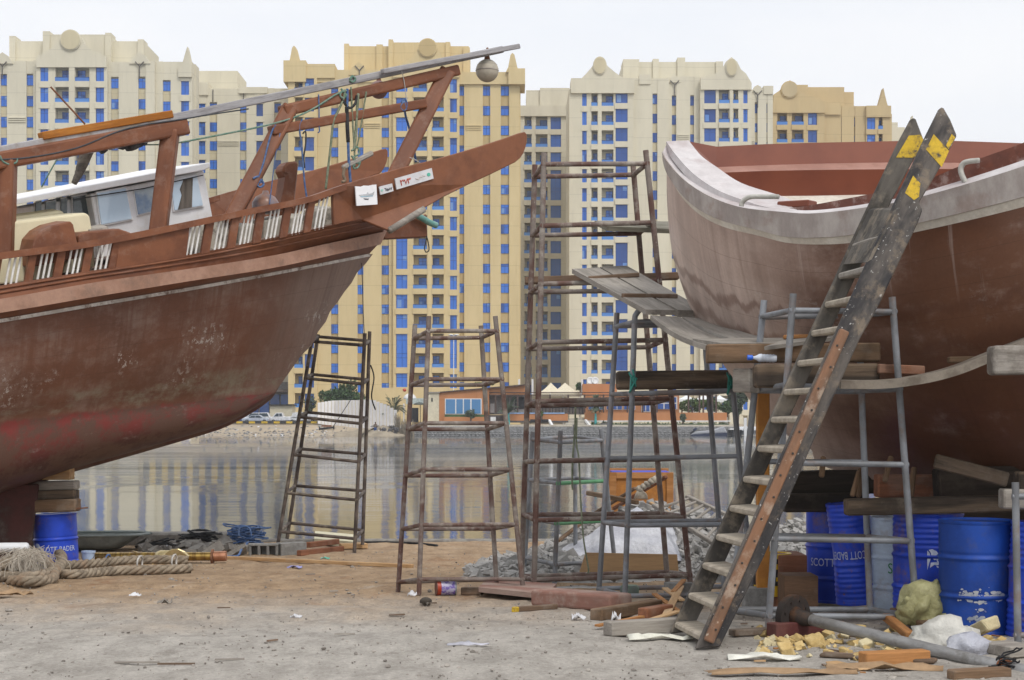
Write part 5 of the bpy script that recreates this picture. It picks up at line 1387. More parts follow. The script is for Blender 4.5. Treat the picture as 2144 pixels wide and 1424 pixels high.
st2 = stringer([(1402, 1328), (1448, 1322), (1500, 1215), (1580, 1040), (1660, 860), (1740, 690), (1820, 520), (1870, 415), (1935, 294), (1917, 247), (1908, 248), (1880, 300), (1780, 512), (1745, 590), (1680, 730), (1560, 990)], False, M_ladf, .05)
def decal(pts, near, name, m, par, dy=-.004):
    return MB().prism([lp(a, b, near, dy) for a, b in pts], (0, .006, 0)).build(name, m, par)
decal([(1955, 281), (1987, 316), (1972, 350), (1939, 313)], True, 'yellow_stripe', M_yel, st1)
decal([(1912, 368), (1927, 384), (1924, 412), (1914, 419), (1895, 404)], True, 'yellow_stripe', M_yel, st1)
decal([(1993, 280), (2000, 288), (1986, 312), (1981, 304)], True, 'yellow_stripe', M_yel, st1)
decal([(1903, 284), (1928, 282), (1934, 294), (1917, 330), (1876, 330)], False, 'yellow_stripe', M_yel, st2)
ty = [1302, 1241, 1178, 1118, 1058, 997, 933, 873, 815, 755, 692, 632, 572, 510]
def edge_x(py): return 1402 + (1328 - py) * .4685     # far stringer left edge
def edge_n(py): return 1455 + (1361 - py) * .4465     # near stringer left edge
for i, y in enumerate(ty):
    pf = lp(edge_x(y) + 2, y, False); z = pf.z
    yn = HY - (z - CZ) / stY(y, True) * F
    pn = lp(edge_n(yn) + 6, yn, True); pn.z = z
    pn += V((-.03, .045, 0)); pf += V((-.015, 0, 0))
    c = [pf, pn, pn + V((.185, 0, .012)), pf + V((.185, 0, .012))]
    mb = MB().prism(c, (0, 0, -.05)); o = mb.build('tread', M_tread if i < 12 else M_plank, lad, bevel=.012)
# wide board closing the top between the stringers
pf = [lp(1818, 440, False), lp(1765, 555, False)]; pn = [lp(1870, 440, True), lp(1815, 550, True)]
MB().prism([pf[0], pn[0], pn[1], pf[1]], (.04, .0, .02)).build('back_board', M_ladf, lad, bevel=.006)
o = MB()
p0, p1 = lp(1483, 1344, True, -.035), lp(1768, 692, True, -.035)
b_ = beam('batten', p0, p1, .075, .06, M_bat, None, up=(0, -1, 0), bevel=.012, seg=2); setparent(b_, lad)
M_nail = mat('nail head', (.05, .045, .04), rough=.5, bump=0)
for k in range(14):
    c = p0.lerp(p1, .04 + k * .07) + V((.01 * (-1) ** k, -.032, 0)); mb = MB().lathe([(.009, 0), (.008, .005), (0, .006)], 8, 0, Matrix.Translation(c) @ Matrix.Rotation(math.pi / 2, 4, 'X')); mb.build('nail', M_nail, b_)

# ------------------------------------------------------------------ drums
M_dblue = mat('royal blue drum paint', (.022, .070, .56), (.018, .055, .44), scale=1.5, rough=.38, bump=.12, dirt=(.17, .10, .09), dirt_amt=.65, dirt_scale=3.6, fine=.16, speck=((.20, .09, .05), 14, .8), bdist=.02)
M_dblue2 = mat('worn mid blue drum paint', (.012, .066, .36), (.009, .046, .25), scale=2.5, rough=.5, bump=.12, dirt=(.10, .09, .09), dirt_amt=.4, dirt_scale=3, fine=.1, bdist=.02)
M_dpale = mat('pale grey blue drum paint', (.50, .59, .70), (.42, .50, .60), scale=2, rough=.5, bump=.1, dirt=(.30, .20, .15), dirt_amt=.5, dirt_scale=3.5, stretch=(1, 1, 2))
M_let = mat('faded white lettering', (.55, .60, .72), (.40, .46, .62), scale=14, rough=.6, bump=0, fine=.2)
M_letg = mat('green lettering', (.03, .22, .08), rough=.6, bump=0)
M_splat = mat('white resin splash', (.42, .43, .45), (.28, .31, .38), scale=14, rough=.7)
def attach(o, root):
    o.parent = root; return o
def drum(loc, label, m, r=.288, h=.88, yaw=0.0, tilt=(0, 0), flip=False, text=None, tz=.33, tsize=.105, tphi=0.0, tm=None, emblem=True, ribs=0, dent=0.0, seed=1, group='blue steel drums propping the boats', rings=(.30, .60)):
    root = thing('steel_drum', label, 'drum', loc, group)
    root.rotation_euler = (tilt[0], tilt[1] + (math.pi if flip else 0), yaw)
    if flip: root.location = V(loc) + V((math.sin(tilt[1]) * h * 0, 0, h))
    prof = [(0, 0.006), (r - .02, .006), (r - .006, 0), (r + .006, .004), (r + .006, .022), (r, .03)]
    z = .03
    zs = []
    n = 90
    for i in range(n + 1):
        zz = .03 + (h - .06) * i / n; rr = r
        for q in rings: rr += .014 * math.exp(-((zz - q * h) / .013) ** 2) - .006 * math.exp(-((zz - q * h - .03) / .01) ** 2)
        if ribs:
            if zz > rings[1] * h + .05 or zz < rings[0] * h - .05: rr += .0045 * math.sin(zz * 2 * math.pi / .045)
        prof.append((rr, zz))
    prof += [(r, h - .03), (r + .006, h - .022), (r + .006, h - .002), (r - .006, h), (r - .02, h - .012), (0, h - .012)]
    mb = MB(); mb.lathe(prof, 40)
    for i, p in enumerate(mb.v):
        a = math.atan2(p.y, p.x)
        k = dent * noise.noise(V((math.cos(a) * 1.6 + seed, math.sin(a) * 1.6, p.z * 3.2))) * math.sin(math.pi * min(1, max(0, p.z / h)))
        p.x *= 1 + k; p.y *= 1 + k
    o = mb.build('drum_body', m, None, smooth=True, origin=(0, 0, 0), ang=50); attach(o, root)
    rr = r + .0035 + dent * .05
    def wrap(vs, fs, name, mm, phi, z0, sx=1):
        q = []
        for p in vs:
            f = phi + sx * p[0] / rr
            kk = 1 + dent * noise.noise(V((math.sin(f) * 1.6 + seed, -math.cos(f) * 1.6, (z0 + p[1]) * 3.2))) * math.sin(math.pi * (z0 + p[1]) / h)
            R = rr * kk; q.append(V((R * math.sin(f), -R * math.cos(f), z0 + p[1])))
        mb = MB().add(q, fs); attach(mb.build(name, mm, None, origin=(0, 0, 0)), root)
    if text:
        vs, fs = textmesh(text, tsize)
        vs = [(p.x * .80, p.y) for p in vs]; x0 = min(p[0] for p in vs); x1 = max(p[0] for p in vs); L = x1 - x0
        wrap([(p[0] - x0 - L / 2 + .03, p[1]) for p in vs], fs, 'lettering', tm or M_let, tphi, tz)
        if emblem:
            s = tsize * 1.5; ox = -L / 2 - .045
            A = [(0, .05), (.0, .95), (.10, .85), (.16, .60), (.10, .42)]
            B = [(.06, .98), (.22, 1.02), (.42, .92), (.56, .70), (.66, .45), (.50, .55), (.32, .52), (.20, .62), (.16, .85)]
            C_ = [(.16, .40), (.40, .42), (.62, .36), (.46, .28), (.26, .30), (.12, .16)]
            for g in (A, B, C_):
                pts = []
                for (a1, b1), (a2, b2) in zip(g, g[1:] + g[:1]): pts += [(ox + a1 * s, b1 * s)]
                cx = sum(p[0] for p in pts) / len(pts); cy = sum(p[1] for p in pts) / len(pts)
                wrap(pts + [(cx, cy)], [(i, (i + 1) % len(pts), len(pts)) for i in range(len(pts))], 'emblem', tm or M_let, tphi, tz - .03)
    return root
DB = G(120, 1208)
drum(P(120, 1208, 22.3), 'blue steel drum with white lettering under the left boat, wood blocks on top', M_dblue, yaw=0, tilt=(0, -.045), text='SCOTT BADER', tz=.36, tsize=.098, tphi=.26, dent=.05, seed=4, rings=(.24, .60), h=.86)
def drum_at(cx, base, Y, **k):
    b = P(cx, base, Y); return drum(V((b.x, Y, b.z)), **k)
drum_at(1752, 1258, 15.7, label='blue lettered drum standing leftmost under the right boat', m=M_dblue, text='SCOTT BADER', tz=.35, tsize=.105, tphi=-.32, emblem=False, rings=(.26, .60))
drum_at(1774, 1262, 14.75, label='crushed blue drum with upside down lettering, tilted between left and pale drums', m=M_dblue, flip=True, tilt=(0, -.11), text='SCOTT BADER', tz=.42, tsize=.10, tphi=.35, emblem=False, dent=.16, seed=8, ribs=1, r=.27, h=.90).scale = (.70, 1, 1)
drum_at(1887, 1290, 14.6, label='pale grey blue drum with rust streaks and green letter', m=M_dpale, text='S', tz=.40, tsize=.13, tphi=-.66, tm=M_letg, emblem=False, ribs=0)
drum_at(1943, 1292, 13.85, label='blue drum with white emblem half hidden by the largest drum', m=M_dblue, text='SCOTT BADER', tz=.44, tsize=.12, tphi=.96, ribs=1, rings=(.30, .60))
dbig = drum_at(2044, 1322, 12.95, label='large worn blue drum with white resin splashes', m=M_dblue2, yaw=0, dent=.02, rings=(.33, .67))
mb = MB(); r_ = random.Random(5)
for i in range(120):
    if i < 40 or i > 75: ph, z = r_.uniform(-.75, .45), .31 + r_.gauss(0, .02)
    elif i < 55: ph, z = r_.uniform(-.30, .05), r_.uniform(.13, .30)
    else: ph, z = r_.uniform(-.5, .1), .13 + r_.gauss(0, .02)
    s = r_.choice((.003, .005, .007, .011, .015)); R = .291
    n = 7; pts = [V((R * math.sin(ph + s * r_.uniform(.7, 1.3) * 1.6 * math.cos(k * 6.283 / n) / R), -R * math.cos(ph + s * 1.6 * math.cos(k * 6.283 / n) / R), z + s * r_.uniform(.7, 1.3) * math.sin(k * 6.283 / n))) for k in range(n)]
    mb.add(pts, [list(range(n))])
attach(mb.build('resin_splash', M_splat, None, origin=(0, 0, 0)), dbig)['kind'] = 'stuff'
drum_at(2188, 1335, 12.6, label='ribbed blue drum cut off by the right edge of view', m=M_dblue, tilt=(0, .05), ribs=1, dent=.03, seed=3)

# ------------------------------------------------------------------ blocking timbers
for k_, (y_, lab_) in enumerate(((1068, 'topmost dark sleeper in wall of sleepers behind right drums'), (1150, 'middle dark sleeper in wall of sleepers behind right drums'), (1232, 'lowest dark sleeper in wall of sleepers behind right drums'))):
    tag(beam('timber_beam', P(1850, y_, 16.6), P(2420, y_, 16.6), .3, .38, M_timd, bevel=.02), lab_, 'timber', 'sleepers behind the drums')  # added backing: dark beams stand in for the deep shade under the hull
GB = 'timber blocks under the left boat'
o = beam('timber_block', P(60, 1060, 22.1), P(164, 1057, 22.1), .3, .17, M_timb, bevel=.02); tag(o, 'brown timber block resting directly on left drum', 'timber block', GB)
o = beam('timber_block', P(72, 1037, 22.2), P(161, 1035, 22.2), .28, .125, M_tim, bevel=.015); tag(o, 'dark grey timber block in middle of the drum stack', 'timber block', GB)
o = beam('timber_block', P(68, 1017, 22.2), P(162, 1015, 22.2), .28, .115, M_grwood, bevel=.015); tag(o, 'greyest timber block third up on the drum stack', 'timber block', GB)
mb = MB().prism([P(80, 1005, 22.1), P(146, 1005, 22.1), P(146, 978, 22.1), P(138, 976, 22.1)], (0, .25, 0)); tag(mb.build('timber_wedge', M_pale, bevel=.008), 'pale wooden wedge under left keel, topmost on the drum', 'wedge')
o = pipe('iron_rod', P(150, 1066, 22.0), P(184, 1063, 22.0), .010, M_rust); tag(o, 'thin dark rod poking right from under lowest timber block', 'rod')
GT = 'timbers under the right boat'
def tb(pa, pb, Y, w, h, m, label, Y2=None, cat='timber'):
    o = beam('timber_beam', P(pa[0], pa[1], Y), P(pb[0], pb[1], Y2 or Y), w, h, m, bevel=.012); return tag(o, label, cat, GT)
tb((1640, 1012), (1960, 1004), 15.2, .3, .22, M_timd, 'long blackened timber behind ladder below the right hull')
tb((1638, 1052), (1812, 1050), 15.1, .3, .17, M_timd, 'blackened timber end lying on leftmost drums')
tb((1770, 1062), (2200, 1052), 13.6, .18, .135, M_tim, 'long squared timber lying on drum tops under right hull')
tb((1834, 1017), (1990, 1018), 14.4, .2, .20, M_lumd, 'reddish timber with rough end above the long squared timber')
tb((1960, 1020), (2200, 1006), 14.0, .25, .30, M_timd, 'deep dark timber right under right keel')
tb((2096, 1044), (2240, 1046), 12.6, .16, .15, M_grwood, 'short grey timber end on the rightmost drum')
tb((2128, 1008), (2240, 1008), 12.7, .16, .15, M_tim, 'rough dark timber end stacked on short grey timber')
def prop(pa, pb, Y, w, h, m, label): return tb(pa, pb, Y, w, h, m, label, None, 'prop')
prop((1957, 965), (2110, 1005), 13.4, .05, .12, M_tim, 'sloping brown shore board running down right below the hull')
prop((1955, 940), (1972, 928), 13.4, .10, .09, M_timb, 'notched wooden chock wedged at top of sloping shore board') if False else None
for i, (xa, ya, xb, yb, lab) in enumerate(((1852, 1010, 1866, 955, 'thin leaning stick prop beside reddish timber'), (1797, 1042, 1802, 980, 'upright brown stick between grey posts under hull'), (1784, 1040, 1800, 985, 'slanted brown stick crossing left of grey post'), (1907, 1042, 1914, 978, 'pale upright stick right of reddish timber'), (1720, 1000, 1724, 955, 'short stick prop near ladder under hull edge'))):
    prop((xa, ya), (xb, yb), 14.0, .04, .045, M_timb, lab)
o = beam('orange_post', P(1597, 1290, 14.6), P(1597, 822, 14.6), .11, .10, mat('orange painted post', (.40, .17, .03), (.32, .13, .025), scale=4, rough=.6, dirt=(.2, .12, .06), dirt_amt=.3), bevel=.008); tag(o, 'orange painted wooden post standing behind the ladder', 'post')
beam('timber_beam', P(-300, 1122, 24.5), P(72, 1120, 24.5), .3, .35, M_timd, bevel=.02); tag(bpy.context.scene.objects[[o.name for o in bpy.context.scene.objects if o.name.startswith('timber_beam')][-1]], 'dark sleeper timber lying behind the left drum', 'timber')

# ------------------------------------------------------------------ left clutter
M_hemp = mat('tan hawser', (.31, .255, .19), (.19, .155, .115), scale=9, rough=.95, bump=.5, dirt=(.32, .19, .11), dirt_amt=.45, dirt_scale=1.4, fine=.3)
def hawser(pts, R, label, name='mooring_rope', sub=10, twist=9.0):
    c = catmull(pts, sub); mb = MB()
    # resample evenly
    L = [0.0]
    for a, b in zip(c, c[1:]): L.append(L[-1] + (b - a).length)
    n = int(L[-1] / .022); q = []; j = 0
    for i in range(n + 1):
        s = L[-1] * i / n
        while j < len(L) - 2 and L[j + 1] < s: j += 1
        f = (s - L[j]) / max(1e-6, L[j + 1] - L[j]); q.append(c[j].lerp(c[j + 1], f))
    for st in range(4):
        pp = []
        for i, p in enumerate(q):
            t = (q[min(i + 1, n)] - q[max(0, i - 1)]).normalized(); u = t.cross(V((0, 0, 1))); u.normalize(); w2 = u.cross(t)
            a = i * .022 * twist / R * .1 + st * math.pi / 2
            pp.append(p + (u * math.cos(a) + w2 * math.sin(a)) * R * .55)
        mb.tube(pp, R * .50, 7)
    return tag(mb.build(name, M_hemp, smooth=True), label, 'rope')
def gp(px, py, h=0.0):
    p = G(px, py); p.z += h; return p
hawser([gp(115, 1212, .06), gp(160, 1213, .06), gp(230, 1206, .06), gp(320, 1203, .06), gp(400, 1200, .06)], .062, 'thick tan hawser run tied along front of rope bundle')
hawser([gp(130, 1200, .10), gp(190, 1196, .10), gp(260, 1192, .12), (gp(330, 1190, .12)), gp(392, 1188, .10)], .062, 'thick tan hawser run lying behind front run of rope bundle')
hawser([gp(-60, 1215, .06), gp(20, 1220, .06), gp(80, 1222, .08), gp(120, 1212, .12), gp(128, 1195, .2), gp(100, 1190, .25), gp(60, 1195, .2), gp(10, 1200, .15), gp(-60, 1205, .1)], .07, 'thick tan hawser bent into a loop in front of left drum')
hawser([gp(-40, 1222, .07), gp(15, 1212, .2), gp(60, 1204, .27), gp(100, 1208, .18), gp(112, 1222, .07), gp(70, 1228, .06), gp(20, 1226, .06)], .06, 'thick tan hawser turn heaped on top of rope loop at left')
mb = MB(); r_ = random.Random(11)
for i in range(260):
    a = gp(58 + r_.gauss(0, 17), 1210 + r_.gauss(0, 5), .34 + r_.uniform(-.05, .04)); d = V((r_.gauss(0.02, .12), -r_.uniform(.0, .12), 0)); b = a + d + V((0, 0, -.1)); e = b + V((r_.gauss(.02, .05), -.04, -.14))
    mb.tube(catmull([a, b, e], 3), .0045, 4)
tag(mb.build('frayed_rope_end', mat('frayed fibres', (.42, .38, .32), (.32, .28, .23), rough=.95)), 'pale frayed tuft of fibres on hawser loop', 'frayed rope', kind='stuff')
for px, py, m, lab in ((226, 1192, M_rblue, 'blue twine tied round hawser bundle right of drum'), (293, 1196, M_rwhite, 'white twine tied round middle of hawser bundle'), (365, 1192, M_rwhite, 'white strap tied round right end of hawser bundle')):
    c = gp(px, py, .08); o = MB().tube([c + V((.01 * math.sin(k), .13 * math.cos(k * .6283), .10 * math.sin(k * .6283) + .02)) for k in range(10)], .013, 6, closed=True).build('twine_tie', m, smooth=True); tag(o, lab, 'twine')
M_pvc = mat('white plastic', (.72, .73, .75), (.66, .66, .67), rough=.4, bump=0, fine=.04)
c0, c1 = P(-120, 1148, 20.6), P(60, 1147, 20.6); d = (c1 - c0).normalized()
tag(MB().tube([c0, c1 - d * .03, c1 - d * .01, c1], [.066, .066, .058, .04], 18).build('white_pipe', M_pvc, smooth=True, ang=50), 'white plastic pipe end entering view at left edge', 'pipe')
o = MB().lathe([(.06, 0), (.07, .16), (.074, .16), (.074, .18), (0, .18)], 16, 0, Matrix.Translation(gp(12, 1184))).build('white_tub', M_pvc, smooth=True, ang=40); tag(o, 'small white tub on ground under white pipe end', 'tub')
th = thing('plastic_bucket', 'pale blue white bucket beside left drum', 'bucket', gp(185, 1186))
M_pail = mat('pale blue plastic', (.46, .56, .72), (.40, .50, .66), rough=.45, bump=0, fine=.05)
MB().lathe([(.075, 0), (.09, .19), (.098, .19), (.098, .215), (.09, .215), (.072, .02), (0, .02)], 20, 0, Matrix.Translation(gp(185, 1186))).build('pail_body', M_pail, th, smooth=True, ang=40)
c = gp(185, 1186, .19); MB().tube([c + V((.098 * math.cos(k * math.pi / 8 + math.pi), -.03 - .098 * abs(math.sin(k * math.pi / 8)) * .3, -.12 * math.sin(k * math.pi / 8))) for k in range(9)], .005, 5).build('handle', M_pgreyd, th)
# brass propeller shaft
M_brass = mat('tarnished brass', (.50, .34, .10), (.26, .16, .055), scale=5, stretch=(3, .3, .3), rough=.32, metal=.85, bump=.05, dirt=(.10, .07, .04), dirt_amt=.5, dirt_scale=3)
M_brassl = mat('bright bronze blade', (.62, .52, .30), (.50, .40, .20), scale=4, rough=.4, metal=.6, dirt=(.30, .22, .10), dirt_amt=.4)
M_copper = mat('copper sleeve', (.56, .28, .17), (.42, .19, .11), scale=6, rough=.4, metal=.7)
Ys = 23.4
th = thing('propeller_shaft', 'tarnished brass propeller shaft with bladed propeller lying behind hawser bundle', 'propeller', P(330, 1182, Ys))
pipe('shaft', P(196, 1166, Ys), P(450, 1165, Ys), .062, M_brass, th, 20)
pipe('sleeve', P(448, 1165, Ys), P(474, 1164, Ys), .072, M_copper, th, 20)
MB().tube([P(443, 1166, Ys), P(447, 1166, Ys)], [.11, .11], 16).build('flange_ring', M_rust, th)
MB().tube([P(326, 1168, Ys), P(336, 1168, Ys), P(362, 1167, Ys), P(370, 1167, Ys)], [.08, .11, .10, .07], 18).build('hub', M_brassl, th, smooth=True)
def blade(pts, dz, m=M_brassl):
    mb = MB(); top = [P(a, b, Ys - .10 + q) for a, b, q in pts]; mb.prism(top, (0.01, .05, .0)); mb.build('blade', m, th, bevel=.01)
blade([(340, 1172, 0), (346, 1158, -.02), (358, 1150, -.04), (372, 1149, -.05), (386, 1155, -.05), (394, 1164, -.04), (398, 1164, -.02), (384, 1172, 0), (362, 1176, 0)], 0)
blade([(274, 1153, .1), (284, 1155, .1), (310, 1164, .05), (328, 1170, 0), (330, 1176, 0), (312, 1174, .02), (296, 1166, .06)], 0, M_brass)
blade([(288, 1172, -.05), (330, 1165, 0), (334, 1182, -.05), (318, 1184, -.1), (296, 1182, -.1)], 0, M_brass)
# grey dinghy behind
M_skiff = mat('grey green fibreglass', (.30, .33, .32), (.23, .26, .25), scale=2, rough=.6, dirt=(.16, .16, .14), dirt_amt=.4)
mb = MB(); Y0 = 26.3; rowsk = []
for i in range(13):
    f = i / 12; px = -40 + 355 * f
    tip = max(0, (f - .80) / .20)
    top = P(px, 1117 + 3 * (1 - f), Y0); rr_ = []
    hw = .55 * math.sqrt(max(.01, 1 - tip ** 2)); dz = -.26 * (1 - tip ** 1.3)
    for k in range(9):
        a = math.pi * k / 8; rr_.append(V((top.x - .22 * tip * math.sin(a), Y0 - hw * math.cos(a), top.z + dz * math.sin(a) ** .55 if 0 < k < 8 else top.z)))
    rowsk.append(rr_)
mb.grid(rowsk); mb.add(rowsk[0], [tuple(range(9))])
th = thing('dinghy', 'grey green dinghy hull lying by the water behind brass shaft', 'dinghy', P(180, 1150, Y0)); mb.build('hull', M_skiff, th, smooth=True, ang=60)
MB().tube([r2[0] for r2 in rowsk], .022, 6).build('gunwale', M_skiff, th, smooth=True); MB().tube([r2[-1] for r2 in rowsk], .022, 6).build('gunwale', M_skiff, th, smooth=True)
mb = MB(); mb.grid([[r2[0] + V((0, .03, -.1)) for r2 in rowsk[:-2]], [r2[-1] + V((0, -.03, -.1)) for r2 in rowsk[:-2]]]); mb.build('floor', M_skiff, th)
# concrete bank edge and lumps along the water
M_conc = mat('weathered concrete', (.25, .235, .21), (.17, .155, .14), scale=6, rough=.9, bump=.4)
mb = MB()
mb.box(-9.8, -4.6, 27.4, 27.9, gz(27) - .1, gz(27) + .20); mb.box(-4.5, 4, 28.42, 28.72, gz(28) - .6, gz(28) + .035); mb.box(4.02, 14, 28.42, 28.72, gz(28) - .6, gz(28) + .02)
tag(mb.build('quay_edge', M_conc, bevel=.03), kind='structure')
mb = MB(); r_ = random.Random(21)
for i in range(46):
    px = r_.uniform(300, 520); mb.chunk(gp(px, r_.uniform(1141, 1164), .05), r_.uniform(.04, .2), r_.uniform(.05, .14), r_.uniform(.03, .1), i)
tag(mb.build('rubble_edge', M_conc), 'broken grey concrete lumps along bank behind brass shaft', 'rubble', kind='stuff')
# black cables and nets
def coil(cx, cy, n, rx, ry, rz, r, m, label, seed, name, cat, Y=None, h=.05):
    r_ = random.Random(seed); c = gp(cx, cy, h) if Y is None else P(cx, cy, Y); mb = MB()
    for i in range(n):
        pts = []; ph = r_.uniform(0, 6.28); ex = r_.uniform(.6, 1.1); ey = r_.uniform(.6, 1.1); oz = r_.uniform(0, rz); ox, oy = r_.gauss(0, rx * .25), r_.gauss(0, ry * .25); tl = r_.gauss(0, .5)
        for k in range(17):
            a = k * 2 * math.pi / 16 + ph; rr_ = 1 + .1 * math.sin(3 * a + i)
            pts.append(c + V((ox + rx * ex * rr_ * math.cos(a), oy + ry * ey * rr_ * math.sin(a), max(.0, oz + tl * .3 * rx * math.cos(a) + .02 * r_.random()))))
        mb.tube(pts, r, 5)
    return tag(mb.build(name, m, smooth=True), label, cat)
coil(515, 1152, 16, .26, .22, .34, .013, M_rblue, 'blue rope coil heaped by concrete blocks', 3, 'rope_coil', 'rope coil')
tag(rope('rope_loop', [P(500, 1122, 25.4), P(501, 1108, 25.4), P(508, 1103, 25.4), P(517, 1103, 25.4), P(524, 1110, 25.4), P(526, 1124, 25.4)], .014, M_rblue), 'blue rope loop standing up from blue coil', 'rope')
tag(rope('rope_tail', [gp(520, 1155, .15), gp(506, 1164, .1), gp(498, 1168, .03), gp(480, 1168, .02), gp(470, 1167, .02)], .018, M_rblue), 'loose blue rope tail lying left of concrete block', 'rope')
coil(412, 1146, 9, .32, .15, .12, .012, M_rblack, 'tangle of black cable on the bank behind brass shaft', 9, 'cable_tangle', 'cable', h=.1)
coil(330, 1152, 5, .30, .12, .05, .012, M_rblack, 'black hose loops near the dinghy bow', 10, 'cable_tangle', 'cable', h=.08)
tag(rope('black_hose', [gp(378, 1142, .16), gp(405, 1136, .2), gp(430, 1135, .2), gp(450, 1138, .17), gp(463, 1137, .17)], .026, M_rblack), 'thick black hose lying along bank behind brass shaft', 'hose')
tag(rope('black_hose', [gp(762, 1138, .02), gp(820, 1138, .02), gp(870, 1140, .02), gp(915, 1145, .02)], .022, M_rblack), 'black hose along water edge right of dark scaffold', 'hose')
for k, (xa, ya, xb, yb) in enumerate(((415, 1142, 428, 1155), (345, 1146, 352, 1158))):
    tag(pipe('loose_pipe', gp(xa, ya, .12), gp(xb, yb, .05), .018, M_pgrey), 'short grey pipe amid black %s' % ('cable tangle' if k == 0 else 'hose loops'), 'pipe')
# hollow concrete blocks
M_blk = mat('grey concrete block', (.24, .235, .225), (.18, .175, .165), scale=12, rough=.95, bump=.5, fine=.3)
def hollow_block(px0, px1, pyb, pyt, Y, label):
    a = P(px0, pyb, Y); b = P(px1, pyt, Y); th = a
    w, h = b.x - a.x, b.z - a.z; mb = MB(); D = .2; t = .035
    mb.box(a.x, b.x, Y, Y + D, a.z, a.z + t); mb.box(a.x, b.x, Y, Y + D, b.z - t, b.z)
    for i in range(4):
        x = a.x + (w - t * 1.2) * i / 3; mb.box(x, x + t * 1.2, Y + .001, Y + D - .001, a.z + t, b.z - t)
    mb.box(a.x + .01, b.x - .01, Y + D * .8, Y + D - .003, a.z + t, b.z - t)
    return tag(mb.build('concrete_block', M_blk, bevel=.008), label, 'concrete block')
hollow_block(520, 582, 1168, 1139, 25.0, 'hollow concrete block with three dark cells left of solid block')
o = beam('concrete_block', P(583, 1152, 25.1), P(637, 1149, 25.3), .22, .22, M_blk, bevel=.01); tag(o, 'solid grey concrete block under dark scaffold foot', 'concrete block')
o = quadplank('foam_slab', [gp(658, 1143, .12), gp(739, 1147, .1), gp(742, 1136, .14), gp(660, 1132, .17)], .09, mat('cream foam slab', (.62, .58, .42), (.56, .52, .37), rough=.9), 'cream foam slab lying beneath dark scaffold', 'foam slab')
GL = 'reddish lumber pieces under dark scaffold'
for a, b, h, lab in (((626, 1164), (716, 1154), .04, 'reddish lumber piece lying frontmost under dark scaffold'), ((645, 1156), (706, 1148), .11, 'reddish lumber piece lying upon other lumber under dark scaffold')):
    tag(beam('lumber_piece', gp(*a, h), gp(*b, h), .09, .085, M_lumd), lab, 'lumber', GL)
tag(beam('lumber_piece', gp(712, 1150, .05), gp(768, 1149, .05), .2, .08, M_pale), 'pale flat board under right foot of dark scaffold', 'board')
tag(beam('long_batten', gp(470, 1172, .03), gp(864, 1190, .03), .07, .05, M_pale, bevel=.005), 'long thin pale batten lying across sand in front of dark scaffold', 'batten')
tag(rope('electric_cable', [gp(775, 1150, .8), P(776, 765, 25.6), P(783, 790, 25.5), P(778, 830, 25.5), P(786, 858, 25.5)][1:], .012, M_rblack), 'black cable hanging from top of dark scaffold', 'cable')

# ------------------------------------------------------------------ litter
def sheet(px, py, w, d, m, label, name, cat, seed, amp=.03, yaw=0.0, n=6, h=.01):
    r_ = random.Random(seed); c = gp(px, py, h); rowsq = []; R = Matrix.Rotation(yaw, 3, 'Z')
    for i in range(n + 1):
        rr_ = []
        for j in range(n + 1):
            x = (i / n - .5) * w * (1 + .15 * noise.noise(V((j * .9, seed, 0)))); y = (j / n - .5) * d * (1 + .25 * noise.noise(V((i * .9, seed + 5, 0))))
            z = amp * abs(noise.noise(V((i * .8 + seed, j * .8, 3)))) * 2.2
            rr_.append(c + R @ V((x, y, z)))
        rowsq.append(rr_)
    mb = MB(); mb.grid(rowsq); o = mb.build(name, m, smooth=True)
    s = o.modifiers.new('thickness', 'SOLIDIFY'); s.thickness = .004
    return tag(o, label, cat)
M_lil = mat('lilac plastic', (.42, .42, .78), rough=.5, bump=0); M_wht = mat('white litter', (.70, .70, .72), (.58, .58, .60), rough=.7, bump=0)
M_card = mat('brown cardboard', (.36, .24, .14), (.29, .19, .11), scale=4, rough=.9, bump=.1)
sheet(617, 1191, .2, .12, M_lil, 'crumpled lilac plastic scrap on sand left of short brown scaffold', 'plastic_scrap', 'litter', 2, .04)
sheet(681, 1172, .13, .06, M_green, 'small green plastic scrap on sand below reddish lumber', 'plastic_scrap', 'litter', 3, .03)
sheet(620, 1296, .10, .06, M_wht, 'white crumpled paper on grey dirt in left foreground', 'paper_scrap', 'litter', 4, .03)
sheet(863, 1250, .09, .07, M_wht, 'white paper scrap at foot of short brown scaffold', 'paper_scrap', 'litter', 5, .05)
sheet(283, 1250, .12, .05, M_wht, 'white plastic scrap on ground under left boat stern side', 'plastic_scrap', 'litter', 6, .03)
sheet(980, 1354, .30, .05, mat('clear film', (.50, .50, .56), rough=.4, bump=0), 'long film strip lying on grey dirt in centre foreground', 'film_strip', 'litter', 7, .02)
sheet(30, 1252, .34, .16, M_card, 'torn brown cardboard curling on ground at left edge', 'cardboard', 'cardboard', 8, .06, h=.03)
sheet(345, 1266, .14, .05, M_grwood, 'grey stick litter knot on left foreground dirt', 'twig_litter', 'litter', 9, .04)
for i, (px, py, L, yw) in enumerate(((455, 1275, .12, .1), (690, 1240, .1, .6), (815, 1290, .14, .3), (240, 1390, .3, .05), (330, 1393, .25, .02), (450, 1384, .2, .2), (560, 1345, .1, .9), (700, 1330, .16, .1), (900, 1265, .07, .4), (640, 1204, .12, .3))):
    a = gp(px, py, .01); d = V((math.cos(yw), math.sin(yw), 0)) * L
    tag(beam('wood_splinter', a, a + d, .02, .012, M_grwood if i % 2 else M_plank2, bevel=0), 'small wood splinter lying on bare dirt of the foreground', 'splinter', 'wood splinters on the dirt')
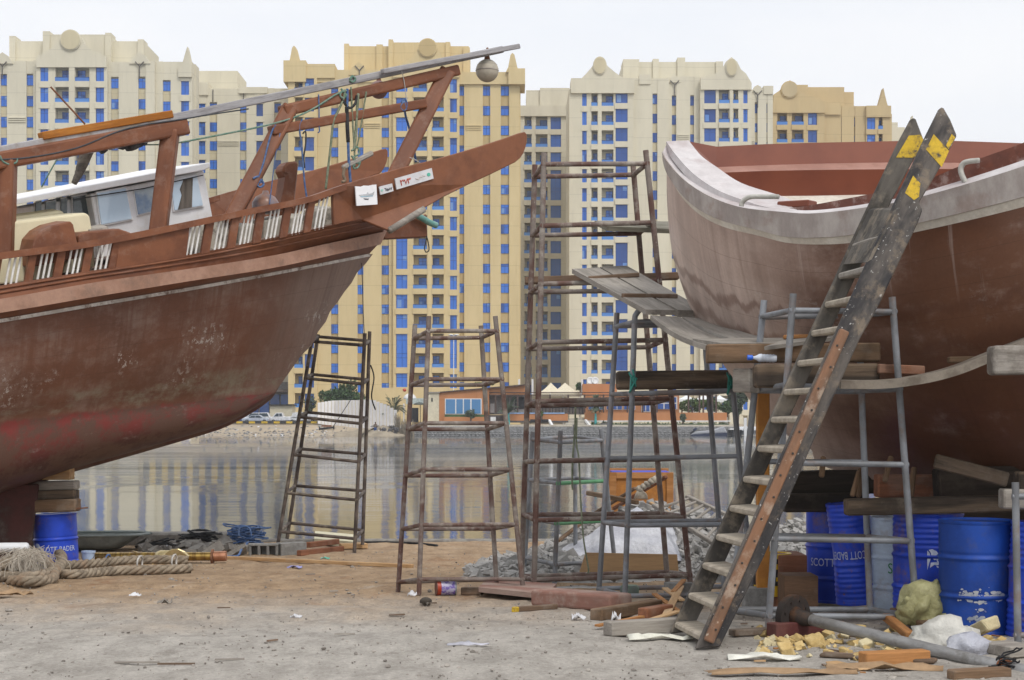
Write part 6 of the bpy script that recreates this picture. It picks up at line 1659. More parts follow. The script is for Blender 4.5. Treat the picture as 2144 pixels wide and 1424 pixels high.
tag(MB().stone(gp(892, 1263, .02), .06, .045, .035, 3, 2, .15).build('dark_stone', mat('dark stone', (.07, .06, .05), rough=.8), smooth=True), 'dark rounded stone on sand below short brown scaffold', 'stone')
# paint tin
th = thing('paint_tin', 'red and purple paint tin lying on side inside short brown scaffold', 'paint tin', gp(934, 1247))
c = gp(934, 1246, .078); X = V((1, .22, 0)).normalized()
M_tinr = mat('red label', (.50, .07, .03), rough=.4, bump=0); M_tinp = mat('purple label', (.16, .11, .38), (.42, .40, .55), scale=22, rough=.4, bump=0, lo=.45, hi=.55)
MB().tube([c - X * .10, c - X * .098, c - X * .06], .078, 20).build('red_label', M_tinr, th, smooth=True, ang=40)
MB().tube([c - X * .06, c + X * .0, c + X * .085], .0785, 20).build('purple_label', M_tinp, th, smooth=True, ang=40)
MB().tube([c + X * .085, c + X * .1], .082, 20).build('rim', M_pgrey, th, smooth=True, ang=40)
MB().tube([c - X * .108, c - X * .10], [.082, .082], 20).build('lid', mat('brown tin lid', (.18, .07, .05), rough=.5), th, smooth=True, ang=40)

# ------------------------------------------------------------------ rubble heap
M_rub1 = mat('broken concrete', (.40, .39, .375), (.27, .262, .25), scale=3.5, rough=.95, bump=.4, fine=.3, lo=.3, hi=.7)
def hz(x, Y):
    """height of the rubble heap above the yard"""
    a = math.exp(-(((x - 1.9) / 1.35) ** 2 + ((Y - 22.3) / 1.5) ** 2) * .9) * .86
    b = math.exp(-(((x - 4.3) / 1.2) ** 2 + ((Y - 21.5) / 1.6) ** 2) * .9) * .80
    c = math.exp(-(((x - .5) / .9) ** 2 + ((Y - 20.6) / 1.5) ** 2)) * .26
    d = math.exp(-(((x - 3.1) / .9) ** 2 + ((Y - 21.3) / 1.7) ** 2)) * .55
    return max(a, b, c, d)
mb = MB(); n = 40; rowsq = []
for i in range(n + 1):
    rr_ = []
    for j in range(n + 1):
        x = -1.2 + 8.2 * i / n; Y = 18.2 + 7.5 * j / n; h = hz(x, Y)
        rr_.append((x, Y, gz(Y) - .06 + h + .05 * noise.noise(V((x * 3, Y * 3, 1))) * min(1, h * 4)))
    rowsq.append(rr_)
mb.grid(rowsq)
r_ = random.Random(31); k = 0
while k < 3600:
    x = r_.uniform(-.6, 6.4); Y = r_.uniform(18.8, 24.6); h = hz(x, Y)
    if h < .05 and r_.random() > .02: continue
    s = r_.choice((.02, .025, .03, .035, .04, .05, .06, .08)) * r_.uniform(.8, 1.2)
    if r_.random() < .5: mb.chunk((x, Y, gz(Y) + h + s * .2), s, s * r_.uniform(.6, 1), s * r_.uniform(.35, .8), k)
    else: mb.stone((x, Y, gz(Y) + h + s * .2), s, s * .8, s * .65, k * .61, 1, .5)
    k += 1
tag(mb.build('rubble_heap', M_rub1), 'heap of broken grey concrete between scaffolds by the water', 'rubble', kind='stuff')
# white sheet, board, crate, sticks, ladder frame
M_shw = mat('white plastic sheeting', (.58, .59, .63), (.46, .47, .52), scale=4, rough=.5, bump=.5, bdist=.03)
mb = MB(); rowsq = []
for i in range(31):
    rr_ = []
    for j in range(13):
        x = .62 + 1.5 * i / 30; Y = 20.4 + 1.1 * j / 12
        e = math.sin(math.pi * i / 30) ** .4 * math.sin(math.pi * j / 12) ** .4
        z = gz(Y) + .02 + hz(x, Y) * .9 + e * (.12 + .22 * math.exp(-((x - 1.6) / .5) ** 2)) + .10 * noise.noise(V((x * 4, Y * 4, 2))) * e + .07 * abs(noise.noise(V((x * 9, Y * 5, 7)))) * e
        rr_.append((x, Y + .08 * noise.noise(V((x * 3, 0, 4))), z))
    rowsq.append(rr_)
mb.grid(rowsq); tag(mb.build('plastic_sheet', M_shw, smooth=True), 'rumpled white plastic sheet at foot of rubble heap', 'plastic sheet')
Yb = 18.9
mb = MB().prism([P(1213, 1198, Yb), P(1226, 1157, Yb), P(1418, 1161, Yb), P(1421, 1199, Yb)], (0, .02, 0))
tag(mb.build('plywood_board', mat('tan plywood', (.46, .30, .16), (.40, .26, .14), scale=3, stretch=(.3, 1, 3), rough=.7)), 'tan plywood board standing on edge before white sheet', 'plywood board')
th = thing('wooden_crate', 'orange wooden crate with blue liner standing behind rubble heap', 'crate', P(1342, 1056, 24.5))
M_osb = mat('orange chipboard', (.42, .175, .04), (.32, .125, .028), scale=9, rough=.7, dirt=(.5, .27, .10), dirt_amt=.4, dirt_scale=9)
a, b = P(1276, 1075, 24.0), P(1410, 989, 24.0); mb = MB()
D = .75
mb.box(a.x + .03, b.x - .03, 24.02, 24.05, a.z, b.z - .01); mb.box(a.x + .03, b.x - .03, 24.0 + D - .03, 24.0 + D, a.z, b.z - .01)
for x in (a.x + .01, b.x - .04): mb.box(x, x + .03, 24.02, 24 + D, a.z, b.z - .012)
mb.build('crate_panel', M_osb, th)
for x0, x1, z0, z1 in ((a.x, a.x + .1, a.z, b.z), (b.x - .1, b.x, a.z, b.z), (a.x + .1, b.x - .1, b.z - .09, b.z), (a.x + .1, b.x - .1, a.z, a.z + .09)):
    MB().box(x0, x1, 23.99, 24.02, z0, z1).build('crate_frame', M_lum, th, bevel=.004)
MB().box(a.x, b.x, 24.03 + D - .03, 24 + D + .02, b.z - .09, b.z + .04).build('crate_frame', M_lum, th, bevel=.004)
mb = MB().box(a.x + .05, b.x - .05, 24.06, 24 + D - .04, a.z + .2, b.z + .005); mb.build('blue_liner', mat('blue liner sheet', (.02, .05, .55), rough=.5, bump=.1), th)
def stick(pa, Ya, pb, Yb2, w, m, label): return tag(beam('loose_stick', P(pa[0], pa[1], Ya), P(pb[0], pb[1], Yb2), w, w * .8, m), label, 'stick')
stick((1285, 1065), 23.0, (1395, 998), 21.8, .055, M_lumd, 'reddish stick slanting up over the wooden crate front')
stick((1240, 1078), 23.0, (1330, 1022), 22.2, .05, M_plank2, 'thin brown stick slanting left of reddish stick')
stick((1230, 1032), 22.6, (1335, 1052), 22.0, .075, M_timb, 'brown board lying level left of wooden crate')
stick((1168, 1133), 21.0, (1240, 1078), 22.0, .05, M_timb, 'brown stick lying on left slope of rubble heap')
stick((1362, 1053), 21.6, (1410, 1080), 21.0, .045, M_pale, 'short pale stick on crest of rubble heap')
mb = MB(); c = P(1352, 1014, 21.7)
for i in range(6): mb.stone(c + V((.05 * (i - 2) + .02, 0, .03 * (i - 2))), .05, .05, .045, i * 1.9, 2, .4)
for i in range(14): mb.tube(catmull([c + V((-.1, -.02, -.06)), c + V((-.13 + .01 * i, -.03, -.12)), c + V((-.16 + .014 * i, -.03, -.2))], 3), .006, 4)
tag(mb.build('rope_bundle', mat('dirty white rope', (.42, .38, .31), (.26, .23, .19), scale=10, rough=.95), smooth=True), 'dirty white rope bundle tied on the reddish stick', 'rope')
th = thing('wooden_ladder', 'narrow pale wooden ladder lying flat on rubble heap', 'ladder', P(1440, 1095, 21.3))
la, lb_, lc, ld = P(1438, 1040, 21.6), P(1530, 1082, 20.6), P(1368, 1058, 21.2), P(1500, 1142, 19.8)
M_lw = M_plank
beam('rail', la, lb_, .06, .05, M_lw, th); beam('rail', lc, ld, .06, .05, M_lw, th)
for k in range(6):
    f = .08 + k * .165; beam('rung', la.lerp(lb_, f), lc.lerp(ld, f * .93), .04, .03, M_lw, th)
tag(rope('hanging_rope', [P(1208, 875, 17.8), P(1207, 930, 17.8), P(1212, 960, 17.7), P(1216, 1050, 17.6), P(1222, 1130, 17.5), P(1232, 1190, 17.5), P(1230, 1200, 17.5)], .009, M_rolive), 'thin olive rope hanging from tall scaffold rail to ground', 'rope')
tag(rope('hanging_rope', [P(1205, 852, 17.9), P(1203, 910, 17.9), P(1199, 960, 17.85), P(1198, 1010, 17.85), P(1199, 1026, 17.85)], .010, M_rolive), 'short olive rope hanging left of the long olive rope', 'rope')

# ------------------------------------------------------------------ centre right foreground
M_slab = mat('dusty red timber', (.25, .13, .10), (.33, .24, .20), scale=3, stretch=(.3, 1, 1), rough=.8, bump=.2, dirt=(.40, .34, .29), dirt_amt=.5)
o = quadplank('red_slab', [gp(1002, 1250, .10), gp(1145, 1266, .10), gp(1165, 1244, .11), gp(1020, 1232, .11)], .05, M_slab, 'flat dusty red board lying left of red timber block', 'board')
o = beam('red_timber', gp(1134, 1270, .085) + V((0, .1, 0)), gp(1303, 1284, .085) + V((0, .1, 0)), .30, .155, M_slab, bevel=.03, seg=3); tag(o, 'thick dusty red timber block lying left of ladder foot', 'timber')
tag(beam('lumber_piece', gp(968, 1245, .04), gp(1010, 1246, .04), .1, .08, M_plank2), 'short brown block under left end of dusty red board', 'block')
th = thing('yellow_tipped_batten', 'thin brown batten with yellow painted end below red board', 'batten', gp(1120, 1285))
beam('batten_body', gp(1082, 1283, .03), gp(1165, 1277, .03), .05, .05, M_plank2, th); beam('painted_tip', gp(1075, 1284, .03), gp(1083, 1283, .03), .051, .051, M_yel, th)
tag(beam('lumber_piece', gp(1248, 1300, .05), gp(1375, 1280, .06), .12, .1, M_timb), 'brown weathered timber between red block and ladder foot', 'lumber')
tag(beam('lumber_piece', gp(1345, 1298, .05), gp(1400, 1291, .06), .1, .1, M_lumd), 'short reddish timber right beside ladder foot', 'lumber')
tag(beam('grey_plank', gp(1272, 1333, .06), gp(1440, 1322, .06), .12, .11, M_grwood), 'grey squared timber lying in front at ladder foot', 'timber')
o = sheet(1383, 1341, .48, .13, mat('white foam strip', (.72, .71, .62), (.66, .65, .56), rough=.8), 'bowed white foam strip lying before ladder foot', 'foam_strip', 'foam strip', 14, .035)
GO = 'pale offcuts by the ladder foot'
offs = [((1370, 1270, .12), (1420, 1292, .05)), ((1392, 1264, .15), (1428, 1280, .1)), ((1395, 1300, .05), (1425, 1262, .16)), ((1345, 1306, .06), (1250, 1318, .03)), ((1350, 1312, .04), (1420, 1300, .08)), ((1385, 1312, .03), (1425, 1318, .03)), ((1410, 1270, .14), (1432, 1256, .2)), ((1330, 1310, .03), (1300, 1316, .02))]
for i, (a, b) in enumerate(offs): tag(beam('wood_offcut', gp(a[0], a[1], a[2]), gp(b[0], b[1], b[2]), .05 + .01 * (i % 3), .018, M_pale if i % 3 else M_lum, bevel=.002), 'thin pale wood offcut in jumble at left of ladder foot', 'offcut', GO)
sheet(1212, 1300, .12, .08, M_wht, 'white crumpled plastic on ground below red timber block', 'plastic_scrap', 'litter', 17, .05)
sheet(1290, 1306, .08, .05, M_wht, 'clear torn film standing beside brown timber', 'film_scrap', 'litter', 18, .08)
tag(beam('red_strip', gp(1302, 1311, .02), gp(1345, 1309, .03), .04, .02, mat('red plastic', (.55, .04, .04), rough=.4, bump=0)), 'bright red plastic strip under thin offcuts', 'plastic strip')
o = beam('concrete_block', gp(1402, 1258, .09), gp(1440, 1256, .09), .2, .18, M_blk); tag(o, 'grey concrete block behind ladder foot, left one', 'concrete block')
o = beam('concrete_block', P(1556, 1252, 14.6), P(1608, 1252, 14.6), .2, .19, M_blk); tag(o, 'speckled concrete block behind ladder beside orange post', 'concrete block')
o = MB().lathe([(.09, 0), (.1, .1), (.08, .13), (0, .13)], 18, 0, Matrix.Translation(gp(1318, 1252))).build('green_pail', mat('grey green pail', (.12, .14, .125), (.08, .17, .09), rough=.6), smooth=True, ang=40); tag(o, 'low grey green pail behind red timber block', 'pail')
o = sheet(1190, 1207, .3, .12, M_tim, 'dark splintered bark on sand before plywood board', 'bark_scrap', 'litter', 19, .05)
# yellow pail, wooden boxes behind ladder
th = thing('yellow_pail', 'yellow and black paint pail behind orange post', 'pail', P(1615, 1246, 15.2))
Mt = Matrix.Translation(P(1615, 1246, 15.2)); M_yp = mat('yellow pail plastic', (.66, .44, .02), (.58, .38, .02), rough=.4, bump=0)
MB().lathe([(.155, 0), (.175, .36), (.185, .36), (.185, .39), (.15, .39), (.15, .02), (0, .02)], 24, 0, Mt).build('pail_body', M_yp, th, smooth=True, ang=40)
MB().lathe([(.1655, .10), (.172, .25)], 24, 0, Mt).build('black_label', mat('black label', (.02, .02, .025), (.05, .05, .05), rough=.5, bump=0), th, smooth=True)
mb = MB(); r_ = random.Random(2)
for i in range(9):
    ph = -.9 + i * .2; mb.bar(Mt @ V((.174 * math.sin(ph), -.174 * math.cos(ph), .16)), Mt @ V((.174 * math.sin(ph + .1), -.174 * math.cos(ph + .1), .16)), .006, .035)
mb.build('label_marks', M_yp, th)
MB().lathe([(.176, .30), (.1785, .345)], 24, 0, Mt).build('black_band', M_dark, th, smooth=True)
a, b = P(1630, 1262, 15.0), P(1690, 1163, 15.0); o = MB().box(a.x, b.x, 15.0, 15.5, gz(15), b.z).build('wooden_box', M_lumd, bevel=.006); tag(o, 'reddish wooden box beside yellow pail', 'box')
a, b = P(1642, 1272, 14.0), P(1728, 1206, 14.0); o = MB().box(a.x, b.x - .06, 14.0, 14.35, gz(14), b.z).build('wooden_box', wood('dark brown box board', (.13, .075, .045), (.10, .06, .038)), bevel=.006); tag(o, 'dark brown box standing before leftmost drum', 'box')
# flanged pipe
M_fl = mat('rusty black flange', (.035, .028, .025), (.10, .045, .02), scale=5, rough=.7, bump=.3, lo=.5, hi=.7)
M_galv = mat('scratched grey pipe', (.33, .33, .33), (.22, .215, .21), scale=5, stretch=(.4, 1, 1), rough=.45, metal=.25, bump=.2, dirt=(.10, .085, .07), dirt_amt=.6, dirt_scale=4)
th = thing('flanged_shaft', 'long grey pipe with rusty round flange lying across right foreground', 'shaft', gp(1700, 1310))
p0, p1, p2 = P(1660, 1290, 12.6), P(1700, 1298, 12.45), P(2096, 1396, 10.95)
d = (p1 - p0).normalized()
MB().tube([p0 - d * .03, p0 + d * .03], [.165, .165], 28).build('flange', M_fl, th, smooth=True, ang=40)
for k in range(8):
    u = d.cross(V((0, 0, 1))).normalized(); w2 = u.cross(d); c = p0 + (u * math.cos(k * .785 + .3) + w2 * math.sin(k * .785 + .3)) * .125
    MB().tube([c + d * .028, c + d * .04], .011, 6).build('bolt', M_fl, th)
MB().tube([p0, p0 + d * .06, p1], [.095, .065, .048], 18).build('hub', M_fl, th, smooth=True)
pipe('shaft_tube', p1 - d * .02, p2, .044, M_galv, th, 20)
e = (p2 - p1).normalized(); MB().tube([p2 + e * .0, p2 + e * .10], [.055, .055], 18).build('orange_sleeve', mat('orange rust sleeve', (.34, .13, .05), (.22, .08, .035), rough=.8), th, smooth=True, ang=40)
pipe('end_tube', p2 + e * .10, p2 + e * .9, .052, M_galv, th, 20)
coil(2110, 1408, 7, .08, .05, .12, .006, M_rblack, 'black cord tangled round end of long grey pipe', 6, 'cord_tangle', 'cord', Y=10.85)
tag(beam('red_channel', gp(1615, 1338, .06), gp(1720, 1330, .06), .12, .12, mat('maroon steel', (.10, .03, .028), (.14, .06, .05), rough=.6)), 'maroon steel block under the round flange', 'steel block')
tag(beam('lumber_piece', gp(1532, 1336, .04), gp(1640, 1330, .04), .1, .05, M_plank2), 'flat brown board on ground behind ladder foot', 'board')
tag(pipe('grey_pipe', gp(1545, 1292, .05), gp(1606, 1300, .05), .03, M_pgreyd), 'short grey pipe on ground behind ladder foot', 'pipe')
# foam chunks
M_foam = mat('yellow foam', (.60, .45, .21), (.48, .34, .14), scale=9, rough=.95, bump=.3); M_foaml = mat('cream foam', (.66, .58, .38), (.58, .50, .31), scale=6, rough=.95, bump=.3)
GF = 'broken yellow foam chunks on the ground'
fo = [(1608, 1352, .07), (1640, 1350, .08), (1672, 1345, .10), (1708, 1352, .13), (1740, 1340, .07), (1645, 1368, .11), (1735, 1370, .06), (1768, 1368, .07), (1812, 1358, .11), (1590, 1320, .06), (1843, 1350, .06), (1880, 1360, .06), (1770, 1335, .07), (1800, 1338, .06), (1757, 1348, .05), (1700, 1340, .07), (1830, 1335, .05), (2065, 1345, .08), (2085, 1352, .07), (2070, 1362, .06), (1850, 1362, .05), (1660, 1338, .05), (1625, 1340, .05)]
for i, (x, y, s) in enumerate(fo):
    s *= .62; o = MB().chunk(gp(x, y, s * .4), s, s * .8, s * .6, 40 + i).build('foam_chunk', M_foam if i % 4 else M_foaml); addbevel(o, s * .22, 3)
    tag(o, 'broken yellow foam chunk in scatter under the long grey pipe', 'foam chunk', GF)
r_ = random.Random(77)
for i in range(130):
    x, y = (r_.uniform(1585, 1890), min(1385, max(1322, r_.gauss(1350, 14)))) if i < 108 else (r_.uniform(2030, 2100), r_.uniform(1340, 1370))
    s = r_.choice((.012, .016, .022, .03, .045)); o = MB().chunk(gp(x, y, s * .4), s, s * .8, s * .6, 140 + i).build('foam_chunk', M_foam if i % 3 else M_foaml)
    tag(o, 'broken yellow foam chunk in scatter under the long grey pipe', 'foam chunk', GF)
o = MB().chunk(P(2058, 1316, 12.4), .14, .08, .06, 400).build('foam_offcut', M_foaml); addbevel(o, .02, 2); tag(o, 'squarish cream foam offcut leaning on large worn drum', 'foam offcut')
sheet(1600, 1384, .5, .09, mat('white foam sheet', (.72, .71, .64), rough=.8), 'torn white foam strip in front right of ladder', 'foam_strip', 'foam strip', 23, .04)
# bags
M_bagy = mat('yellowish plastic bag', (.40, .385, .20), (.30, .285, .14), scale=5, rough=.28, bump=.35, bdist=.04); M_bagw = mat('white plastic bag', (.62, .61, .56), (.52, .51, .47), scale=3, rough=.4, bump=.4, bdist=.03)
def bag(c, sx, sy, sz, seed, m, label, rough=.5, parts=()):
    mb = MB(); mb.stone(c, sx, sy, sz, seed, 3, rough, rot=Matrix.Identity(3))
    for (o_, a_, b_, d_) in parts: mb.stone(V(c) + V(o_), a_, b_, d_, seed + a_ * 31, 3, rough + .2, rot=Matrix.Identity(3))
    for p in mb.v:
        p += V((.012 * noise.noise(p * 17), 0, .03 * noise.noise(p * 14) + .018 * abs(noise.noise(p * 30)))) ; p.z = max(p.z, gz(p.y) + .003)
    return tag(mb.build('plastic_bag', m, smooth=True), label, 'plastic bag')
bag(P(1946, 1272, 13.0), .235, .13, .19, 2.2, M_bagy, 'yellowish rubbish bag at foot of large worn drum', parts=[((-.10, -.03, -.02), .13, .12, .14), ((.11, -.02, -.07), .13, .12, .12), ((.02, -.02, .14), .05, .05, .07)])
bag(gp(1980, 1352, .05), .26, .15, .15, 5.1, M_bagw, 'bulging cream white plastic bag behind long grey pipe')
bag(gp(2028, 1370, .03), .16, .10, .10, 7.7, mat('clear plastic bag', (.50, .51, .56), (.42, .43, .49), scale=4, rough=.3, bump=.5, bdist=.03), 'crumpled clear bag right of cream white bag')
GR = 'lumber pieces in the right foreground'
for a, b, w, h, m, lab in (((1805, 1392, .04), (1940, 1386, .04), .12, .09, M_lum, 'orange squared lumber under long grey pipe'), ((1990, 1424, .03), (2110, 1418, .03), .1, .07, M_timb, 'weathered brown lumber piece at bottom right corner'),
                           ((1856, 1318, .1), (1905, 1345, .05), .07, .06, M_lum, 'short orange stick leaning near grey post foot'), ((1880, 1306, .1), (1950, 1330, .06), .14, .07, M_timb, 'dark timber offcut behind cream white bag'),
                           ((2085, 1376, .05), (2140, 1372, .05), .3, .08, M_grwood, 'grey plank end beside the right edge'), ((1720, 1376, .02), (1960, 1390, .02), .14, .025, M_plank2, 'thin brown board below long grey pipe')):
    tag(beam('lumber_piece', gp(*a), gp(*b), w, h, m), lab, 'lumber', GR)
tag(beam('wood_offcut', gp(1940, 1298, .1), gp(1962, 1282, .3), .03, .02, M_lum), 'thin orange stick poking from yellowish rubbish bag', 'stick')
sheet(1640, 1414, .95, .10, M_card, 'long torn cardboard strip at bottom foreground below foam', 'cardboard', 'cardboard', 31, .03, .03)
sheet(1850, 1406, .75, .10, M_card, 'torn cardboard strip at bottom right below orange lumber', 'cardboard', 'cardboard', 32, .04, -.03)
tag(beam('wood_offcut', gp(1740, 1392, .02), gp(1812, 1408, .02), .1, .012, M_pale), 'flat pale wood shaving sheet on cardboard strip', 'offcut')
r_ = random.Random(90)
for i in range(40):
    x, y = r_.uniform(1520, 2100), r_.uniform(1300, 1420); a = gp(x, y, .012); an = r_.uniform(0, 3.14); L = r_.uniform(.03, .12)
    tag(beam('wood_splinter', a, a + V((math.cos(an) * L, math.sin(an) * L, 0)), .02, .01, r_.choice((M_pale, M_plank2, M_lum, M_grwood)), bevel=0), 'small wood splinter among debris of right foreground', 'splinter', 'wood splinters among the debris')
# ------------------------------------------------------------------ far bank
def at(px, py, Y): return P(px, py, Y)
def fbox(name, px0, px1, py0, py1, Y, depth, m, parent=None, bevel=0.0):
    a, b = P(px0, py1, Y), P(px1, py0, Y)
    return MB().box(a.x, b.x, Y, Y + depth, a.z, b.z).build(name, m, parent, bevel=bevel)
M_oranw = facade('orange render', (.50, .225, .10), (.44, .195, .085)); M_creamw = mat('cream painted wall', (.60, .55, .42), (.54, .49, .37), scale=.5, rough=.85)
M_stone = mat('quay stone', (.27, .27, .27), (.17, .17, .17), scale=3.2, stretch=(1, 1, 1.6), rough=.9, bump=.4, bdist=.1, lo=.4, hi=.6, rand=False)
M_paved = mat('pale kerb', (.50, .47, .40), (.42, .39, .34), rough=.9, scale=1)
M_fwhite = mat('white paint far', (.74, .74, .74), (.66, .66, .66), rough=.6, bump=0)
M_pipeb = mat('dark brown timber far', (.10, .065, .055), (.075, .05, .04), rough=.8, bump=0)
M_fglass = glass_blue('house glass', (.05, .17, .36), (.09, .24, .46))
M_leaf = mat('green foliage', (.075, .13, .05), (.04, .075, .028), scale=.9, rough=.85, bump=0, fine=.4, rand=False)
M_leafl = mat('light green foliage', (.10, .15, .04), (.05, .085, .025), scale=1.1, rough=.85, bump=0, fine=.4, rand=False)
M_leafd = mat('dusty green foliage', (.085, .115, .07), (.05, .072, .045), scale=1.1, rough=.9, bump=0, fine=.4, rand=False)
M_bark = mat('bark', (.14, .10, .07), (.09, .065, .045), scale=3, rough=.95)
YQ = 242.2
# quay wall with rounded stone courses
mb = MB(); r_ = random.Random(4)
xa, xb = P(846, 0, YQ).x, P(1540, 0, YQ).x
mb.box(xa, xb, YQ + .35, YQ + 1.4, -1.4, .70)
for row in range(5):
    x = xa - r_.random() * .4; z0 = -.85 + row * .31
    while x < xb:
        w = r_.uniform(.35, .75); mb.stone((x + w / 2, YQ + .32 + row * .05, z0 + .155), w * .52, .16, .165, r_.random() * 50, 1, .12, rot=Matrix.Identity(3)); x += w
q = tag(mb.build('quay_wall', M_stone, smooth=False), 'grey stone quay wall along far waterline', 'quay wall')
# sand and paths
tag(fbox('kerb_path', 846, 1540, 889.5, 893, 243.0, 2.2, M_paved), kind='structure')
# striped kerb
th = thing('striped_kerb', 'yellow and black striped kerb below the parked cars', 'kerb', P(560, 886, 257))
M_kY = mat('kerb yellow', (.58, .40, .05), rough=.8, bump=0); M_kB = mat('kerb black', (.05, .05, .055), rough=.8, bump=0)
for i, x in enumerate(range(300, 668, 13)): fbox('kerb_stone', x, x + 12.8, 882.3, 886.6, 257, .4, M_kY if i % 2 else M_kB, th)
tag(fbox('road', 200, 700, 880.9, 882.2, 258, 12, mat('asphalt far', (.09, .09, .09), rough=.9)), kind='structure')
# cars
M_carw = mat('white car paint', (.70, .71, .74), rough=.25, bump=0, fine=.03); M_cars = mat('pale silver car paint', (.46, .50, .58), rough=.3, bump=0, fine=.03)
M_cgl = mat('car glass', (.05, .07, .09), rough=.1, bump=0); M_tyre = mat('tyre', (.025, .025, .025), rough=.8, bump=0)
def car(label, px, Y, L, H, kind, m):
    base = P(px, 0, Y); z0 = 1.12; th = thing('parked_car', label, 'car', (base.x, Y, z0), 'vehicles parked along far kerb')
    if kind == 'sedan':
        prof = [(-.5, .25), (-.5, .55), (-.47, .62), (-.30, .66), (-.16, .98), (.14, 1.0), (.30, .68), (.46, .62), (.5, .5), (.5, .25)]; gl = [(-.25, .68), (-.145, .94), (.125, .95), (.25, .70)]
    elif kind == 'estate':
        prof = [(-.5, .22), (-.5, .56), (-.34, .62), (-.20, .97), (.42, 1.0), (.49, .62), (.5, .22)]; gl = [(-.29, .64), (-.185, .93), (.40, .95), (.455, .65)]
    else:
        prof = [(-.5, .26), (-.5, .55), (-.36, .62), (-.24, .97), (-.02, 1.0), (.02, .64), (.5, .62), (.5, .26)]; gl = [(-.31, .64), (-.22, .92), (-.04, .93), (-.02, .66)]
    W = 1.7
    pt = lambda f, h, y: V((base.x + f * L, Y + y, z0 + h * H))
    MB().prism([pt(f, h, 0) for f, h in prof], (0, W, 0)).build('body', m, th, bevel=.06)
    MB().prism([pt(f, h, -.02) for f, h in gl], (0, W + .04, 0)).build('side_glass', M_cgl, th)
    c = (gl[1][0] + gl[2][0]) / 2
    MB().box(base.x + c * L - .04, base.x + c * L + .04, Y - .03, Y + .02, z0 + .64 * H, z0 + .95 * H).build('pillar', m, th)
    for f in (-.32, .32):
        for y in (.08, W - .08):
            cc = pt(f, 0, y); cc.z = z0 + .32
            wl = MB().tube([cc - V((0, .11, 0)), cc + V((0, .11, 0))], .33, 14).build('wheel', M_tyre, th)
            MB().tube([cc - V((0, .12, 0)), cc - V((0, .10, 0))], .18, 12).build('rim', M_cars, wl)
    for f, nm, mm in ((-.5, 'headlight', M_fwhite), (.5, 'tail_light', M_tinr)): MB().box(base.x + f * L - .02, base.x + f * L + .02, Y + .1, Y + .4, z0 + .48 * H, z0 + .56 * H).build(nm, mm, th)
    return th
car('white estate car parked behind silver saloon at far left', 536, 262, 4.4, 1.75, 'estate', M_carw)
car('low silver saloon in front of white estate car', 535, 259.5, 4.3, 1.35, 'sedan', M_cars)
car('white pickup partly hidden by dark scaffold, left one', 592, 262, 4.6, 1.75, 'pickup', M_carw)
t_ = car('white flatbed truck just left of white panel fence', 633, 260, 5.0, 1.85, 'pickup', M_carw)
a, b = P(612, 873, 259.9), P(664, 864, 259.9); MB().box(a.x, b.x, 259.85, 261.9, a.z, b.z).build('cargo_bed', M_carw, t_)
# kiosk by the shops
k = thing('kiosk', 'small cream kiosk behind the parked cars', 'kiosk', P(588, 880, 268))
fbox('wall', 565, 612, 849, 884, 268, 4, M_creamw, k); fbox('roof', 563, 614, 846.5, 849, 267.6, 4.8, M_dark, k); fbox('door', 585, 595, 858, 884, 267.95, .1, M_creamw, k)
s_ = thing('shop_front', 'dark blue glazed shop front under the left cream tower', 'shop front', P(560, 880, 288))
fbox('wall', 380, 612, 800, 886, 289.5, 2, mat('shop wall', (.20, .19, .18), rough=.8), s_); fbox('awning', 380, 614, 815, 821, 286.5, 3, mat('brown awning', (.12, .10, .09), rough=.8), s_)
for x in range(390, 605, 22): fbox('shop_window', x, x + 19, 826, 884, 289.3, .2, M_wind, s_)
# white panel fence: bends toward the water at its right end
th = thing('panel_fence', 'white vertical panel fence stepping down to creek, left of the houses', 'fence', P(745, 892, 252))
M_pan = mat('white fence panel', (.80, .79, .80), (.73, .72, .73), scale=.8, rough=.75, bump=.05, fine=.08)
top = [(665, 843), (690, 839), (718, 838), (745, 838), (764, 836), (780, 838), (792, 843), (806, 848), (818, 855), (830, 862)]
bot = [(665, 884), (700, 889), (737, 894), (775, 896), (818, 900), (830, 903)]
def lin(c, x):
    for (x0, y0), (x1, y1) in zip(c, c[1:]):
        if x0 <= x <= x1: return y0 + (y1 - y0) * (x - x0) / (x1 - x0)
    return c[-1][1]
xs2 = [665 + 7.2 * i for i in range(24)]
for i, (x0, x1) in enumerate(zip(xs2, xs2[1:])):
    Y = 256 - 12 * max(0, (x0 - 700) / 130); Yb_ = 256 - 12 * max(0, (x1 - 700) / 130)
    p = [P(x0 + .25, lin(bot, x0) + 3, Y), P(x1 - .25, lin(bot, x1) + 3, Yb_), P(x1 - .25, lin(top, x0), Yb_), P(x0 + .25, lin(top, x0), Y)]
    MB().prism(p, (0, .12, 0)).build('fence_panel', M_pan, th)
    MB().box(p[1].x - .01, p[1].x + .07, Yb_ - .06, Yb_ + .2, p[1].z, p[2].z).build('fence_post', M_creamw, th)
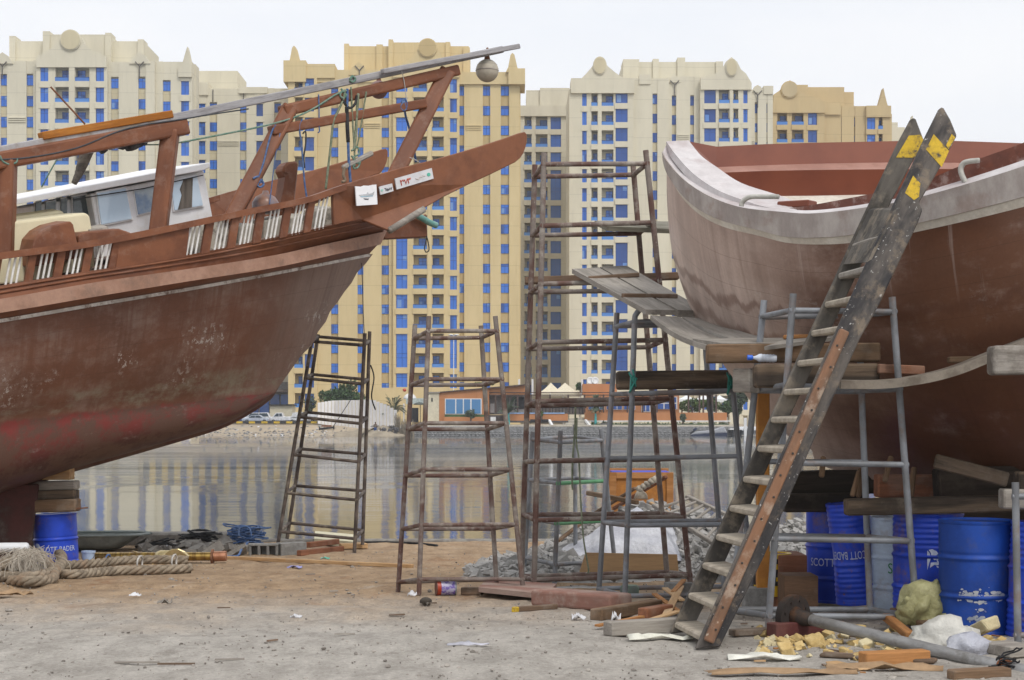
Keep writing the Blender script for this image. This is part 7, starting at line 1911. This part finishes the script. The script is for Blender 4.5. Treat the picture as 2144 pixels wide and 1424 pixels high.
# boundary wall and gatehouse behind
o = fbox('boundary_wall', 770, 905, 812, 884, 268, .4, YELL[0]); tag(o, 'plain tan boundary wall at foot of yellow tower', 'wall')
gh = thing('gatehouse', 'narrow cream gatehouse wall left of orange house', 'building', P(908, 884, 246))
fbox('wall', 896, 919, 823, 886, 246, 3, M_creamw, gh); fbox('coping', 894, 921, 820.5, 823, 245.8, 3.4, M_grwood, gh); fbox('slot_window', 903, 906, 833, 841, 245.95, .1, M_dark, gh)
cab_ = thing('domed_kiosk', 'white domed kiosk with red finial beside gatehouse', 'kiosk', P(868, 884, 250))
fbox('wall', 850, 893, 834, 846, 250, 3, mat('pale teal wall', (.50, .58, .58), rough=.6), cab_); fbox('grille', 856, 876, 854, 884, 250.5, .3, M_dark, cab_); fbox('post', 844, 847, 845, 884, 249.6, .25, M_fwhite, cab_)
c = P(858, 836, 251.4); MB().lathe([(1.0 * math.cos(a), .9 * math.sin(a)) for a in (0, .3, .6, .9, 1.2, 1.5)], 20, 0, Matrix.Translation(c)).build('dome', M_fwhite, cab_, smooth=True)
MB().stone(P(847, 817, 251.4), .26, .26, .3, 1, 2, .05).build('finial', M_tinr, cab_, smooth=True)
um = thing('sunshade', 'dark parasol on pole before domed kiosk', 'parasol', P(880, 884, 247))
c = P(878, 847, 247); MB().lathe([(.85, -.05), (.8, .12), (.4, .3), (0, .36)], 16, 0, Matrix.Translation(c)).build('canopy', mat('grey green canvas', (.10, .12, .11), rough=.8, bump=0), um, smooth=True); pipe('pole', P(880, 886, 247), P(880, 846, 247), .05, M_dark, um, 8)
# street lamp
sl_ = thing('street_lamp', 'tall white double headed street lamp before yellow tower', 'street lamp', P(950, 884, 262))
pipe('pole', P(949.5, 886, 262), P(950, 702, 262), .07, M_fwhite, sl_, 8)
for s in (-1, 1):
    MB().bar(P(950, 703, 262), P(950 + s * 7, 701, 262), .06, .06).build('arm', M_fwhite, sl_); MB().stone(P(950 + s * 6, 701, 262), .4, .18, .12, 2, 2, .05, rot=Matrix.Identity(3)).build('lamp_head', M_fwhite, sl_, smooth=True)
# orange house left part
h1 = thing('orange_house', 'orange house with wide blue curtained window and sloping roof edge', 'house', P(1000, 884, 247))
p = [P(918, 886, 247), P(1024, 886, 247), P(1024, 812, 247), P(918, 822, 247)]
MB().prism(p, (0, 7, 0)).build('wall', M_oranw, h1)
p = [P(1024, 826, 247.3), P(1100, 826, 247.3), P(1100, 806.5, 247.3), P(1024, 812, 247.3)]
MB().prism(p, (0, 6.7, 0)).build('upper_wall', M_oranw, h1)
MB().prism([P(916, 823, 246.7), P(1100, 807, 246.7), P(1100, 804.5, 246.7), P(916, 820.5, 246.7)], (0, 7.6, 0)).build('roof', M_pipeb, h1)
wf = fbox('window', 931.5, 1008.5, 834.5, 867.5, 246.9, .2, M_fwhite, h1)
for x0, x1 in ((933.5, 953), (955.5, 969), (971.5, 984.5), (987.5, 1006.5)): fbox('pane', x0, x1, 836, 866, 246.85, .1, M_fglass, wf)
fbox('hedge_ledge', 931, 1014, 868.5, 873, 246.5, .6, M_leaf, h1)
fbox('plinth', 929, 1018, 873, 886, 246.4, .7, M_oranw, h1)
po = thing('covered_porch', 'grey walled covered porch with dark doorway right of orange house', 'porch', P(1060, 884, 249))
fbox('wall', 1024, 1104, 826, 868, 250, .3, mat('grey porch wall', (.34, .33, .33), rough=.8), po); fbox('doorway', 1078, 1098, 832, 856, 249.9, .1, M_dark, po); fbox('refrigerator', 1026, 1035, 845, 864, 249.2, .6, M_fwhite, po)
fbox('base_wall', 1022, 1058, 869, 884, 246.8, .5, mat('dark base', (.10, .08, .075), rough=.8), po)
o = fbox('white_box', 1027, 1038, 873, 884, 245.5, .6, M_fwhite); tag(o, 'white utility box before dark porch base', 'utility box')
# terrace walls
t1 = thing('terrace_wall', 'low orange terrace wall with blue coping left of the steps', 'wall', P(1125, 884, 245.6))
fbox('wall', 1058, 1189, 866.5, 883, 245.6, .5, M_oranw, t1); fbox('coping', 1058, 1182, 864, 866.5, 245.5, .7, mat('sky blue coping', (.28, .44, .70), rough=.6, bump=0), t1); fbox('plinth', 1058, 1190, 881, 885, 245.4, .8, mat('dark plinth', (.10, .09, .09), rough=.8), t1)
t2 = thing('terrace_wall', 'long low orange terrace wall with white base right of steps', 'wall', P(1370, 884, 246))
fbox('wall', 1224, 1522, 864, 880.5, 246, .5, M_oranw, t2); fbox('base_strip', 1224, 1530, 880.5, 883, 245.8, .8, M_fwhite, t2)
st_ = thing('terrace_steps', 'pale stone steps with white side kerbs between terrace walls', 'steps', P(1210, 893, 244.5))
for i in range(6): fbox('step', 1190 - i * 2.0, 1226 + i * 2.5, 876 + i * 3.0, 896, 246.5 - i * .5, .6, M_paved if i % 2 else mat('step stone', (.40, .37, .31), rough=.9), st_)
for x in ((1150, 880, 1157, 893), (1226, 880, 1236, 893)): MB().bar(P(x[0], x[1], 245), P(x[2], x[3], 243.6), .35, .3).build('side_kerb', M_fwhite, st_)
# long orange building
h2 = thing('orange_pavilion', 'long low orange pavilion with white framed windows right of steps', 'building', P(1330, 862, 249))
fbox('wall', 1226, 1422, 826, 866, 249.5, 7, M_oranw, h2); fbox('upper_wall', 1220, 1292, 804, 826, 251, 5, M_oranw, h2)
for x0, x1 in ((1232, 1266), (1270, 1303), (1306, 1330), (1362, 1376)): 
    f = fbox('window', x0, x1, 848, 858, 249.35, .2, M_fwhite, h2)
    n = max(1, int((x1 - x0) / 9))
    for k in range(n): fbox('pane', x0 + .8 + k * (x1 - x0) / n, x0 - .8 + (k + 1) * (x1 - x0) / n, 849, 857, 249.3, .1, M_wind, f)
f = fbox('window', 1376, 1418, 831, 857, 249.35, .2, M_fwhite, h2)
for x0 in (1377.5, 1391.5, 1404.5):
    for y0 in (832, 845.5): fbox('pane', x0, x0 + 11.5, y0, y0 + 11, 249.3, .1, M_wind, f)
f = fbox('door', 1343, 1362, 846, 863, 249.35, .2, M_fwhite, h2); fbox('pane', 1345, 1351, 848, 861, 249.3, .1, M_wind, f); fbox('pane', 1353, 1360, 848, 861, 249.3, .1, M_wind, f)
# pergola
pg = thing('pergola', 'long dark timber pergola running before pavilion and tents', 'pergola', P(1260, 864, 247.5))
for y in (821, 826.5): fbox('beam', 1022, 1500, y, y + 1.8, 247.2 + (y > 823) * .02, .2, M_pipeb, pg)
for x in (1036, 1082, 1110, 1150, 1188, 1222, 1262, 1312, 1344, 1374, 1440, 1463, 1471, 1490, 1498): fbox('post', x, x + 3.4, 826, 864, 247.3, .28, M_pipeb, pg)
for x in range(1026, 1500, 26): MB().bar(P(x, 822, 246.6), P(x + 1, 822, 250), .1, .14).build('rafter', M_pipeb, pg)
fbox('bench', 1110, 1148, 878, 882, 244.9, .6, M_dark, None); tag(bpy.context.scene.objects['bench'], 'dark bench before left orange terrace wall', 'bench')
# chairs and railings behind the left terrace read as dark furniture
th = thing('terrace_railing', 'dark railing with furniture behind it on the terrace above steps', 'railing', P(1150, 864, 248))
for x in range(1128, 1226, 7): fbox('baluster', x, x + 1.6, 840, 866, 248.6, .1, M_dark, th)
fbox('rail', 1124, 1228, 838, 841, 248.55, .15, M_dark, th); fbox('rail', 1124, 1228, 852, 855, 248.55, .15, M_dark, th)
fbox('back_wall', 1104, 1228, 836, 868, 251, .3, mat('terrace shade', (.17, .15, .14), rough=.9), th)  # dark wall colour stands for the shade at the back of the terrace
# tents
def tent(px0, px1, top, eave, Y, m, label):
    a, b = P(px0, eave, Y), P(px1, eave, Y); w = b.x - a.x; ap = P((px0 + px1) / 2, top, Y); ap.y += w / 2
    th = thing('canopy_tent', label, 'tent', (ap.x, ap.y, 0.9))
    c4_ = [a, b, V((b.x, Y + w, b.z)), V((a.x, Y + w, a.z))]; mb = MB()
    for k in range(4):
        p, q = c4_[k], c4_[(k + 1) % 4]; rows_ = []
        for i in range(7):
            f = i / 6; sag = f ** .78
            rows_.append([p.lerp(V((ap.x, ap.y, p.z)), f) + V((0, 0, (ap.z - p.z) * f ** 1.35)), q.lerp(V((ap.x, ap.y, q.z)), f) + V((0, 0, (ap.z - q.z) * f ** 1.35))])
        mb.grid(rows_)
    mb.grid([c4_ + [c4_[0]], [p + V((0, 0, -.5)) for p in c4_ + [c4_[0]]]])
    mb.build('canopy', m, th)
    for p in c4_: pipe('pole', V((p.x, p.y, .9)), p, .06, M_fwhite, th, 6)
M_tent = mat('cream tent canvas', (.66, .60, .46), (.60, .54, .41), rough=.8, bump=0, fine=.04); M_tentw = mat('white tent canvas', (.72, .75, .76), (.66, .69, .70), rough=.8, bump=0, fine=.04)
tent(1128, 1180, 800.5, 822, 256, M_tent, 'left cream peaked tent behind dark pergola'); tent(1152, 1216, 800.5, 823, 254, M_tent, 'right cream peaked tent behind dark pergola, wider one')
for i, (x0, x1) in enumerate(((1420, 1458), (1456, 1496), (1494, 1522))):
    tent(x0, x1, 827, 836, 266 + i, M_tentw, ('left', 'middle', 'right')[i] + ' of three white marquee roofs beyond green garden')
for i, (px, Y) in enumerate(((1087, 252), (1115, 252), (1219, 252.5), (1251, 252.5))):
    th = fbox('white_column', px - 2, px + 2, 794, 826, Y, .3, M_fwhite); tag(th, ('white roof column left of the cream tents, outer', 'white roof column left of the cream tents, inner', 'white roof column right of tents beside satellite dishes', 'white roof column standing right of satellite dishes')[i], 'column')
# satellite dishes
for px, lab in ((1236, 'left white satellite dish on orange pavilion roof'), (1246, 'right white satellite dish on orange pavilion roof')):
    th = thing('satellite_dish', lab, 'satellite dish', P(px, 805, 251.6))
    R = Matrix.Translation(P(px, 797, 251.5)) @ Matrix.Rotation(math.radians(75), 4, 'X')
    MB().lathe([(0, -.12), (.25, -.09), (.42, .0), (.56, .10), (.57, .11), (.42, .02), (.25, -.07)], 18, 0, R).build('dish', M_fwhite, th, smooth=True); pipe('mast', P(px, 805, 251.7), P(px, 797, 251.7), .05, M_pgrey, th, 6)
# foliage
def crown(mb, c, rx, ry, rz, n, seed, s=.22, clumps=14):
    r = random.Random(seed); cl = []
    for i in range(clumps):
        while True:
            d = V((r.uniform(-1, 1), r.uniform(-1, 1), r.uniform(-.9, 1)))
            if .25 < d.length < 1: break
        cl.append((V((d.x * rx * .78, d.y * ry * .78, d.z * rz * .78)), r.uniform(.28, .5)))
    for i in range(n):
        o, k = r.choice(cl)
        d = V((r.gauss(0, 1), r.gauss(0, 1), r.gauss(0, 1))).normalized() * (k * r.uniform(.5, 1.05))
        p = c + o + V((d.x * rx, d.y * ry, d.z * rz))
        a = V((r.gauss(0, 1), r.gauss(0, 1), r.gauss(0, 1))).normalized(); b = a.cross(V((r.gauss(0, 1), r.gauss(0, 1), r.gauss(0, 1)))).normalized()
        ss = s * r.uniform(.6, 1.4); mb.add([p - a * ss, p + b * ss * .55, p + a * ss, p - b * ss * .55], [(0, 1, 2, 3)])
def tree(name, px, pyb, pyt, Y, wpx, label, m, n=1500, seed=1, s=.22, group=None, clumps=14):
    b = P(px, pyb, Y); t = P(px, pyt, Y); H = t.z - b.z; rx = wpx / F * Y / 2
    th = thing(name, label, 'tree', b, group)
    mb = MB(); mb.tube([b, b + V((.1, 0, H * .25)), b + V((-.1, 0, H * .55))], [.16, .13, .07], 7)
    for k in range(5):
        a = k * 1.26; mb.tube([b + V((0, 0, H * (.22 + .05 * k))), b + V((rx * .35 * math.cos(a), rx * .35 * math.sin(a), H * (.5 + .04 * k))), b + V((rx * .6 * math.cos(a), rx * .6 * math.sin(a), H * .7))], [.08, .05, .02], 5)
    mb.build('trunk', M_bark, th)
    mb = MB(); crown(mb, b + V((0, 0, H * .62)), rx, rx * .8, H * .40, n, seed, s, clumps); mb.build('crown', m, th)
tree('acacia_tree', 690, 868, 808, 260, 62, 'green acacia behind left part of white panel fence', M_leaf, 1500, 3)
tree('acacia_tree', 735, 868, 797, 261, 74, 'taller green acacia behind middle of white panel fence', M_leaf, 1900, 4)
tree('street_tree', 651, 880, 826, 266, 26, 'slender street tree left of white panel fence', M_leafd, 500, 5)
tree('garden_tree', 1448, 872, 834, 258, 44, 'light green bushy tree left in garden behind pergola', M_leafl, 1200, 6); tree('garden_tree', 1488, 872, 833, 258, 50, 'light green bushy tree right in garden behind pergola', M_leafl, 1300, 7)
tree('garden_tree', 1523, 874, 838, 258, 34, 'dense green garden tree beside the tall dark conifer', M_leaf, 900, 8)
tree('conifer', 1545, 892, 796, 252, 44, 'tall dark conifer between grey scaffold and right hull', M_leafd, 1700, 9, .26, None, 18)
tree('garden_tree', 1427, 866, 838, 252, 16, 'slim young tree at right end of orange pavilion', M_leafl, 350, 10); tree('roof_shrub', 1010, 812, 800, 255, 60, 'leafy shrub showing above sloping roof of orange house', M_leafl, 400, 12)
tree('roof_shrub', 1214, 826, 798, 262, 18, 'green shrub behind right cream tent', M_leaf, 300, 13)
def palm(px, pyb, pytr, pyt, Y, wpx, label, trunk_m=None, seed=1, n=26):
    b = P(px, pyb, Y); c = P(px, pytr, Y); R = wpx / F * Y / 2; Ht = P(px, pyt, Y).z - c.z
    th = thing('palm_tree', label, 'palm tree', b)
    MB().tube([b, b.lerp(c, .5), c], [.22, .18, .14], 9).build('trunk', trunk_m or M_bark, th)
    r = random.Random(seed); mb = MB()
    for i in range(n):
        a = r.uniform(0, 6.28); e = r.uniform(.15, 1.0); L = R * r.uniform(.85, 1.15); tip = c + V((math.cos(a) * L * (1 - e * .55), math.sin(a) * L * (1 - e * .55), Ht * e * r.uniform(.8, 1.0))); mid = c.lerp(tip, .5) + V((0, 0, Ht * .18))
        pts = catmull([c, mid, tip + V((0, 0, -Ht * .12 * (1 - e)))], 6); w0 = .34
        for k in range(2, len(pts) - 1):
            t = (pts[k + 1] - pts[k]).normalized(); sd_ = t.cross(V((0, 0, 1))).normalized()
            for s in (-1, 1):
                for q in range(2):
                    p = pts[k].lerp(pts[k + 1], q * .5); d = (t * .7 + sd_ * s * .8 + V((0, 0, -.15))) * w0; mb.add([p, p + d * .5 + t * .05, p + d, p + d * .45 - t * .05], [(0, 1, 2, 3)])
        mb.tube(pts, .018, 4)
    mb.build('crown', M_leafd, th)
palm(824, 886, 872, 824, 248, 64, 'bushy grey green palm right of white panel fence', None, 2, 40)
M_teal = mat('teal trunk paint', (.05, .30, .30), (.07, .36, .36), rough=.7, bump=0)
palm(1065, 889, 866, 830, 244.8, 62, 'young palm with teal painted trunk before covered porch', M_teal, 3, 26); palm(1247, 889, 866, 824, 244.8, 44, 'young palm with teal painted trunk right of steps', M_teal, 5, 22)
tree('small_shrub', 985, 884, 858, 245, 26, 'small dry shrub below blue window of orange house', M_leafd, 300, 15, .18)
tree('small_shrub', 1133, 880, 860, 245.2, 12, 'small leafy plant at left orange terrace wall', M_leafl, 120, 16, .16); tree('small_shrub', 1429, 889, 866, 244.6, 14, 'little conical shrub before long orange terrace wall', M_leafd, 220, 17, .16)
# hedge strip, planters
mb = MB(); r_ = random.Random(8)
xa, xb = P(1238, 0, 245).x, P(1526, 0, 245).x
for i in range(5200):
    x = r_.uniform(xa, xb); y = r_.uniform(244.2, 245.6); z = .78 + abs(r_.gauss(0, .2)) + .10 * noise.noise(V((x, 0, 0)))
    a = V((r_.gauss(0, 1), r_.gauss(0, 1), r_.gauss(0, 1))).normalized() * .12; b = V((r_.gauss(0, 1), r_.gauss(0, 1), r_.gauss(0, 1))).normalized() * .08; p = V((x, y, z)); mb.add([p - a, p + b, p + a, p - b], [(0, 1, 2, 3)])
tag(mb.build('ground_cover', M_leaf), 'low green ground cover strip along top of quay wall', 'ground cover', kind='stuff')
M_plt = mat('grey planter', (.27, .27, .26), rough=.9)
pl0 = None
for i, px in enumerate((1264, 1301, 1345, 1390, 1433, 1477, 1551)):
    b = P(px, 891.5, 243.5)
    if pl0 is None:
        pl0 = thing('planter', 'grey bowl planter in row on quay strip', 'planter', b, 'grey bowl planters along the quay')
        bw = MB().lathe([(.28, 0), (.32, .08), (.55, .38), (.58, .42), (.5, .42), (0, .34)], 18, 0, Matrix.Translation(b)).build('bowl', M_plt, pl0, smooth=True, ang=40)
        mb = MB(); crown(mb, b + V((0, 0, .55)), .22, .22, .35, 40, 3, .10, 4); mb.build('plant', M_leafd, pl0)
    else:
        r2 = pl0.copy(); COL.objects.link(r2); r2.location = b
        for ch in list(pl0.children):
            c2 = ch.copy(); COL.objects.link(c2); c2.parent = r2
# moored speedboat
sb = thing('speedboat', 'grey covered speedboat with outboard motor moored at quay', 'boat', P(1485, 913, 240.2))
def sp(px, py, dy=0): return P(px, py, 240.2 + dy)
M_nav = mat('dark navy hull', (.035, .045, .085), rough=.4, bump=0); M_scov = mat('grey boat cover', (.36, .37, .40), (.30, .31, .34), rough=.7)
MB().prism([sp(1447, 913), sp(1522, 914), sp(1523, 906), sp(1450, 910)], (0, 1.9, 0)).build('hull', M_nav, sb, bevel=.06)
MB().prism([sp(1448, 910.5, .05), sp(1458, 904, .05), sp(1490, 901, .05), sp(1516, 893, .05), sp(1523, 906.5, .05), sp(1480, 908, .05)], (0, 1.8, 0)).build('cover', M_scov, sb, bevel=.1)
MB().prism([sp(1450, 900), sp(1457, 895), sp(1461, 898), sp(1455, 903)], (0, .5, 0)).build('outboard_motor', M_nav, sb, bevel=.05); MB().prism([sp(1444, 907), sp(1452, 901), sp(1455, 903), sp(1447, 909)], (0, .2, 0)).build('motor_leg', M_dark, sb)
# jetty
je = thing('jetty', 'low white jetty with mooring post at far right waterline', 'jetty', P(1580, 912, 241))
fbox('deck', 1528, 1640, 897.5, 900, 241, 2, M_fwhite, je)
for x in (1532, 1550, 1572, 1600, 1625): fbox('pile', x, x + 3, 900, 915, 241.3, .3, M_dark, je)
fbox('fascia', 1536, 1640, 901, 911, 241.6, .2, mat('grey jetty face', (.40, .40, .41), rough=.8), je); fbox('mooring_post', 1558, 1563.5, 875, 914, 240.8, .4, M_fwhite, je)
# dirt mounds, driftwood screen
mb = MB(); rows_ = []
for i in range(29):
    rr_ = []
    for j in range(13):
        px = 700 + 150 * i / 28; Y = 239.5 + 6.5 * j / 12; x = (px - HX) / F * Y
        h = (1.15 * math.exp(-((px - 805) / 26) ** 2) + .65 * math.exp(-((px - 760) / 24) ** 2)) * math.sin(math.pi * j / 12) ** .7
        rr_.append((x, Y, -.75 + .2 * j / 12 * 4 + h * (1 + .3 * noise.noise(V((x * 1.5, Y * 1.5, 0)))) - (.3 if j in (0, 12) or i in (0, 28) else 0)))
    rows_.append(rr_)
tag(MB().grid(rows_).build('dirt_mound', mat('dirt far', (.34, .29, .22), (.25, .215, .165), scale=.8, rough=.95, bump=.4, bdist=.1), smooth=True), 'heaped dirt mound sloping to water below white fence', 'dirt mound')
M_drift = mat('dry reed', (.30, .26, .20), (.20, .17, .135), scale=2, rough=.95)
mb = MB(); r_ = random.Random(6)
for i in range(150):
    px = r_.uniform(829, 868); Y = 241.5 + r_.uniform(0, 1.2); b = P(px, 914, Y); t = P(px + r_.uniform(-7, 5), r_.uniform(876, 896) - (12 if px < 840 else 0), Y + r_.uniform(-.3, .3)); mb.tube([b, b.lerp(t, .5) + V((r_.uniform(-.1, .1), 0, 0)), t], [.05, .045, .02], 4)
tag(mb.build('reed_screen', M_drift), 'dry reed and driftwood screen at waterline left of quay wall', 'reed screen', kind='stuff')
mb = MB()
for i in range(60): mb.chunk(P(r_.uniform(800, 832), r_.uniform(898, 914), 240.8), r_.uniform(.1, .4), .25, r_.uniform(.08, .22), i)
tag(mb.build('black_rubble', mat('dark rubble', (.07, .07, .075), (.13, .12, .12), rough=.9)), 'dark rubble bank beside the dry reed screen', 'rubble', kind='stuff')
# shoreline litter
mb = MB(); mb2 = MB()
for i in range(420):
    px = r_.uniform(380, 830); py = 913 - abs(r_.gauss(0, 7)); Y = 242 + (913 - py) * .8; x = (px - HX) / F * Y; z = bank_z(x, Y)
    s = r_.uniform(.05, .22); (mb if r_.random() < .86 else mb2).chunk((x, Y, z + s * .2), s, s, s * .4, i)
tag(mb.build('shore_stones', M_stone), 'pale stones strewn along far sandy shore', 'stones', kind='stuff'); tag(mb2.build('shore_litter', M_wht), 'white litter strewn along far sandy shore', 'litter', kind='stuff')
# hand roller
ro = thing('hand_cart', 'dark two wheeled cart with long handle on far sand', 'cart', P(685, 900, 250))
pipe('axle', P(669, 898, 250), P(699, 895, 250), .16, M_dark, ro, 10)
for px, py in ((669, 899), (699, 896)): 
    c = P(px, py - 1, 250); MB().tube([c - V((.08, 0, 0)), c + V((.08, 0, 0))], .32, 14).build('wheel', M_tyre, ro)
pipe('handle', P(698, 893, 250), P(735, 836, 249), .055, M_dark, ro, 6)
fbox('load', 673, 694, 890, 894, 249.9, .3, M_rust, ro)
# people
M_skin = mat('brown skin', (.14, .075, .05), rough=.7, bump=0); M_jean = mat('blue trousers', (.04, .09, .26), rough=.9, bump=0); M_shirt = mat('grey tan shirt', (.20, .17, .14), rough=.9, bump=0); M_robe = mat('white shirt', (.66, .66, .68), rough=.9, bump=0); M_hair = mat('black hair', (.012, .01, .01), rough=.7, bump=0)
def skinned(name, V3, E, R, m, parent, root=0):
    me = bpy.data.meshes.new(name); me.from_pydata([V(p) for p in V3], E, []); me.materials.append(m)
    o = bpy.data.objects.new(name, me); COL.objects.link(o); setparent(o, parent)
    sk = o.modifiers.new('skin', 'SKIN'); me.skin_vertices.new() if not me.skin_vertices else None
    for v, r in zip(me.skin_vertices[0].data, R): v.radius = (r, r)
    me.skin_vertices[0].data[root].use_root = True
    s = o.modifiers.new('sub', 'SUBSURF'); s.levels = 1; s.render_levels = 1; return o
def person(px, pyb, Y, label, sit=False):
    b = P(px, pyb, Y); th = thing('person', label, 'person', b)
    Q = lambda x, y, z: (b.x + x, b.y + y, b.z + z)
    if not sit:
        vv = [Q(0, 0, .92), Q(0, 0, 1.15), Q(0, 0, 1.40), Q(0, 0, 1.50), Q(0, -.02, 1.60), Q(0, -.02, 1.70), Q(-.10, 0, .86), Q(-.13, -.04, .48), Q(-.14, .02, .06), Q(-.14, -.10, .03), Q(.10, 0, .86), Q(.12, -.08, .48), Q(.15, .04, .06), Q(.15, -.08, .03), Q(-.20, 0, 1.38), Q(-.30, -.06, 1.12), Q(-.38, -.24, 1.02), Q(.20, 0, 1.38), Q(.28, -.04, 1.10), Q(.24, -.2, .95)]
    else:
        vv = [Q(0, 0, .30), Q(0, .02, .52), Q(0, .0, .76), Q(0, -.03, .84), Q(0, -.06, .94), Q(0, -.06, 1.03), Q(-.12, -.05, .32), Q(-.16, -.35, .48), Q(-.16, -.30, .06), Q(-.16, -.42, .04), Q(.12, -.05, .32), Q(.16, -.35, .48), Q(.16, -.30, .06), Q(.16, -.42, .04), Q(-.19, 0, .74), Q(-.24, -.18, .56), Q(-.12, -.38, .52), Q(.19, 0, .74), Q(.24, -.18, .56), Q(.12, -.38, .52)]
    E = [(0, 1), (1, 2), (2, 3), (3, 4), (4, 5), (0, 6), (6, 7), (7, 8), (8, 9), (0, 10), (10, 11), (11, 12), (12, 13), (2, 14), (14, 15), (15, 16), (2, 17), (17, 18), (18, 19)]
    R = [.15, .14, .15, .06, .10, .085, .10, .075, .05, .045, .10, .075, .05, .045, .07, .05, .04, .07, .05, .04]
    skinned('body', vv, E, R, M_skin, th)
    skinned('shirt', [vv[0], vv[1], vv[2], vv[14], vv[15], vv[17], vv[18]], [(0, 1), (1, 2), (2, 3), (3, 4), (2, 5), (5, 6)], [.165, .16, .165, .085, .065, .085, .065], M_shirt if not sit else M_robe, th)
    skinned('trousers', [vv[0], vv[6], vv[7], vv[8], vv[10], vv[11], vv[12]], [(0, 1), (1, 2), (2, 3), (0, 4), (4, 5), (5, 6)], [.165, .115, .09, .075, .115, .09, .075], M_jean if not sit else M_robe, th)
    h = V(vv[5]); MB().stone(h + V((0, .02, .02)), .095, .10, .08, 3, 2, .05, rot=Matrix.Identity(3)).build('hair', M_hair, th, smooth=True)
person(786, 909, 241.5, 'standing person in blue trousers and dark shirt near far waterline')
person(796, 912, 240.8, 'person in white clothes crouching beside the standing person', True)
# far streets behind: a plain strip of hazy low buildings between towers
# ------------------------------------------------------------------ light sea haze over the creek
hm = bpy.data.materials.new('haze'); hm.use_nodes = True; nt = hm.node_tree; nt.nodes.clear()
out = nt.nodes.new('ShaderNodeOutputMaterial'); pv = nt.nodes.new('ShaderNodeVolumePrincipled')
pv.inputs['Color'].default_value = (.92, .95, 1.0, 1); pv.inputs['Density'].default_value = 0.00028
nt.links.new(pv.outputs[0], out.inputs['Volume'])
o = MB().box(-1600, 1600, -80, 3100, -4, 130).build('haze', hm); tag(o, 'pale haze over the creek', 'haze', kind='stuff')
